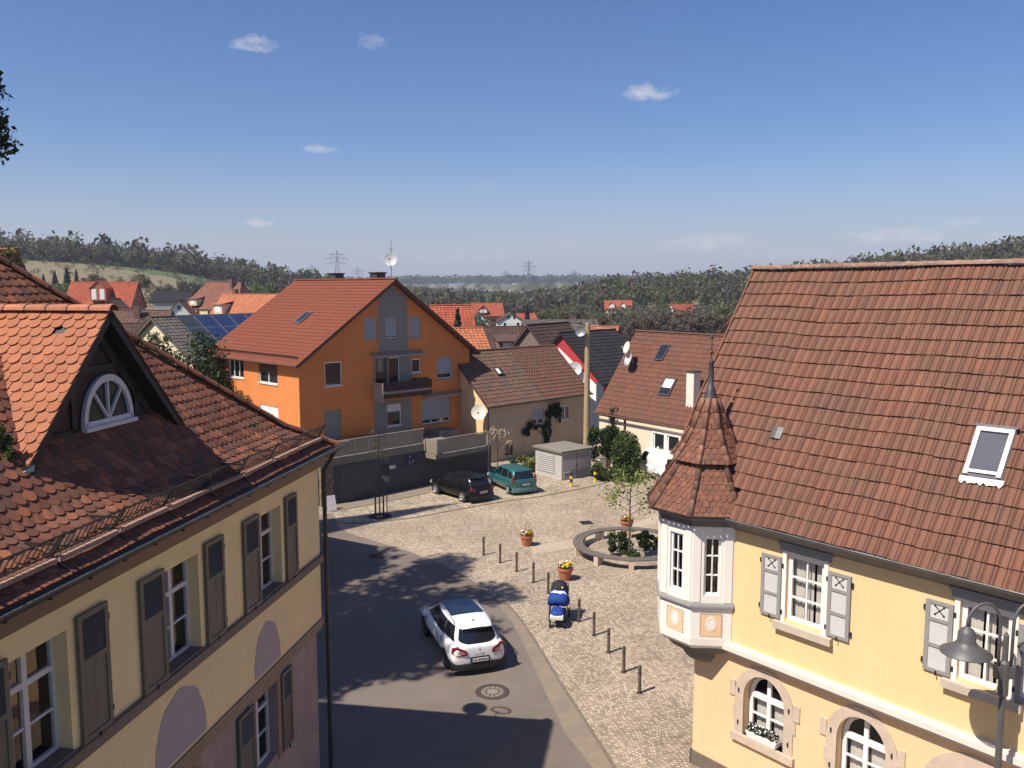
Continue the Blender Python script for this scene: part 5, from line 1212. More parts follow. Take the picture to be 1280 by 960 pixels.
# left side of the valley
house('steep brown roofed house with a dark gable at the far left edge', (-36.2, 53), R(-5), 12, 6.4, 9.4, 14.3, 'brown', 'rust', zg=0, wins=False)
house('bright red farmhouse with a long roof and small cross gable below the hillside', ctr(131, 190), R(3), 14.0, 9, 8.0, 13.3, 'red', 'red', zg=0, wins=True, dormer=[(.4, 3.4, 9.3, 11.9, 1.2, 'gable')], chim=(-5, 1))
house('brown porch gable in front of the bright red farmhouse', ctr(142, 172), R(96), 6, 5.2, 7.2, 9.9, 'brown', 'brown', zg=0, wins=False)
house('grey brown barn roof with a dark chimney left of the white gable', ctr(170, 108), R(6), 8.0, 8, 6.4, 9.2, 'greyw', 'brown', zg=0, wins=False, chim=(.4, -1.2))
house('dark brown roof below the red farmhouse, nearest the orange dormer', ctr(158, 88), R(18), 9, 8, 6.0, 8.4, 'brown', 'dkbrown', zg=0, wins=False)
house('small white gabled house with a dark red roof left of the cream house', ctr(226, 178), R(104), 8, 5.0, 6.7, 9.6, 'white', 'rust', zg=0)
house('big cream house with a wide hipped brown roof in the left middle distance', ctr(280, 192), R(-22), 15, 10, 7.6, 13.2, 'yellow', 'rust', zg=0, hip=3.0, dormer=[(-4, 2, 8.2, 9.6, 1, 'shed')], chim=(3, -1))
house('long light red tiled roof with a small dormer beside the cream house', ctr(316, 150), R(-24), 13, 8, 6.9, 10.9, 'cream', 'orange', zg=0, dormer=[(-4.2, 1.8, 7.6, 9.2, .8, 'shed')], chim=(-4.8, 1.0))
solar = house('cream house with blue solar panels on its dark roof behind the dark ivy tree', (-28.3 + .53 * 8, 68 + .848 * 8), R(58), 16, 9, 6.6, 9.7, 'cream', 'grey', zg=0, wins=False)
sp = 0
for i in range(7):
    s = MB(); sl = math.hypot(4.5, 3.1); cc, ss = 4.5 / sl, 3.1 / sl; A = lambda u, v, h: (u, -4.5 + v * cc - h * ss, 6.6 + v * ss + h * cc)
    for j in range(3):
        u0, v0 = -6.2 + i * 1.75, .5 + j * 1.6; q = [(u0, v0), (u0 + 1.66, v0), (u0 + 1.66, v0 + 1.55), (u0, v0 + 1.55)]
        s.hexa([A(u, v, .10) for u, v in q] + [A(u, v, .15) for u, v in q], 0)
        q = [(u0 + .04, v0 + .04), (u0 + 1.62, v0 + .04), (u0 + 1.62, v0 + 1.51), (u0 + .04, v0 + 1.51)]; s.quad(*[A(u, v, .153) for u, v in q], 1)
    so = s.obj('solar_panel', [M['steel'], mat('solar_blue' if i > 0 else 'solar_grey', (.022, .036, .10) if i > 0 else (.035, .045, .05), .15, .2, 1, spec=.7)], solar)
house('small roofed house on the hillside at far left, brown gable', ctr(58, 372), R(40), 11, 9, 17.5, 21.5, 'half', 'rust', zg=10, wins=False)
house('small pale roofed house on the hillside right of the brown gable', ctr(76, 380), R(55), 9, 8, 18.5, 22, 'white', 'grey', zg=10, wins=False)
house('low dark shed roof in the valley below the hillside fields', ctr(216, 230), R(15), 9, 7, 8.6, 11.2, 'greyw', 'black', zg=2, wins=False)
# centre
house('bright red steep roof directly behind the orange apartment house', ctr(563, 100), R(12), 4.4, 5.5, 7.6, 10.0, 'white', 'red', zg=0, wins=False)
house('low orange red roof between the orange house and the dark brown roofs', ctr(581, 84), R(20), 3.0, 6, 5.9, 8.1, 'cream', 'orange', zg=0, wins=False)
house('red house with a red roof above the two white gables in the valley', ctr(608, 265), R(8), 9.5, 8, 3.7, 7.4, 'red', 'red', zg=-3, dormer=[(-1.5, 2.6, 4.3, 5.6, .8, 'gable')])
house('small white gable left of the wider white house in the valley', ctr(598, 232), R(98), 7, 5.0, 2.7, 5.6, 'white', 'dkbrown', zg=-3)
house('wide white gabled house in the valley below the wood', ctr(638, 236), R(94), 8, 7.4, 3.0, 5.4, 'white', 'dkbrown', zg=-3)
house('tiny red roof to the right of the wide white gable', ctr(657, 246), R(20), 5, 5, 3.0, 4.8, 'white', 'red', zg=-3, wins=False)
house('wide dark brown roof with a broad shed dormer behind the beige house', ctr(641, 96), R(12), 9.5, 9, 4.7, 7.7, 'brown', 'dkbrown', zg=0, wins=False, dormer=[(-.6, 3.6, 5.2, 6.3, .5, 'shed')], chim=(-2.2, .4))
house('dark brown pointed roof next to the red and white gable', ctr(686, 90), R(58), 8, 5.8, 5.0, 8.3, 'brown', 'dkbrown', zg=0, wins=False)
house('long flat grey roof beyond the dark brown roofs', ctr(700, 132), R(4), 11, 8, 5.3, 7.1, 'greyw', 'grey', zg=0, wins=False, chim=(2.2, .5))
rg = house('red house with a white panel on its gable and a black roof', (4.5 + .7071 * 3.6, 76 + .7071 * 3.6), R(45), 7.2, 9.4, 4.1, 8.1, 'crimson', 'black', zg=0, wins=False)
p = MB(); p.prism([(.5, 6.75), (-3.9, 3.75), (-3.9, 2.3), (.5, 4.5)], 0, .02)
o = p.obj('white_panel', M['white_paint'], rg)
for v in o.data.vertices: v.co = Vector((-3.6 - .02 - v.co.y, v.co.x, v.co.z))
p = MB(); p.box(-3.63, -3.6, -4.7, 4.7, 0, 4.0); p.obj('blue_base', mat('blue_base', (.05, .06, .085), .8), rg)
dish(rg, (-4.15, -1.9, 5.0), .62, (-.75, -.6, .3), M['dish'])
house('orange roofed house with a half timbered gable right of the utility pole', ctr(757, 112), R(150), 3.4, 5.0, 4.5, 7.0, 'half', 'orange', zg=0)
house('low dark roof between the black roof and the cream house', ctr(790, 100), R(25), 6, 7, 3.6, 5.7, 'greyw', 'grey', zg=0, wins=False)
house('red roofed house at the foot of the wooded hill, left of the white gable', ctr(773, 300), R(-6), 9, 8, 4.9, 7.7, 'half', 'red', zg=-2, dormer=[(-2.2, 2, 5.1, 6.3, .7, 'gable'), (1.6, 2, 5.1, 6.3, .7, 'gable')])
house('white gabled house with a rust red roof at the foot of the wooded hill', ctr(852, 285), R(25), 8, 6.5, 3.6, 6.7, 'white', 'red', zg=-2)
hr = house('pink red house with a white dish just left of the big tiled roof', ctr(926, 150), R(75), 6, 7, 4.5, 8.6, 'red', 'rust', zg=0)
dish(hr, (-2.2, -3.0, 6.0), .55, (-.4, -.9, .1), M['dish_cream'])
# low outbuilding whose roof corner shades the street, behind the ochre house
house('low outbuilding behind the ochre town house', (-13.0, 34.3), R(35), 7, 6.4, 4.0, 6.0, 'cream', 'rust', zg=0, wins=False)
# ------------------------------------------------------------------ bollards
M['bollard'] = mat('bollard_wood', (.115, .08, .055), .75, .25, 6, col2=(.07, .055, .045), mix2=.55, scale2=4)
bpx = [(604.5, 693.7), (625.2, 703.3), (645.8, 714.3), (666.8, 728), (685.3, 741.5), (723.8, 777), (742.4, 794.2), (760.6, 815.7), (779.6, 840), (799.3, 866.2)]
blab = ['slim brown bollard farthest up the row, in front of the lone flower pot', 'slim brown bollard second from the far end of the row', 'slim brown bollard third from the far end of the row', 'slim brown bollard fourth from the far end, before the blue stroller', 'slim brown bollard half hidden behind the black hood of the stroller', 'slim brown bollard just right of the blue stroller', 'slim brown bollard second to the right of the stroller', 'slim brown bollard third from the near end of the row', 'slim brown bollard second from the near end of the row', 'slim brown bollard nearest the camera, last of the row by the corner house']
def make_bollard(loc, label):
    t = thing('bollard', label, 'bollard', loc, 0, 'bollards along the edge of the square')
    b = MB(); b.lathe([(.05, -.02), (.05, .74), (.058, .745), (.058, .80), (.045, .845), (.0, .855)], 12); b.obj('post', M['bollard'], t, smooth=False)
    b = MB(); b.lathe([(.0, .005), (.085, .012), (.09, .0)], 12); b.lathe([(.053, .62), (.056, .625), (.056, .66), (.053, .665)], 12); b.obj('ring', M['iron'], t)
    return t
b0 = make_bollard(G(*bpx[0]), blab[0])
for p, l_ in zip(bpx[1:], blab[1:]): dup(b0, G(*p), rot=random.uniform(0, 6), label=l_)
# yellow and black posts
ybm = mat('post_yellow', (.72, .52, .07), .6, .1, 6)
def post(loc, lab):
    t = thing('marker_post', lab, 'post', loc, 0, 'yellow and black posts by the transformer kiosk')
    b = MB(); b.lathe([(.085, 0), (.085, .30)], 12); b.lathe([(.085, .52), (.085, .70)], 12); b.obj('yellow_band', ybm, t)
    b = MB(); b.lathe([(.086, .30), (.086, .52)], 12); b.lathe([(.086, .70), (.086, .86), (.06, .93), (0, .95)], 12); b.obj('black_band', M['black'], t)
    return t
p0 = post(G(714, 609), 'yellow and black marker post in front of the transformer kiosk corner'); dup(p0, G(743.8, 603.5), 0, 'yellow and black marker post right of the kiosk, before the white cabinet')
# ------------------------------------------------------------------ transformer kiosk
kp = G(702, 601.0); kd = (G(738.75, 594.4) - kp); ka = math.atan2(kd.y, kd.x); kl = kd.length
kiosk = thing('transformer_kiosk', 'grey concrete transformer kiosk with louvred doors and an overhanging flat roof', 'kiosk', kp, ka)
M['kiosk'] = mat('kiosk_grey', (.44, .415, .38), .8, .06, 2, col2=(.38, .36, .33), mix2=.6, scale2=1.5); M['kiosk_d'] = mat('kiosk_louvre', (.36, .345, .32), .7, .06, 3)
KH, KW = 1.75, 2.6
b = MB(); b.box(0, kl, 0, KW, 0, KH); b.obj('body', M['kiosk'], kiosk)
b = MB(); b.hexa([(-.14, -.14, KH), (kl + .14, -.14, KH), (kl + .14, KW + .14, KH), (-.14, KW + .14, KH), (-.14, -.14, KH + .12), (kl + .14, -.14, KH + .12), (kl + .14, KW + .14, KH + .12), (-.14, KW + .14, KH + .12)]); b.add([(-.14, -.14, KH + .12), (kl + .14, -.14, KH + .12), (kl + .14, KW + .14, KH + .12), (-.14, KW + .14, KH + .12), (kl / 2, KW / 2, KH + .24)], [(0, 1, 4), (1, 2, 4), (2, 3, 4), (3, 0, 4)]); b.obj('roof', M['concrete'], kiosk)
def louv(T, u0, u1, w0, w1, n):
    b = MB(T); b.box(u0 - .04, u1 + .04, .0, .02, w0 - .04, w0); b.box(u0 - .04, u1 + .04, 0, .02, w1, w1 + .04)
    for i in range(n): z = w0 + (w1 - w0) * i / n; dz = (w1 - w0) / n; b.hexa([(u0, 0.003, z + dz * .7), (u1, .003, z + dz * .7), (u1, .004, z + dz), (u0, .004, z + dz), (u0, .045, z + dz * .05), (u1, .045, z + dz * .05), (u1, .05, z + dz * .2), (u0, .05, z + dz * .2)])
    o = b.obj('louvre', M['kiosk_d'], kiosk); c = MB(T); c.quad((u0, .002, w0), (u1, .002, w0), (u1, .002, w1), (u0, .002, w1)); c.obj('backing', M['black'], o)
TA = lambda u, h, w: (u, -h, w); TB_ = lambda u, h, w: (-h, u, w)
for (u0, u1) in ((.15, kl / 2 - .06), (kl / 2 + .06, kl - .15)):
    louv(TA, u0, u1, 1.28, 1.62, 4); louv(TA, u0, u1, .18, .55, 4)
    b = MB(TA); b.box(u0 - .05, u1 + .05, .0, .012, .62, 1.24); b.obj('door_panel', M['kiosk'], kiosk)
louv(TB_, .7, 2.4, .35, 1.5, 9)
b = MB(TA); b.box(kl / 2 - .02, kl / 2 + .02, .012, .05, .75, 1.0); b.obj('door_handle', M['iron'], kiosk); b = MB(TA); b.box(kl / 2 - .012, kl / 2 + .012, 0, .014, .1, 1.7); b.obj('door_seam', M['iron'], kiosk)
cb = thing('utility_cabinet', 'small white cable cabinet among the hedge right of the grey kiosk', 'cabinet', G(751.5, 590.5), ka)
b = MB(); b.box(-.28, .28, -.15, .15, 0, .95); b.obj('body', M['cream_white'], cb, bevel=.02); b = MB(); b.box(-.31, .31, -.18, .18, .95, 1.0); b.obj('lid', M['concrete'], cb)
# ------------------------------------------------------------------ utility pole with dish and wires
pb = AT(733, 560, 60.0); zt = AT(737, 404, 60.0).z
pole = thing('utility_pole', 'tall pale wooden utility pole with a bracket and wires by the kiosk', 'pole', (pb.x, pb.y, 0))
b = MB(); b.lathe([(.23, 0), (.20, zt * .6), (.165, zt), (.0, zt + .05)], 14); b.obj('post', mat('pole_wood', (.36, .27, .15), .85, .15, 3, stretch=(4, 4, .3)), pole)
b = MB(); b.tube([(0, 0, zt - .2), (-.9, -.1, zt + .05), (-1.3, -.1, zt - .02)], .03, 6); b.tube([(.1, 0, zt - .35), (.45, -.1, zt - .3)], .03, 6)
for x in (-1.3, .42, -.5): b.lathe([(.03, 0), (.07, .02), (.06, .16), (.02, .2)], 8, (x, -.1, zt - .05))
b.obj('bracket', M['iron'], pole)
wr = MB()
def wire(a, b_, sag, r=.012, n=14):
    a = Vector(a); b_ = Vector(b_); wr.tube([a.lerp(b_, i / n) - Vector((0, 0, sag * 4 * (i / n) * (1 - i / n))) for i in range(n + 1)], r, 5)
P = Vector((pb.x, pb.y, 0)); wire((.4, -.1, zt - .2), Vector((16.5, 57, 9.4)) - P, .25); wire((.4, -.1, zt - .3), Vector((15.5, 54, 8.0)) - P, .4); wire((-1.3, -.1, zt + .1), Vector((-30, 80, 9.5)) - P, .6, .008)
wr.obj('wire', M['black'], pole)
dish(pole, (-.5, -.3, zt - .55), .38, (-.3, -.93, .2), M['zinc'], pole=(0, -.1, zt - .6))

# ------------------------------------------------------------------ flower pots
M['terracotta'] = mat('terracotta', (.40, .135, .065), .75, .12, 5, col2=(.30, .12, .07), mix2=.6, scale2=4)
fcols = [mat('flower_' + n_, c, .6, .15, 8) for n_, c in (('yellow', (.75, .5, .03)), ('orange', (.65, .22, .03)), ('white', (.72, .68, .6)), ('red', (.4, .03, .02)))]
def pot(loc, lab, mix, s=1.0, dry=False):
    t = thing('flower_pot', lab, 'flower pot', loc, random.uniform(0, 6), 'terracotta flower pots on the square')
    b = MB(); b.lathe([(0, .0), (.20 * s, .0), (.29 * s, .40 * s), (.325 * s, .41 * s), (.325 * s, .50 * s), (.29 * s, .50 * s), (.28 * s, .44 * s), (0, .43 * s)], 20); b.obj('pot', M['terracotta'], t, smooth=False)
    V, F = quadcloud(blobpts(240, (0, 0, .58 * s), (.33 * s, .33 * s, .13 * s)), .035); rawmesh('foliage', V, F, M['leaf_mid'], t)
    pts = blobpts(130, (0, 0, .64 * s), (.34 * s, .34 * s, .12 * s)); V, F = quadcloud(pts, .042)
    side = (pts[:, 0] > 0).astype(int); mi = np.where(side, mix[0], mix[1]); mi = np.where(rng.random(len(pts)) < .2, mix[2], mi)
    rawmesh('flowers', V, F, fcols, t, mi=mi)
    if dry: d = MB(); [d.tube([(0, 0, .5), (random.uniform(-.1, .1), random.uniform(-.1, .1), .8), (random.uniform(-.2, .2), random.uniform(-.2, .2), 1.1)], [.012, .008, .003], 5) for _ in range(5)]; d.obj('twig', M['bark'], t)
pot(G(658.5, 681.8), 'terracotta pot of pale flowers with dry twigs, alone on the open paving', (2, 0, 1), 1.0, True)
pot(G(706.5, 724.5), 'terracotta pot of yellow and white flowers behind the black stroller hood', (2, 0, 0), 1.05)
pot(G(783.3, 663.5), 'terracotta pot of orange flowers behind the round bench', (1, 0, 2), 1.05)
# ------------------------------------------------------------------ round bench with its bed
rc = G(787.5, 690.0); rc.z = 0
bench = thing('ring_bench', 'weathered ring shaped wooden bench around the planted tree', 'bench', rc)
RO_, RI_ = 2.62, 2.16; n = 64; M['bench'] = mat('bench_wood', (.15, .125, .105), .85, .2, 3, col2=(.105, .09, .08), mix2=.55, scale2=3)
for (ra, rb) in ((RI_, RI_ + .14), (RI_ + .16, RI_ + .30), (RI_ + .32, RO_)):
    b = MB(); V = []
    for j in range(n):
        a = 2 * math.pi * j / n
        for (r, z) in ((ra, .40), (rb, .40), (rb, .455), (ra, .455)): V.append((r * math.cos(a), r * math.sin(a), z))
    b.add(V, [(4 * j + k, 4 * j + (k + 1) % 4, 4 * ((j + 1) % n) + (k + 1) % 4, 4 * ((j + 1) % n) + k) for j in range(n) for k in range(4)]); b.obj('seat_board', M['bench'], bench)
for j in range(10):
    a = 2 * math.pi * (j + .32) / 10; b = MB(); c, s = math.cos(a), math.sin(a); ca, sa = -s, c
    q = lambda r, k, z: (c * r + ca * k, s * r + sa * k, z)
    b.hexa([q(RI_ + .02, -.11, 0), q(RO_ - .02, -.11, 0), q(RO_ - .02, .11, 0), q(RI_ + .02, .11, 0), q(RI_ + .02, -.11, .40), q(RO_ - .02, -.11, .40), q(RO_ - .02, .11, .40), q(RI_ + .02, .11, .40)]); b.obj('leg', M['sandstone'], bench)
def leafy(name, label, cat, loc, blobs, m, size, stem=None, group=None, rot=0):
    t = thing(name, label, cat, loc, rot, group)
    pts = np.concatenate([blobpts(n_, c, r, k, .38) for (n_, c, r, k) in blobs]); V, F = quadcloud(pts, size); rawmesh('foliage', V, F, m, t)
    if stem:
        s = MB()
        for st in stem: s.tube(st[0], st[1], 7)
        s.obj('trunk', M['bark'], t)
    return t
leafy('shrub', 'dark green clipped shrub inside the ring bench, left of the tree trunk', 'shrub', G(775, 693), [(1700, (0, 0, .52), (.55, .5, .52), 12)], M['leaf_dark'], .05, [([(0, 0, 0), (0, 0, .5)], [.04, .02])])
leafy('shrub', 'dark green clipped shrub inside the ring bench, right of the tree trunk', 'shrub', G(806, 693), [(1900, (0, 0, .54), (.60, .5, .54), 12)], M['leaf_dark'], .05, [([(0, 0, 0), (0, 0, .5)], [.04, .02])])
leafy('shrub', 'low grey green shrub in front of the young trunk inside the ring bench', 'shrub', G(789, 700), [(500, (0, 0, .25), (.5, .3, .26), 8)], M['leaf_mid'], .045, [([(0, 0, 0), (0, 0, .3)], [.03, .02])])
# young tree in the ring
def young_tree(name, label, loc, h, hc, r, m, nleaf, lsize, tr=.05, lean=(0, 0), nb=9, seed=1, twigs=None):
    rs = random.Random(seed); t = thing(name, label, 'tree', loc); s = MB()
    top = Vector((lean[0], lean[1], h)); s.tube([(0, 0, -.05), (lean[0] * .3, lean[1] * .3, h * .4), top], [tr, tr * .75, tr * .2], 8); ends = []
    for i in range(nb):
        a = i * 2.4 + rs.random(); z = hc - r * .7 + (h - hc + r * .5) * i / nb; b0 = Vector((lean[0] * z / h, lean[1] * z / h, z)); L = r * (1 - .45 * i / nb) * rs.uniform(.7, 1.15)
        e = b0 + Vector((math.cos(a) * L, math.sin(a) * L, L * rs.uniform(.15, .7))); m_ = b0.lerp(e, .5) + Vector((0, 0, L * .08)); s.tube([b0, m_, e], [tr * .35, tr * .22, tr * .08], 5); ends += [e, m_, b0.lerp(e, .75)]
        for k in range(3):
            e2 = e + Vector((rs.uniform(-.4, .4), rs.uniform(-.4, .4), rs.uniform(-.1, .45))) * r * .6; s.tube([m_.lerp(e, .3 + .3 * k), e2], [tr * .12, tr * .05], 4); ends += [e2, e2]
    s.obj('trunk', M['bark'], t)
    if nleaf:
        E = np.array([list(e) for e in ends]); idx = rng.integers(0, len(E), nleaf); pts = E[idx] + rng.normal(size=(nleaf, 3)) * r * .13
        V, F = quadcloud(pts, lsize); rawmesh('crown', V, F, m, t)
    return t
young_tree('young_tree', 'slender young tree with thin fresh yellow green leaves inside the ring bench', G(786.5, 700.5), 4.1, 3.0, 1.35, M['leaf_fresh'], 850, .055, tr=.055, nb=11, seed=4)
# saplings by the garage
for i, (u, v) in enumerate(((469.5, 645.5), (475, 646.5), (481.5, 644.5))): pass
sp_ = young_tree('sapling', 'thin upright sapling in front of the dark garage, between its two support stakes', G(474.8, 645.5), 4.6, 3.3, .42, mat('sapling_bud', (.32, .26, .15), .7, .2, 8), 330, .04, tr=.04, nb=10, seed=9)
s = MB()
for (u, v, hh) in ((469.5, 646, 2.05), (479.5, 645.8, 2.05)):
    q = G(u, v) - G(474.8, 645.5); s.tube([(q.x, q.y, -.05), (q.x, q.y, hh)], .045, 8)
s.bar((-.25, 0, 1.9), (.25, 0, 1.95), .03, .06); s.obj('support_stake', M['bark'], sp_)
gr = MB(); gr.lathe([(.2, .008), (.62, .014), (.64, .0)], 20); gr.obj('tree_grate', M['iron'], sp_)
sg_ = thing('traffic_sign', 'small round sign seen from behind above a grey plate, near the garage', 'sign', G(484, 644.5), R(-40))
s = MB(); s.tube([(0, 0, 0), (0, 0, 2.75)], .03, 8); s.obj('post', M['gutter_dark'], sg_); s = MB(); s.lathe([(0, 0), (.30, 0), (.30, .02), (0, .02)], 20, (0, -.04, 2.5), axis='y'); s.obj('round_plate', M['iron'], sg_); s = MB(); s.box(-.3, .3, -.05, -.03, 1.85, 2.12); s.obj('plate', M['zinc'], sg_)
bs = young_tree('blossom_tree', 'small pale blossoming tree at the left corner of the beige house', G(622, 592), 3.0, 2.2, .8, mat('blossom_pale', (.36, .28, .20), .7, .2, 5), 420, .055, tr=.05, nb=10, seed=13)
ab = thing('signboard', 'white leaning folded signboard at the foot of the stone pillar', 'signboard', G(413, 637.5), R(38))
ab.scale = (.9, .9, .8)
s = MB(); s.hexa([(-.3, -.3, .03), (.3, -.3, .03), (.3, -.27, .03), (-.3, -.27, .03), (-.3, -.02, 1.0), (.3, -.02, 1.0), (.3, .01, 1.0), (-.3, .01, 1.0)]); s.obj('front_board', M['old_white'], ab); s = MB(); s.hexa([(-.3, .28, .03), (.3, .28, .03), (.3, .3, .03), (-.3, .3, .03), (-.3, .0, 1.0), (.3, .0, 1.0), (.3, .03, 1.0), (-.3, .03, 1.0)]); s.obj('back_board', M['bollard'], ab)
# hedge and shrubs by the kiosk
leafy('conical_shrub', 'tall rounded clipped yew right of the white cabinet by the cream house', 'shrub', G(782, 597), [(3000, (0, 0, 1.5), (1.0, 1.0, 1.55), 0)], M['leaf_mid'], .085, [([(0, 0, 0), (0, 0, 1.5)], [.1, .05])])
leafy('conical_shrub', 'dark loose evergreen beside the utility pole, behind the kiosk', 'shrub', G(755, 585), [(2200, (0, 0, 1.6), (1.1, 1.0, 1.5), 16)], M['leaf_dark'], .09, [([(0, 0, 0), (0, 0, 1.5)], [.1, .05])])
leafy('conical_shrub', 'dark evergreen between the pole and the clipped yew', 'shrub', G(768, 583), [(2200, (0, 0, 1.9), (1.2, 1.1, 1.8), 16)], M['leaf_dark'], .09, [([(0, 0, 0), (0, 0, 1.5)], [.1, .05])])
leafy('hedge', 'low spreading green hedge below the clipped yew, left of the white van', 'hedge', G(774, 601), [(2600, (0, 0, .65), (1.25, .8, .7), 16), (900, (-1.2, .3, .5), (.7, .5, .5), 8)], M['leaf_mid'], .075, [([(0, 0, 0), (0, 0, .6)], [.06, .03])])
leafy('hedge', 'low yellowish hedge against the beige house behind the teal car', 'hedge', G(655, 590), [(1500, (0, 0, .55), (1.3, .6, .55), 12)], M['leaf_fresh'], .07, [([(0, 0, 0), (0, 0, .5)], [.06, .03])])
# ------------------------------------------------------------------ manhole cover, drain grate
mc = thing('manhole_cover', 'round ornate manhole cover in the asphalt behind the white car', 'manhole cover', G(615.5, 865) + Vector((0, 0, .006)))
b = MB(); b.lathe([(.0, .008), (.33, .008), (.34, .004)], 32); b.obj('lid', mat('lid_concrete', (.22, .18, .15), .8, .15, 9), mc)
b = MB(); b.lathe([(.40, .004), (.40, .012), (.50, .012), (.52, .0)], 36); b.lathe([(.335, .010), (.345, .012), (.36, .012), (.37, .006)], 36)
for j in range(24):
    a = 2 * math.pi * j / 24; b.bar((.36 * math.cos(a), .36 * math.sin(a), .009), (.45 * math.cos(a), .45 * math.sin(a), .011), .03, .008)
for j in range(12):
    a = 2 * math.pi * (j + .5) / 12; b.bar((.22 * math.cos(a), .22 * math.sin(a), .010), (.30 * math.cos(a), .30 * math.sin(a), .010), .035, .006)
b.lathe([(.17, .009), (.18, .013), (.20, .013), (.21, .009)], 24)
b.obj('cast_ring', mat('cast_iron', (.075, .058, .048), .6, .2, 8, metal=.2), mc)
for (u, v, lb) in ((733, 653.5, 'small square drain grate in the paving between the flower pots'), (470, 695.5, 'small dark drain grate in the road near the ochre house')):
    dg = thing('drain_grate', lb, 'drain', G(u, v) + Vector((0, 0, .008)), R(10)); b = MB(); b.box(-.3, .3, -.3, -.25, -.01, .012); b.box(-.3, .3, .25, .3, -.01, .012); b.box(-.3, -.25, -.25, .25, -.01, .012); b.box(.25, .3, -.25, .25, -.01, .012)
    for k in range(7): b.box(-.25 + k * .075, -.21 + k * .075, -.25, .25, -.01, .010)
    b.obj('grate', M['iron'], dg); b = MB(); b.quad((-.26, -.26, .002), (.26, -.26, .002), (.26, .26, .002), (-.26, .26, .002)); b.obj('pit', M['black'], dg)
# ------------------------------------------------------------------ stroller
M['blue_cloth'] = mat('blue_cloth', (.010, .042, .24), .75, .2, 9, bump=.5, bscale=18); M['blue_dark'] = mat('blue_cloth_dark', (.01, .03, .15), .75, .2, 9)
M['navy'] = mat('black_cloth', (.016, .016, .018), .8, .2, 9)
st = thing('stroller', 'blue and white baby stroller with a black hood parked among the bollards', 'stroller', G(698.0, 777), R(82))
st.scale = (1.15, 1.15, 1.15)
# local: x forward? handle at +x (up the square), front wheels at -x
def cushion(mb, x0, x1, hw, z00, z01, z10, z11, n=8):
    V = []; k = 9
    for i in range(n + 1):
        f = i / n; x = x0 + (x1 - x0) * f; zl = z00 + (z10 - z00) * f; zh = z01 + (z11 - z01) * f; w_ = hw * (1 - .35 * (2 * f - 1) ** 4)
        for j in range(k + 1):
            t = -1 + 2 * j / k; V.append((x, w_ * math.copysign(abs(t) ** .8, t), zl + (zh - zl) * (1 - abs(t) ** 3.2) ** .6 * (1 - .25 * (2 * f - 1) ** 6)))
        for j in range(k + 1):
            t = 1 - 2 * j / k; V.append((x, w_ * t * .8, zl))
    m_ = 2 * (k + 1)
    V = [(p[0] + random.uniform(-.012, .012), p[1] * (1 + random.uniform(-.07, .05)), p[2] + random.uniform(-.03, .02)) for p in V]
    mb.add(V, [(i * m_ + j, i * m_ + (j + 1) % m_, (i + 1) * m_ + (j + 1) % m_, (i + 1) * m_ + j) for i in range(n) for j in range(m_)] + [tuple(range(m_)), tuple(range(n * m_, (n + 1) * m_))])
b = MB()
for s_ in (-1, 1):
    b.tube([(-.45, s_ * .26, .14), (-.1, s_ * .28, .42), (.35, s_ * .28, .75), (.62, s_ * .27, 1.02)], .014, 6); b.tube([(.42, s_ * .27, .14), (.05, s_ * .28, .45), (-.2, s_ * .28, .62)], .014, 6)
b.tube([(.62, -.27, 1.02), (.66, -.2, 1.05), (.66, .2, 1.05), (.62, .27, 1.02)], .018, 6); b.tube([(.42, -.27, .14), (.42, .27, .14)], .012, 6); b.tube([(-.45, -.2, .14), (-.45, .2, .14)], .012, 6)
b.obj('frame', M['iron'], st)
for (x, y, r) in ((.42, -.31, .16), (.42, .31, .16), (-.48, -.22, .13), (-.48, .22, .13)):
    b = MB(); b.lathe([(r * .72, -.022), (r, -.022), (r, .022), (r * .72, .022), (r * .72, -.022)], 18, (x, y, r), axis='y'); wo = b.obj('wheel', M['black'], st)
    b = MB(); b.lathe([(0, -.015), (r * .2, -.02), (r * .2, .02), (0, .015)], 10, (x, y, r), axis='y')
    for k in range(5): a = 2 * math.pi * k / 5; b.bar((x, y, r), (x + r * .75 * math.cos(a), y, r + r * .75 * math.sin(a)), .014, .02)
    b.obj('rim', M['steel'], wo)
b = MB(); cushion(b, -.64, -.20, .24, .30, .54, .36, .62); b.obj('foot_cover', M['blue_cloth'], st, smooth=True)
b = MB(); b.hexa([(-.66, -.2, .30), (-.60, -.2, .30), (-.60, .2, .30), (-.66, .2, .30), (-.68, -.2, .42), (-.58, -.2, .46), (-.58, .2, .46), (-.68, .2, .42)]); b.obj('white_trim', M['white_paint'], st, bevel=.015)
b = MB(); cushion(b, -.20, .34, .35, .58, .88, .68, 1.0); b.obj('body_cover', M['blue_cloth'], st, smooth=True)
b = MB(); cushion(b, .02, .12, .305, .74, .95, .78, 1.0, 4); cushion(b, .26, .38, .2, .80, 1.03, .84, 1.06, 4); b.obj('white_trim', M['white_paint'], st, smooth=True)
b = MB(); b.box(-.3, .35, -.22, .22, .20, .34); b.obj('basket', M['blue_dark'], st, bevel=.03)
b = MB(); V = []; n = 10; k = 12       # hood: quarter dome
for i in range(n + 1):
    a = R(-10 + 125 * i / n)
    for j in range(k + 1):
        t = math.pi * j / k; V.append((.44 - .33 * math.cos(a) * math.sin(t) * .9 + .0, .29 * math.cos(t), .80 + .40 * math.sin(a) * math.sin(t) ** .8))
b.add(V, [(i * (k + 1) + j, i * (k + 1) + j + 1, (i + 1) * (k + 1) + j + 1, (i + 1) * (k + 1) + j) for i in range(n) for j in range(k)]); ho = b.obj('hood', M['navy'], st, smooth=True)
so_ = ho.modifiers.new('s', 'SOLIDIFY'); so_.thickness = .012
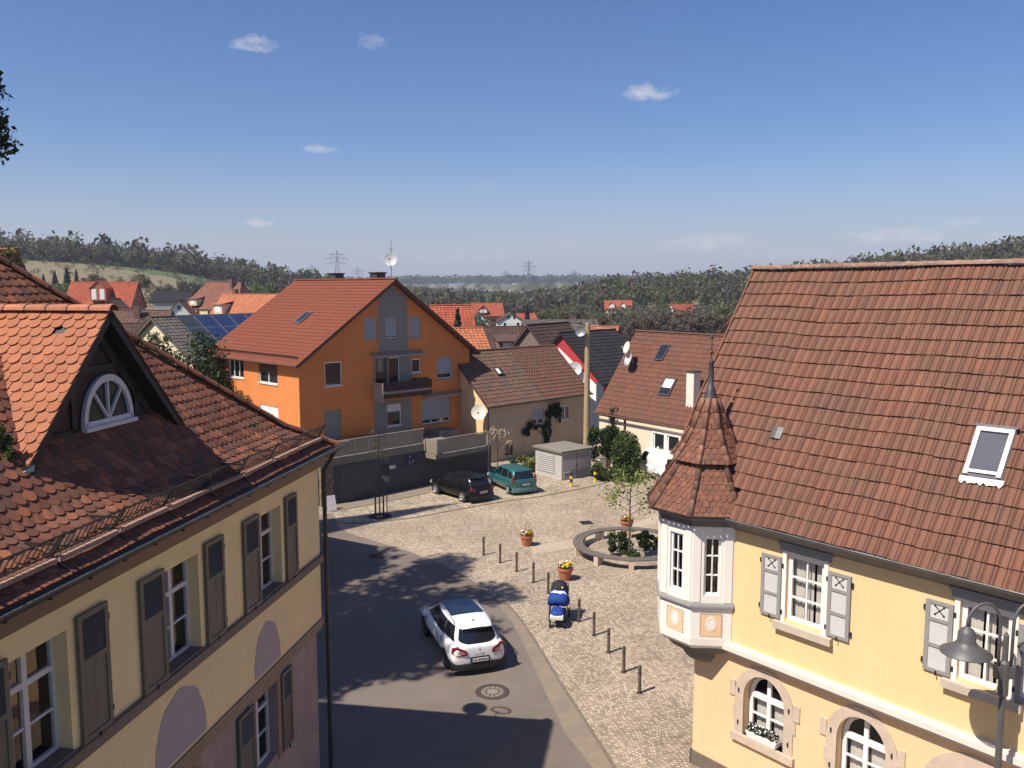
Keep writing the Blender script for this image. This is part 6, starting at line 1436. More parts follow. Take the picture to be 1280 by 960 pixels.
b = MB(); b.disc((.16, -.10, 1.06), .03, 10, (-.6, -.3, .7)); b.obj('badge', M['old_white'], ho)
# ------------------------------------------------------------------ street lamp in the foreground
LP = (8.66, 14.45); lamp = thing('street_lamp', 'dark grey double arm street lamp with bell shaped shades at the right edge', 'street lamp', (*LP, 0), 0)
M['lamp'] = mat('lamp_grey', (.105, .10, .10), .5, .1, 4, metal=.2)
aw = Vector((7.86, 14.45)) - Vector(LP); ad = Vector((aw.x, aw.y - .05, 0)).normalized(); zt = 5.80
b = MB(); b.lathe([(.11, 0), (.11, .9), (.085, 1.0), (.062, 1.05), (.055, zt - .85)], 14); b.obj('pole', M['lamp'], lamp, smooth=False)
b = MB(); b.lathe([(.075, zt - .95), (.085, zt - .92), (.085, zt - .35), (.05, zt - .3), (.045, zt + .15), (.02, zt + .2)], 14); b.box(-.16, .16, -.07, .07, zt - .62, zt - .40); b.obj('pole_head', M['lamp'], lamp)
def sidearm(s_):
    pts = []; hw_ = .30; c0 = ad * (s_ * .12)
    pts.append(c0 + Vector((0, 0, zt - .6))); pts.append(c0 + Vector((0, 0, zt + .28)))
    for i in range(1, 15):
        a = math.pi * i / 15; pts.append(ad * (s_ * (.12 + hw_ - hw_ * math.cos(a))) + Vector((0, 0, zt + .36 + .38 * math.sin(a))))
    e = ad * (s_ * (.12 + 2 * hw_)); pts.append(e + Vector((0, 0, zt + .3)))
    b = MB(); b.tube(pts, .028, 8); ao = b.obj('lamp_arm', M['lamp'], lamp, smooth=True)
    z0 = zt + .02
    b = MB(); b.lathe([(.03, z0 + .32), (.05, z0 + .30), (.10, z0 + .27), (.145, z0 + .20), (.15, z0 + .05), (.17, z0 + .02), (.24, z0 - .05), (.42, z0 - .15), (.425, z0 - .165), (.40, z0 - .165), (.22, z0 - .07), (.12, z0 - .02), (0, z0)], 32, (e.x, e.y, 0)); b.obj('lamp_shade', M['lamp'], lamp, smooth=True)
    b = MB(); b.lathe([(0, z0 - .14), (.06, z0 - .13), (.09, z0 - .07), (.05, z0 - .02)], 14, (e.x, e.y, 0)); b.obj('bulb', M['old_white'], lamp, smooth=True)
sidearm(1); sidearm(-1)
# ------------------------------------------------------------------ cars
def carpaint(name, c, rough=.25, metal=.0, coat=.6, spec=.5): return mat(name, c, rough, .03, 2, coat=coat, metal=metal, spec=spec)
M['tail_red'] = mat('tail_lamp_red', (.16, .012, .018), .15, .1, 9, spec=.6); M['tail_pale'] = mat('tail_lamp_pale', (.45, .16, .17), .15, .1, 9); M['car_black'] = mat('car_black_trim', (.018, .018, .02), .5, .1, 5); M['car_glass'] = mat('car_glass', (.012, .013, .016), .04, .2, 2, spec=.8)
M['alloy'] = mat('alloy', (.50, .50, .51), .35, .1, 4, metal=.7); M['head_glass'] = mat('headlight_glass', (.5, .52, .55), .1, .1, 5)
def car(label, rl, fl, paint, S, name='car', two=None):
    """rl, fl: ground points under the rear and front wheel on the left side"""
    h = (fl - rl); h.z = 0; h.normalize(); lf = Vector((-h.y, h.x, 0)); W2, WB = S['W'] / 2, S['wb']
    c = rl + h * (WB / 2) - lf * (W2 - .10)
    t = thing(name, label, S.get('cat', 'car'), (c.x, c.y, .006), math.atan2(h.y, h.x))
    # body loft
    sec = S['sec']; V = []; k = None
    for (x, zb, zm, zs, zt, wb_, wm, ws, wt) in sec:
        half = [(0, zb), (wb_ * .8, zb), (wb_, zb + .05), (wm, zm), (wm, zm + .12), (ws, zs), (wt, zt), (wt * .55, zt + .012), (0, zt + .018)]
        ring = half + [(-y, z) for (y, z) in half[-2:0:-1]]; k = len(ring)
        V += [(x, y * W2, z) for (y, z) in ring]
    n = len(sec); b = MB()
    b.add(V, [(i * k + j, i * k + (j + 1) % k, (i + 1) * k + (j + 1) % k, (i + 1) * k + j) for i in range(n - 1) for j in range(k)] + [tuple(range(k)), tuple((n - 1) * k + j for j in range(k))])
    bo = b.obj('body', paint, t, smooth=True); sm = bo.modifiers.new('s', 'SUBSURF'); sm.levels = 2; sm.render_levels = 2
    # greenhouse rings
    def ring(g):
        xf, xr, wf, wm, wr, z, bf, br = g; P = []
        fr_ = [(xf + bf * (1 - t * t), wf * t) for t in (0, .35, .7, .93)]; sd = []
        for i in range(9):
            s_ = i / 8; w_ = (1 - s_) ** 2 * wf + 2 * s_ * (1 - s_) * (2 * wm - (wf + wr) / 2) + s_ * s_ * wr; sd.append((xf - (xf - xr) * s_, w_))
        re = [(xr - br * (1 - t * t), wr * t) for t in (.93, .7, .35, 0)]
        L_ = fr_ + sd + re
        return [(x, y * W2, z) for x, y in L_] + [(x, -y * W2, z) for x, y in L_[-2:0:-1]]
    g0, g1 = S['g0'], S['g1']; r0 = ring(g0); r1 = ring(g1); ins = list(g1); ins[0] -= .10; ins[1] += .10; ins[2] *= .86; ins[3] *= .86; ins[4] *= .86; ins[5] += .035; r2 = ring(ins); ins2 = list(ins); ins2[0] -= .3; ins2[1] += .3; ins2[2] *= .5; ins2[3] *= .5; ins2[4] *= .5; ins2[5] += .022; r3 = ring(ins2)
    m_ = len(r0); rm = [tuple(a + (b_ - a) * .5 + ((0, .022 * np.sign(p[1]), 0)[i_] if abs(p[1]) > .3 else 0) for i_, (a, b_) in enumerate(zip(p, q))) for p, q in zip(r0, r1)]
    b = MB(); b.add(r0 + rm + r1 + r2 + r3, [(i * m_ + j, i * m_ + (j + 1) % m_, (i + 1) * m_ + (j + 1) % m_, (i + 1) * m_ + j) for i in range(4) for j in range(m_)] + [tuple(4 * m_ + j for j in range(m_))])
    co = b.obj('cabin', paint, t, smooth=True)
    def surf(idx, tt):   # idx float around the ring, tt 0..1 belt to roof
        i0 = int(math.floor(idx)) % m_; i1 = (i0 + 1) % m_; f = idx - math.floor(idx)
        def at(a, q): 
            A = [Vector(x) for x in (r0[a], rm[a], r1[a])]; return A[0].lerp(A[1], q * 2) if q < .5 else A[1].lerp(A[2], q * 2 - 1)
        return at(i0, tt).lerp(at(i1, tt), f)
    ctr_ = Vector(((g0[0] + g0[1]) / 2, 0, g0[5] - .4))
    def patch(name, i0, i1, t0, t1, m, off=.010, ni=8, nt=4, t0b=None, par=co):
        b = MB(); Vv = []
        for a in range(ni + 1):
            f = a / ni; tb = t0(f) if callable(t0) else t0 + ((t0b - t0) * f if t0b is not None else 0); tt1 = t1(f) if callable(t1) else t1
            for q in range(nt + 1):
                p = surf(i0 + (i1 - i0) * f, tb + (tt1 - tb) * q / nt); e = surf(i0 + (i1 - i0) * f + .05, tb + (tt1 - tb) * q / nt) - surf(i0 + (i1 - i0) * f - .05, tb + (tt1 - tb) * q / nt); u = surf(i0 + (i1 - i0) * f, 1) - surf(i0 + (i1 - i0) * f, 0); nn = e.cross(u).normalized()
                if nn.dot(p - ctr_) < 0: nn = -nn
                Vv.append(p + nn * off)
        b.add(Vv, [(a * (nt + 1) + q, a * (nt + 1) + q + 1, (a + 1) * (nt + 1) + q + 1, (a + 1) * (nt + 1) + q) for a in range(ni) for q in range(nt)]); return b.obj(name, m, par, smooth=True)
    # ring indices: 0 front centre .. 3 front corner, 4..12 side (y>0), 13..15 rear, 16 rear centre
    for (a, b_, t0, t1) in S['side']:
        patch('side_window', 4 + 8 * a, 4 + 8 * b_, t0, t1, M['car_glass']); patch('side_window', m_ - (4 + 8 * a), m_ - (4 + 8 * b_), t0, t1, M['car_glass'])
    patch('windscreen', -2.9, 2.9, .06, .94, M['car_glass'])
    ra, rb, rt = S['rear']; patch('rear_window', 16 - 3.2, 16 + 3.2, lambda f: ra + rb * abs(2 * f - 1) ** 2, rt, M['car_glass'], ni=14)
    if S.get('roofglass'):
        x0, x1, yw = S['roofglass']; z = g1[5] + .052; b = MB(); nx = 6
        b.add([(x0 + (x1 - x0) * i / nx, sgn * yw * (1 - .06 * (i / nx)), z + (.012 if abs(sgn) < .5 else 0) - .02 * max(0, i / nx - .6)) for i in range(nx + 1) for sgn in (-1, -.4, .4, 1)], [(4 * i + j, 4 * i + j + 1, 4 * i + 5 + j, 4 * i + 4 + j) for i in range(nx) for j in range(3)]); b.obj('roof_glass', mat('roof_glass', (.012, .02, .035), .08, .1, 2, spec=.7), co, smooth=True)
    if S.get('rails'):
        for sy in (-1, 1):
            b = MB(); y = sy * g1[3] * W2 * .93; b.tube([(g1[1] + .15, y, g1[5] + .0), (g1[1] + .3, y, g1[5] + .065), (g1[0] - .35, y, g1[5] + .07), (g1[0] - .15, y, g1[5] + .0)], .017, 6); b.obj('roof_rail', S['rails'], co)
    if S.get('spoiler'):
        b = MB(); zz = g1[5]; xr = g1[1] - g1[7]; b.hexa([(xr + .12, -W2 * .60, zz - .01), (xr - .16, -W2 * .54, zz - .035), (xr - .16, W2 * .54, zz - .035), (xr + .12, W2 * .60, zz - .01), (xr + .15, -W2 * .58, zz + .028), (xr - .15, -W2 * .52, zz - .008), (xr - .15, W2 * .52, zz - .008), (xr + .15, W2 * .58, zz + .028)]); sp2 = b.obj('spoiler', paint, t, bevel=.012)
        b = MB(); b.box(xr - .175, xr - .155, -.20, .20, zz - .075, zz - .015); b.obj('brake_light', M['car_black'], sp2)
        b = MB(); b.hexa([(xr + .34, -.02, zz + .04), (xr + .24, -.02, zz + .04), (xr + .24, .02, zz + .04), (xr + .34, .02, zz + .04), (xr + .27, -.008, zz + .10), (xr + .22, -.008, zz + .11), (xr + .22, .008, zz + .11), (xr + .27, .008, zz + .10)]); b.obj('aerial', M['car_black'], co)
    # lights
    for sy in (-1, 1):
        b = MB(); pts = S['tail']; V0 = [(x, sy * y * W2, z) for (x, y, z) in pts]; cx = Vector((.25, 0, 0)); V1 = [(x + .10, sy * y * W2 * .96, z) for (x, y, z) in pts]; kk = len(pts)
        b.add(V0 + V1, [tuple(range(kk))] + [(j, (j + 1) % kk, (j + 1) % kk + kk, j + kk) for j in range(kk)]); lo = b.obj('tail_lamp', M['tail_red'], t)
        if S.get('tail_in'):
            b = MB(); b.add([(x - .006, sy * y * W2, z) for (x, y, z) in S['tail_in']], [tuple(range(len(S['tail_in'])))]); b.obj('reflector', M['tail_pale'], lo)
        b = MB(); x = sec[-2][0]; b.hexa([(x - .25, sy * W2 * .88, .58), (x + .02, sy * W2 * .60, .58), (x + .02, sy * W2 * .62, .70), (x - .25, sy * W2 * .90, .72), (x - .2, sy * W2 * .97, .58), (x + .09, sy * W2 * .62, .58), (x + .06, sy * W2 * .63, .70), (x - .2, sy * W2 * .96, .72)]); b.obj('headlight', M['head_glass'], t)
        # mirrors
        b = MB(); mx, mz = S['mirror']; b.hexa([(mx - .05, sy * (W2 - .08), mz - .02), (mx + .07, sy * (W2 - .08), mz - .02), (mx + .06, sy * (W2 + .16), mz), (mx - .06, sy * (W2 + .17), mz), (mx - .05, sy * (W2 - .06), mz + .07), (mx + .04, sy * (W2 - .06), mz + .07), (mx + .03, sy * (W2 + .15), mz + .13), (mx - .06, sy * (W2 + .16), mz + .13)]); b.obj('wing_mirror', S.get('mirm', M['car_black']), t, bevel=.015)
    # bumper, plate
    xr = -S['L'] / 2
    b = MB(); b.T = None; pts = []
    for i in range(13):
        a = -1 + 2 * i / 12; y = a * W2 * .985; xx = xr + .16 * abs(a) ** 3 - .03
        pts.append((xx, y))
    V = []; 
    for (x_, y_) in pts: V += [(x_, y_, S['bz'][0]), (x_ - .012, y_, (S['bz'][0] + S['bz'][1]) / 2), (x_, y_, S['bz'][1]), (x_ + .25, y_ * .98, S['bz'][1]), (x_ + .25, y_ * .98, S['bz'][0])]
    b.add(V, [(5 * i + j, 5 * i + (j + 1) % 5, 5 * i + 5 + (j + 1) % 5, 5 * i + 5 + j) for i in range(12) for j in range(5)]); b.obj('rear_bumper', S.get('bump', M['car_black']), t, smooth=False)
    px_, pz = S['plate']; b = MB(); b.box(px_ - .012, px_ + .03, -.31, .31, pz - .09, pz + .09, 0); po_ = b.obj('plate_recess', M['car_black'], t)
    b = MB(); b.box(px_ - .022, px_ - .012, -.26, .26, pz - .055, pz + .055); b.obj('number_plate', M['white_paint'], po_)
    b = MB(); b.box(px_ - .024, px_ - .0225, .22, .258, pz - .05, pz + .05); b.obj('plate_band', mat('plate_blue', (.02, .06, .35), .5), po_)
    b = MB()
    for y in (.17, .12, .04, .0, -.06, -.11, -.16, -.21): b.box(px_ - .024, px_ - .0225, y - .016, y + .016, pz - .032, pz + .032); b.box(px_ - .0245, px_ - .024, y - .005, y + .02, pz - .012, pz + .016)
    b.obj('plate_characters', M['car_black'], po_)
    # wheels
    r = S['wr']
    for x in (-WB / 2, WB / 2):
        for sy in (-1, 1):
            b = MB(); y = sy * (W2 - .10); b.lathe([(r * .62, y - sy * .10), (r * .9, y - sy * .11), (r, y - sy * .07), (r, y + sy * .07), (r * .94, y + sy * .105), (r * .64, y + sy * .10)], 24, (x, 0, r), axis='y'); wo = b.obj('wheel', M['black'], t, smooth=False)
            b = MB(); b.lathe([(r * .60, y + sy * .09), (r * .66, y + sy * .108), (r * .62, y + sy * .085)], 24, (x, 0, r), axis='y')
            for q in range(S.get('spk', 7)):
                a = 2 * math.pi * q / S.get('spk', 7); b.bar((x, y + sy * .095, r), (x + r * .62 * math.cos(a), y + sy * .085, r + r * .62 * math.sin(a)), .055, .03, up=(0, 1, 0))
            b.lathe([(0, y + sy * .10), (.05, y + sy * .10), (.06, y + sy * .08)], 12, (x, 0, r), axis='y'); b.obj('rim', S.get('rim', M['alloy']), wo)
            b = MB(); b.lathe([(0, y + sy * .02), (r * .6, y + sy * .02)], 16, (x, 0, r), axis='y'); b.obj('brake_disc', M['black'], wo)
            b = MB(); b.lathe([(r * .2, W2 * sy * 1.003 - sy * .012), (r * 1.16, W2 * sy * 1.003 - sy * .012), (r * 1.16, W2 * sy * .9)], 26, (x, 0, r + .015), axis='y'); b.obj('wheel_arch', M['car_black'], t)
    # door seams and handles
    for sy in (-1, 1):
        b = MB()
        for x in S['seams']: b.box(x - .006, x + .006, sy * (W2 * .985 - .01), sy * (W2 * 1.004), S['bz'][1] + .02, g0[5] - .04)
        b.obj('door_seam', M['car_black'], t); b = MB()
        for x in S['seams'][:-1]: b.box(x + .06, x + .24, sy * (W2 * .97), sy * (W2 * 1.012), g0[5] - .17, g0[5] - .135)
        b.obj('door_handle', S.get('hm', paint), t, bevel=.008)
    return t
def std(L, zb, zm, zs, hood, wmid=1.0):
    h = L / 2
    return [(-h, zb + .12, zm, zs - .02, zs + .04, .72, .84, .82, .72), (-h + .10, zb + .04, zm, zs, zs + .05, .86, .955, .93, .80), (-h + .5, zb, zm, zs, zs + .05, .90, wmid, .97, .84), (-h + 1.3, zb, zm, zs - .01, zs + .04, .90, wmid, .98, .84), (0, zb, zm, zs - .02, zs + .03, .90, wmid, .98, .84), (h - 1.5, zb, zm, zs - .05, zs, .90, wmid, .98, .84), (h - 1.0, zb, zm, hood, hood + .05, .90, wmid, .96, .80), (h - .45, zb, zm - .03, hood - .08, hood - .03, .88, .97, .92, .72), (h - .1, zb + .02, zm - .06, hood - .2, hood - .16, .78, .84, .80, .6), (h, zb + .1, zm - .05, hood - .28, hood - .25, .62, .68, .66, .5)]
M['paint_white'] = carpaint('car_white', (.80, .79, .77), .3)
WS = dict(L=4.55, W=1.81, wb=2.70, wr=.325, sec=std(4.55, .22, .50, .90, .82),
          g0=(1.30, -2.08, .80, .90, .74, .90, .14, .10), g1=(.42, -1.72, .62, .72, .60, 1.44, .10, .10),
          side=[(.03, .36, .05, .92), (.365, .64, .05, .93), (.65, .93, .12, .92)], rear=(.06, .26, .86), roofglass=(-.95, .42, .56), rails=M['steel'], spoiler=True,
          tail=[(-2.16, .97, .90), (-2.25, .76, .95), (-2.29, .46, .81), (-2.295, .44, .69), (-2.255, .80, .67), (-2.15, .985, .77)], tail_in=[(-2.265, .74, .86), (-2.295, .54, .79), (-2.298, .54, .73), (-2.265, .76, .73)],
          mirror=(.78, .92), bz=(.20, .40), plate=(-2.315, .52), seams=(-.95, .02, 1.02), mirm=M['paint_white'], rim=mat('dark_alloy', (.09, .09, .095), .4, .1, 4, metal=.6))
wc = car('white estate car driving up the street, seen from behind, half in tree shade', G(559, 833), G(533, 792.5), M['paint_white'], WS)
e = MB(); e.add([(-2.302, 0, .90), (-2.302, .045, .83), (-2.302, 0, .76), (-2.302, -.045, .83), (-2.305, 0, .86), (-2.305, .022, .83), (-2.305, 0, .80), (-2.305, -.022, .83)], [(0, 1, 5, 4), (1, 2, 6, 5), (2, 3, 7, 6), (3, 0, 4, 7)]); e.obj('emblem', M['steel'], wc)
e = MB()
for i in range(6): e.box(-2.300, -2.294, .15 - i * .06 - .018, .15 - i * .06 + .018, .665, .70)
e.obj('badge_letters', M['steel'], wc)
BS_ = dict(L=4.25, W=1.76, wb=2.55, wr=.31, sec=std(4.25, .20, .48, .88, .80), g0=(1.15, -1.95, .80, .89, .76, .88, .14, .10), g1=(.35, -1.55, .62, .73, .62, 1.40, .10, .10),
          side=[(.06, .36, .10, .90), (.39, .64, .10, .90), (.69, .86, .14, .88)], rear=(.08, .10, .86), spoiler=True, tail=[(-2.03, .97, .86), (-2.09, .80, .88), (-2.12, .62, .82), (-2.12, .62, .68), (-2.08, .82, .66), (-2.02, .98, .72)], tail_in=[(-2.112, .78, .78), (-2.128, .66, .77), (-2.128, .66, .73), (-2.112, .78, .73)], mirror=(.65, .92), bz=(.20, .44), plate=(-2.15, .60), seams=(-.85, .05, .95))
car('black estate car parked in front of the dark garage, left of the teal one', G(579, 627.5), G(545, 617), carpaint('car_black_paint', (.006, .006, .007), .2, coat=.12, spec=.25), BS_)
TS_ = dict(L=3.82, W=1.65, wb=2.45, wr=.29, sec=std(3.82, .20, .48, .88, .84), g0=(1.05, -1.78, .82, .90, .80, .88, .14, .08), g1=(.32, -1.48, .66, .75, .68, 1.42, .10, .08),
          side=[(.07, .38, .10, .90), (.42, .70, .10, .90), (.76, .90, .14, .80)], rear=(.10, .04, .86), tail=[(-1.72, .93, 1.15), (-1.80, .84, 1.15), (-1.87, .82, .80), (-1.86, .84, .62), (-1.80, .97, .66), (-1.80, .97, .86)], mirror=(.65, .92), bz=(.18, .46), plate=(-1.93, .62), seams=(-.75, .1, .9))
tealp = carpaint('car_teal_paint', (.02, .125, .135), .3, .2)
TS_['bump'] = mat('bumper_teal_grey', (.10, .20, .20), .5, .08, 3)
car('teal small hatchback parked beside the black car, before the beige house', G(636.5, 617.5), G(612, 606), tealp, TS_)
VS = dict(L=4.4, W=1.78, wb=2.68, wr=.32, sec=std(4.4, .22, .52, .98, .92), g0=(1.55, -2.16, .84, .95, .90, .98, .14, .02), g1=(.75, -2.12, .74, .84, .82, 1.80, .10, .02),
          side=[(.05, .26, .08, .84)], rear=(.22, 0, .80), tail=[(-2.19, .96, 1.35), (-2.21, .84, 1.35), (-2.21, .84, .85), (-2.19, .97, .85)], mirror=(1.0, 1.0), bz=(.22, .46), plate=(-2.235, .78), seams=(-.9, .35, 1.2), rear_dark=True, cat='van')
car('white van parked below the cream house, partly hidden by the turret roof', G(824, 604), G(797, 592), carpaint('van_white', (.78, .77, .75), .35), VS, name='van')
# ------------------------------------------------------------------ tall tree at the left edge, its shade lies on the street
TC_ = Vector((-20.2, 21.7, 0)); tt = thing('tall_tree', 'tall broad leaved tree at the left edge whose branch tips hang into view', 'tree', TC_)
s = MB(); s.tube([(0, 0, 0), (.2, 0, 5), (-.1, .2, 11), (.3, .1, 17), (.2, 0, 26)], [.55, .45, .38, .25, .06], 10); rt = random.Random(3); pts = []
for i in range(26):
    z = 12 + 14 * i / 26; a = i * 2.4; L = 6.2 * math.sqrt(max(.08, 1 - ((z - 19) / 8.6) ** 2)); b0 = Vector((.1, .05, z - 2.0)); e = Vector((math.cos(a) * L, math.sin(a) * L, z + rt.uniform(-.5, 1.5))); m_ = b0.lerp(e, .55) + Vector((0, 0, .6)); s.tube([b0, m_, e], [.13, .08, .02], 6)
    for f in (.45, .65, .8, .95, 1.02):
        c = b0.lerp(e, f) + Vector((rt.uniform(-.6, .6), rt.uniform(-.6, .6), rt.uniform(-.4, .8))); pts.append(blobpts(250, c, (1.3, 1.3, .65)))
for i in range(12):
    a = i * 2.4; z = 17.5 + 6 * i / 12; L = 2.5 * (1 - .06 * abs(i - 5)); c0 = Vector((2.7, -2.3, z)); b0 = Vector((.5, -.4, 12 + .4 * i)); e = c0 + Vector((math.cos(a) * L, math.sin(a) * L * .9, 0)); s.tube([b0, b0.lerp(c0, .7), c0, e], [.12, .08, .05, .02], 6)
    for f in (.0, .35, .7, 1.0): pts.append(blobpts(230, c0.lerp(e, f), (1.2, 1.2, .6)))
for i in range(8):
    a = i * 2.4; z = 17.5 + 5 * i / 8; L = 1.7; c0 = Vector((3.1, -3.6, z)); b0 = Vector((.5, -.4, 12 + .5 * i)); e = c0 + Vector((math.cos(a) * L, math.sin(a) * L * .9, 0)); s.tube([b0, b0.lerp(c0, .7), c0, e], [.12, .08, .05, .02], 6)
    for f in (.0, .5, 1.0): pts.append(blobpts(230, c0.lerp(e, f), (1.1, 1.1, .6)))
edge_ = []; edge_pts = []
for (u, v) in ((0, 108), (6, 116), (3, 135), (8, 150), (12, 160), (5, 168), (16, 176), (10, 184), (20, 181), (4, 196), (0, 150), (2, 178)):
    p = AT(u, v, 21.6) - TC_; edge_.append(p); s.tube([Vector((p.x - 2.2, p.y, p.z + .5)), Vector((p.x - .6, p.y, p.z + .15)), p], [.04, .015, .005], 5); edge_pts.append(blobpts(34, p - Vector((.2, 0, 0)), (.24, .5, .2)))
s.tube([(.1, 0, 13.5), (2.2, -.1, 15.9), (4.6, -.2, 16.6)], [.12, .06, .03], 6)
s.obj('trunk', M['bark'], tt); V, F = quadcloud(np.concatenate(pts), .15); rawmesh('crown', V, F, M['leaf_dark'], tt); V, F = quadcloud(np.concatenate(edge_pts), .062, elong=1.2); rawmesh('branch_tip_leaves', V, F, M['leaf_dark'], tt)
# church tower outside the frame, its spire throws the long pointed shade across the paving
ch = thing('church_tower', 'pale church tower with a slender slate spire beyond the left edge', 'tower', (-27.4, 29.4, 0), R(34))
b = MB(); b.box(-2.1, 2.1, -2.1, 2.1, 0, 21); b.obj('shaft', WM['cream'], ch); b = MB(); b.lathe([(2.9, 20.9), (2.0, 24), (.05, 42)], 8); b.obj('spire', RM['black'], ch)
# ------------------------------------------------------------------ trees of the valley, one by one
leafcols = dict(
    bare=leafmat('bare_twigs', [(.105, .083, .06), (.135, .108, .078), (.09, .07, .05), (.155, .122, .09)], trans=.25),
    olive=leafmat('olive_leaf', [(0.123, 0.123, 0.051), (0.167, 0.160, 0.065), (0.102, 0.109, 0.043), (0.203, 0.181, 0.087)]),
    green=leafmat('spring_leaf', [(0.087, 0.131, 0.036), (0.123, 0.174, 0.043), (0.160, 0.217, 0.058), (0.072, 0.109, 0.032)]),
    dark=leafmat('conifer_leaf', [(0.020, 0.041, 0.023), (0.029, 0.055, 0.029), (0.041, 0.065, 0.032)]))
def proto(kind, h, seed):
    rs = random.Random(seed); P = []; s = MB()
    if kind == 'dark':
        s.tube([(0, 0, 0), (0, 0, h)], [.16, .02], 6)
        for i in range(46):
            z = h * (.06 + .92 * i / 46); r = h * .17 * (1 - i / 47.) ** .85
            for q in range(5): a = rs.random() * 6.28; P.append(blobpts(14, (math.cos(a) * r * .6, math.sin(a) * r * .6, z - r * .12), (r * .5, r * .5, h * .02)))
        V, F = quadcloud(np.concatenate(P), h * .016)
    else:
        s.tube([(0, 0, -.5), (.05, 0, h * .3), (0, .1, h * .62), (.1, 0, h * .95)], [h * .022, h * .017, h * .010, .01], 7)
        for i in range(16):
            z0 = h * (.2 + .5 * i / 16); a = i * 2.4 + rs.random(); L = h * .36 * (1 - .5 * i / 16) * rs.uniform(.8, 1.15); e = Vector((math.cos(a) * L, math.sin(a) * L, z0 + L * rs.uniform(.5, 1.1))); b0 = Vector((0, 0, z0)); m_ = b0.lerp(e, .5) - Vector((0, 0, L * .05)); s.tube([b0, m_, e], [h * .007, h * .004, .01], 5)
            for f in (.55, .8, 1.0): P.append(blobpts(46 if kind == 'bare' else 60, b0.lerp(e, f) + Vector((rs.uniform(-.3, .3), rs.uniform(-.3, .3), rs.uniform(0, .5))), (h * .10, h * .10, h * .09)))
        V, F = quadcloud(np.concatenate(P), h * (.018 if kind == 'bare' else .019), elong=2.6 if kind == 'bare' else 1.1)
    return s, V, F
PR = {}
def vtree(kind, u, Y, top_v, label, name=None, w=1.0):
    p = AT(u, top_v, Y); zg = th(p.x, p.y); h = max(2.5, p.z - zg); nm = name or {'bare': 'bare_tree', 'olive': 'budding_tree', 'green': 'leafy_tree', 'dark': 'conifer'}[kind]
    if kind not in PR:
        t = thing(nm, label, 'tree', (p.x, p.y, zg), 0, 'trees between the houses'); s, V, F = proto(kind, 10.0, len(PR) + 5); s.obj('trunk', M['bark'], t); rawmesh('crown', V, F, leafcols[kind], t); PR[kind] = t
        t.scale = (h / 10 * w, h / 10 * w, h / 10); bpy.context.view_layer.update()
    else:
        t = dup(PR[kind], (p.x, p.y, zg), random.uniform(0, 6.28), label); t.name = nm; t.scale = (h / 10 * w, h / 10 * w, h / 10)
    return t
for a in [('dark', 572, 88, 384, 'slim dark conifer behind the right gable of the orange apartment house', None, .8), ('dark', 659, 222, 381, 'small dark conifer right of the wide white gable in the valley', None, 1.1), ('dark', 541, 215, 376, 'left one of two little conifers just right of the orange house ridge', None, 1.0), ('dark', 548, 222, 374, 'right one of two little conifers just right of the orange house ridge', None, 1.0), ('dark', 603, 330, 371, 'dark conifer standing above the red house in the valley'),
          ('dark', 68, 300, 338, 'broad dark conifer on the far left below the hillside houses', None, 1.4), ('dark', 83, 290, 334, 'tallest dark conifer on the far left below the hillside houses', None, 1.3), ('dark', 95, 295, 336, 'narrow dark conifer at the right of the far left group', None, 1.0), ('dark', 54, 310, 342, 'short dark conifer nearest the brown roof at the far left', None, 1.5),
          ('olive', 175, 300, 340, 'dark round tree on the slope right of the red farmhouse', None, 1.0), ('olive', 120, 310, 341, 'rounded tree on the slope straight above the red farmhouse', None, 1.3), ('bare', 232, 300, 347, 'brown bare bush below the tan field'), ('bare', 252, 290, 350, 'bare tree right of the brown bush below the tan field', None, 1.3), ('olive', 279, 305, 348, 'dark rounded tree above the wide hipped roof', None, 1.2), ('bare', 205, 270, 352, 'bare tree above the low dark shed', None, 1.2), ('green', 330, 310, 352, 'green tree above the long light red roof', None, 1.2), ('bare', 348, 320, 350, 'bare tree left of the orange house roof slope', None, 1.2), ('green', 60, 235, 352, 'leafy green tree under the conifers at the far left', None, 1.6), ('green', 84, 230, 355, 'lower leafy green tree left of the red farmhouse', None, 1.6),
          ('bare', 148, 120, 385, 'bare tree between the brown porch gable and the barn roof', None, 1.0), ('bare', 190, 100, 388, 'bare tree beside the barn roof chimney', None, .8),
          ('bare', 722, 205, 384, 'bare brown tree above the pointed dark roof', None, 1.1), ('olive', 706, 235, 386, 'budding tree left of the utility pole top', None, 1.1), ('bare', 752, 170, 392, 'bare brown tree right behind the utility pole', None, 1.1), ('bare', 778, 150, 400, 'bare tree above the orange roof with the half timbered gable', None, 1.1), ('bare', 800, 140, 390, 'bare brown tree above the left end of the cream house roof', None, 1.0), ('bare', 822, 160, 386, 'bare brown tree above the two roof dishes', None, 1.1), ('bare', 846, 150, 392, 'bare brown tree in front of the white gabled house on the hill', None, 1.1), ('bare', 868, 138, 388, 'bare brown tree left of the turret spike', None, 1.0), ('bare', 893, 150, 384, 'bare brown tree right of the turret spike', None, 1.0), ('olive', 908, 190, 378, 'olive budding tree left of the pink red house', None, 1.1), ('green', 780, 104, 424, 'small green bush by the low dark roof', 'bush', 1.5), ('green', 600, 225, 398, 'round green bush before the small white gable', 'bush', 1.8), ('green', 585, 200, 394, 'green bush right of the bright red steep roof', 'bush', 1.4), ('olive', 700, 270, 380, 'budding tree in front of the wood, above the long grey roof', None, 1.3), ('olive', 678, 255, 383, 'budding tree right of the tiny red roof', None, 1.2), ('bare', 560, 260, 376, 'bare tree above the bright red steep roof', None, 1.3)]:
    vtree(*a)
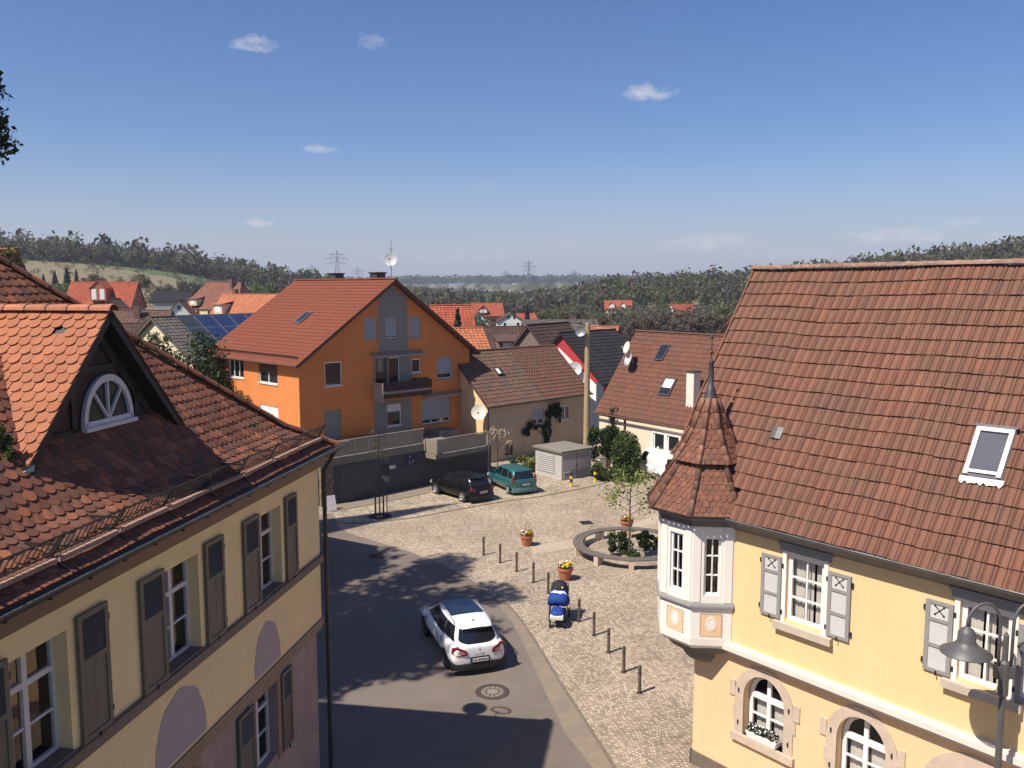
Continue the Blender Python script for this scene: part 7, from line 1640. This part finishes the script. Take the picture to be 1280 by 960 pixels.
p = AT(3, 318, 46); leafy('bush', 'brown green bush at the far left edge in front of the steep brown roof', 'bush', (p.x, p.y, 0), [(1500, (0, 0, p.z - 1.2), (.95, 1.0, 1.5), 14)], leafcols['olive'], .08, [([(0, 0, 0), (0, 0, p.z - 1)], [.2, .05])])
# dark evergreen behind the ochre roof and climbers
p = AT(232, 412, 57); leafy('evergreen', 'large dark ivy covered evergreen between the ochre roof and the orange house', 'tree', (p.x, p.y, 0), [(5200, (0, 0, p.z - 3.2), (2.9, 2.2, 3.3), 26), (1500, (-1.6, .3, p.z - 3.2), (1.6, 1.4, 2.6), 12), (1200, (1.5, 0, p.z - 4.2), (1.7, 1.4, 2.4), 12)], M['leaf_dark'], .10, [([(0, 0, 0), (0, 0, p.z - 2)], [.3, .08])])
p = AT(190, 418, 64); leafy('climber', 'brownish climber on the pale gable of the house with solar panels', 'climbing plant', (p.x, p.y, 0), [(700, (0, 0, p.z - .6), (1.3, .5, 1.0), 12), (700, (.8, 0, p.z - 1.9), (1.6, .6, 1.3), 12)], leafcols['olive'], .085, [([(0, 0, 0), (.3, 0, p.z)], [.1, .03])])
t = thing('climber', 'thin reddish climber at the left corner of the orange house', 'climbing plant', orange.location, orange.rotation_euler.z)
pts = np.concatenate([blobpts(160, (-.12, 9.6, 6.4), (.1, .5, 1.0), 8), blobpts(200, (-.12, 8.2, 5.0), (.1, 1.4, .5), 10), blobpts(120, (-.12, 6.2, 4.6), (.1, 1.0, .4), 8)]); V, F = quadcloud(pts, .07); rawmesh('foliage', V, F, leafmat('climber_leaf', [(.14, .06, .03), (.10, .08, .03), (.2, .09, .04)]), t)
s = MB(); s.tube([(-.06, 10, 1), (-.06, 9.6, 5), (-.06, 9.4, 7.2)], .03, 5); s.tube([(-.06, 9.7, 4), (-.06, 8, 5.1), (-.06, 5.8, 4.6)], .02, 5); s.obj('stem', M['bark'], t)
# ------------------------------------------------------------------ woods
def wood(name, pos, hs, kinds, mats, npt=72, size=.06, label=None, spread=.36):
    n = len(pos); zg = terrain(pos[:, 0], pos[:, 1]); P = []; S = []; MI = []
    nrm = rng.normal(size=(n, npt, 3)); nrm /= np.linalg.norm(nrm, axis=2)[:, :, None]; nrm *= (rng.random((n, npt, 1)) ** .4)
    r = np.stack([hs * spread, hs * spread, hs * .42], 1)[:, None, :]
    lean = 1 + .35 * rng.normal(size=(n, 1, 1))
    pts = nrm * r; pts[:, :, 2:] *= 1; pts += np.stack([pos[:, 0], pos[:, 1], zg + hs * .58], 1)[:, None, :]
    sz = np.repeat(hs * size, npt); V, F = quadcloud(pts.reshape(-1, 3), sz, elong=1.25)
    # trunks as slim three sided stems
    k = 3; tv_ = []; tf = []
    a = np.arange(3) * 2.094
    base = np.stack([pos[:, 0], pos[:, 1], zg - 1], 1); topz = zg + hs * .7
    ring0 = base[:, None, :] + np.stack([np.cos(a), np.sin(a), a * 0], 1)[None] * (hs * .02)[:, None, None]
    ring1 = ring0.copy(); ring1[:, :, 2] = topz[:, None]
    TV = np.concatenate([ring0, ring1], 1).reshape(-1, 3); o = len(V); idx = np.arange(n)[:, None, None] * 6 + np.array([[0, 1, 4, 3], [1, 2, 5, 4], [2, 0, 3, 5]])[None]
    V = np.concatenate([V, TV]); F = np.concatenate([F, idx.reshape(-1, 4) + o]); mi = np.concatenate([np.repeat(kinds, npt), np.full(n * 3, 0)])
    ob = rawmesh(name, V, F, mats, None, mi=mi); ob['kind'] = 'stuff'
    if label: ob['label'] = label; ob['category'] = 'wood'
    return ob
def scatter(n, az0, az1, d0, d1, f=None):
    az = rng.uniform(az0, az1, n); d = np.sqrt(rng.uniform(d0 ** 2, d1 ** 2, n)); y = d / np.sqrt(1 + az * az); p = np.stack([az * y, y], 1)
    return p[f(p, az, d)] if f else p
WMATS = [leafmat('wood_grey', [(.125, .112, .088), (.145, .128, .10), (.108, .096, .076)], trans=.45), leafmat('wood_brown', [(.135, .112, .076), (.155, .128, .086), (.115, .096, .067)], trans=.45), leafmat('wood_olive', [(.128, .128, .066), (.145, .145, .074), (.108, .11, .057)], trans=.45), leafmat('wood_green', [(.115, .145, .062), (.14, .17, .072), (.097, .122, .054)], trans=.45), leafmat('wood_dark', [(.05, .062, .04), (.06, .072, .046)], trans=.4)]
def kinds(n, p): return rng.choice(5, n, p=p)
p1 = scatter(2300, .075, .72, 262, 520, lambda p, az, d: (d > 316) | (az > .3)); wood('wooded_hill', p1, rng.uniform(6, 10, len(p1)) * (1 + .4 * (rng.random(len(p1)) < .15)), kinds(len(p1), [.27, .2, .27, .18, .08]), WMATS, label='wooded hillside in early leaf behind the cream house and the big roof')
p2 = scatter(1300, -.75, -.20, 440, 560); wood('wooded_ridge', p2, rng.uniform(7, 11, len(p2)) * (1 + .45 * (rng.random(len(p2)) < .18)), kinds(len(p2), [.5, .2, .14, .08, .08]), WMATS, label='grey bare wood along the ridge above the fields at left')
p3 = scatter(1500, -.22, .13, 330, 640); wood('valley_wood', p3, rng.uniform(9, 14, len(p3)), kinds(len(p3), [.34, .2, .26, .14, .06]), WMATS, label='bare and budding wood across the valley bottom in the middle')
p4 = scatter(500, -.30, .2, 1900, 2080); wood('far_wood', p4, rng.uniform(16, 24, len(p4)), kinds(len(p4), [.1, .1, .1, .1, .6]), WMATS, npt=40, size=.11, label='dark strip of wood on the far horizon', spread=.8)
p5 = scatter(520, -.62, -.18, 300, 430, lambda p, az, d: rng.random(len(p)) < .35); wood('hillside_scrub', p5, rng.uniform(2.5, 5, len(p5)), kinds(len(p5), [.3, .2, .25, .15, .1]), WMATS, label='scattered scrub along the field edges on the left hillside', spread=.5)
p6 = scatter(420, -.2, .16, 660, 1500, lambda p, az, d: rng.random(len(p)) < .5); wood('field_copses', p6, rng.uniform(8, 14, len(p6)), kinds(len(p6), [.3, .2, .25, .15, .1]), WMATS, label='small copses among the far fields', spread=.7)
p7 = scatter(260, .07, .32, 245, 306, lambda p, az, d: (np.abs(az - .124) > .02) & (np.abs(az - .197) > .02) | (d < 280)); wood('foothill_scrub', p7, rng.uniform(3.5, 6.5, len(p7)), kinds(len(p7), [.3, .25, .3, .12, .03]), WMATS, label='scrub and small trees at the foot of the wooded hill, around the two houses', spread=.5)
# ------------------------------------------------------------------ pylons
M['pylon'] = mat('pylon_steel', (.16, .165, .175), .7, .05, 3)
def pylon(u, top_v, Y, hh, lab, w=.5):
    p = AT(u, top_v, Y); t = thing('pylon', lab, 'pylon', (p.x, p.y, p.z - hh), R(12), 'power pylons on the horizon'); b = MB(); lv = [(5.0, 0), (3.0, hh * .35), (1.6, hh * .62), (1.0, hh * .85), (.2, hh)]
    for (r0, z0), (r1, z1) in zip(lv[:-1], lv[1:]):
        for sx, sy in ((1, 1), (1, -1), (-1, -1), (-1, 1)): b.bar((sx * r0, sy * r0, z0), (sx * r1, sy * r1, z1), w, w); b.bar((sx * r0, sy * r0, z0), (-sy * r1, sx * r1, z1), w * .6, w * .6)
    b.obj('mast', M['pylon'], t)
    for z, L in ((hh * .64, 13), (hh * .76, 16), (hh * .88, 10)):
        b = MB(); b.bar((-L, 0, z), (L, 0, z), w, w); b.bar((-L, 0, z), (0, 0, z + hh * .06), w * .7, w * .7); b.bar((L, 0, z), (0, 0, z + hh * .06), w * .7, w * .7)
        for x in (-L, -L * .55, L * .55, L): b.bar((x, 0, z), (x, 0, z - 3), w * .7, w * .7)
        b.obj('cross_arm', M['pylon'], t)
for a in [(219, 306, 900, 45, 'pylon on the wooded ridge above the fields at left'), (421, 313, 1250, 50, 'big pylon just above the left part of the orange roof', .55), (390, 331, 2100, 45, 'small distant pylon left of the big one', .7), (447, 334, 2300, 45, 'small distant pylon right of the big one', .7), (632, 338, 2300, 45, 'faint pylon left of the tallest one over the valley', .8), (661, 325, 1900, 62, 'tallest pylon over the valley in the middle', .75), (718, 338, 2400, 45, 'faint pylon right of the tallest one over the valley', .8)]: pylon(*a)

# ------------------------------------------------------------------ air
hz = MB(); hz.box(-3300, 3300, -210, 4300, -9, 90)
hm = bpy.data.materials.new('haze_air'); hm.use_nodes = True; hn = hm.node_tree.nodes; hn.remove(hn['Principled BSDF'])
pv = hn.new('ShaderNodeVolumePrincipled'); pv.inputs['Color'].default_value = (.80, .87, 1.0, 1); pv.inputs['Density'].default_value = .00022; pv.inputs['Anisotropy'].default_value = .2
hm.node_tree.links.new(pv.outputs[0], hn['Material Output'].inputs['Volume'])
ho_ = hz.obj('haze', hm); ho_['kind'] = 'stuff'
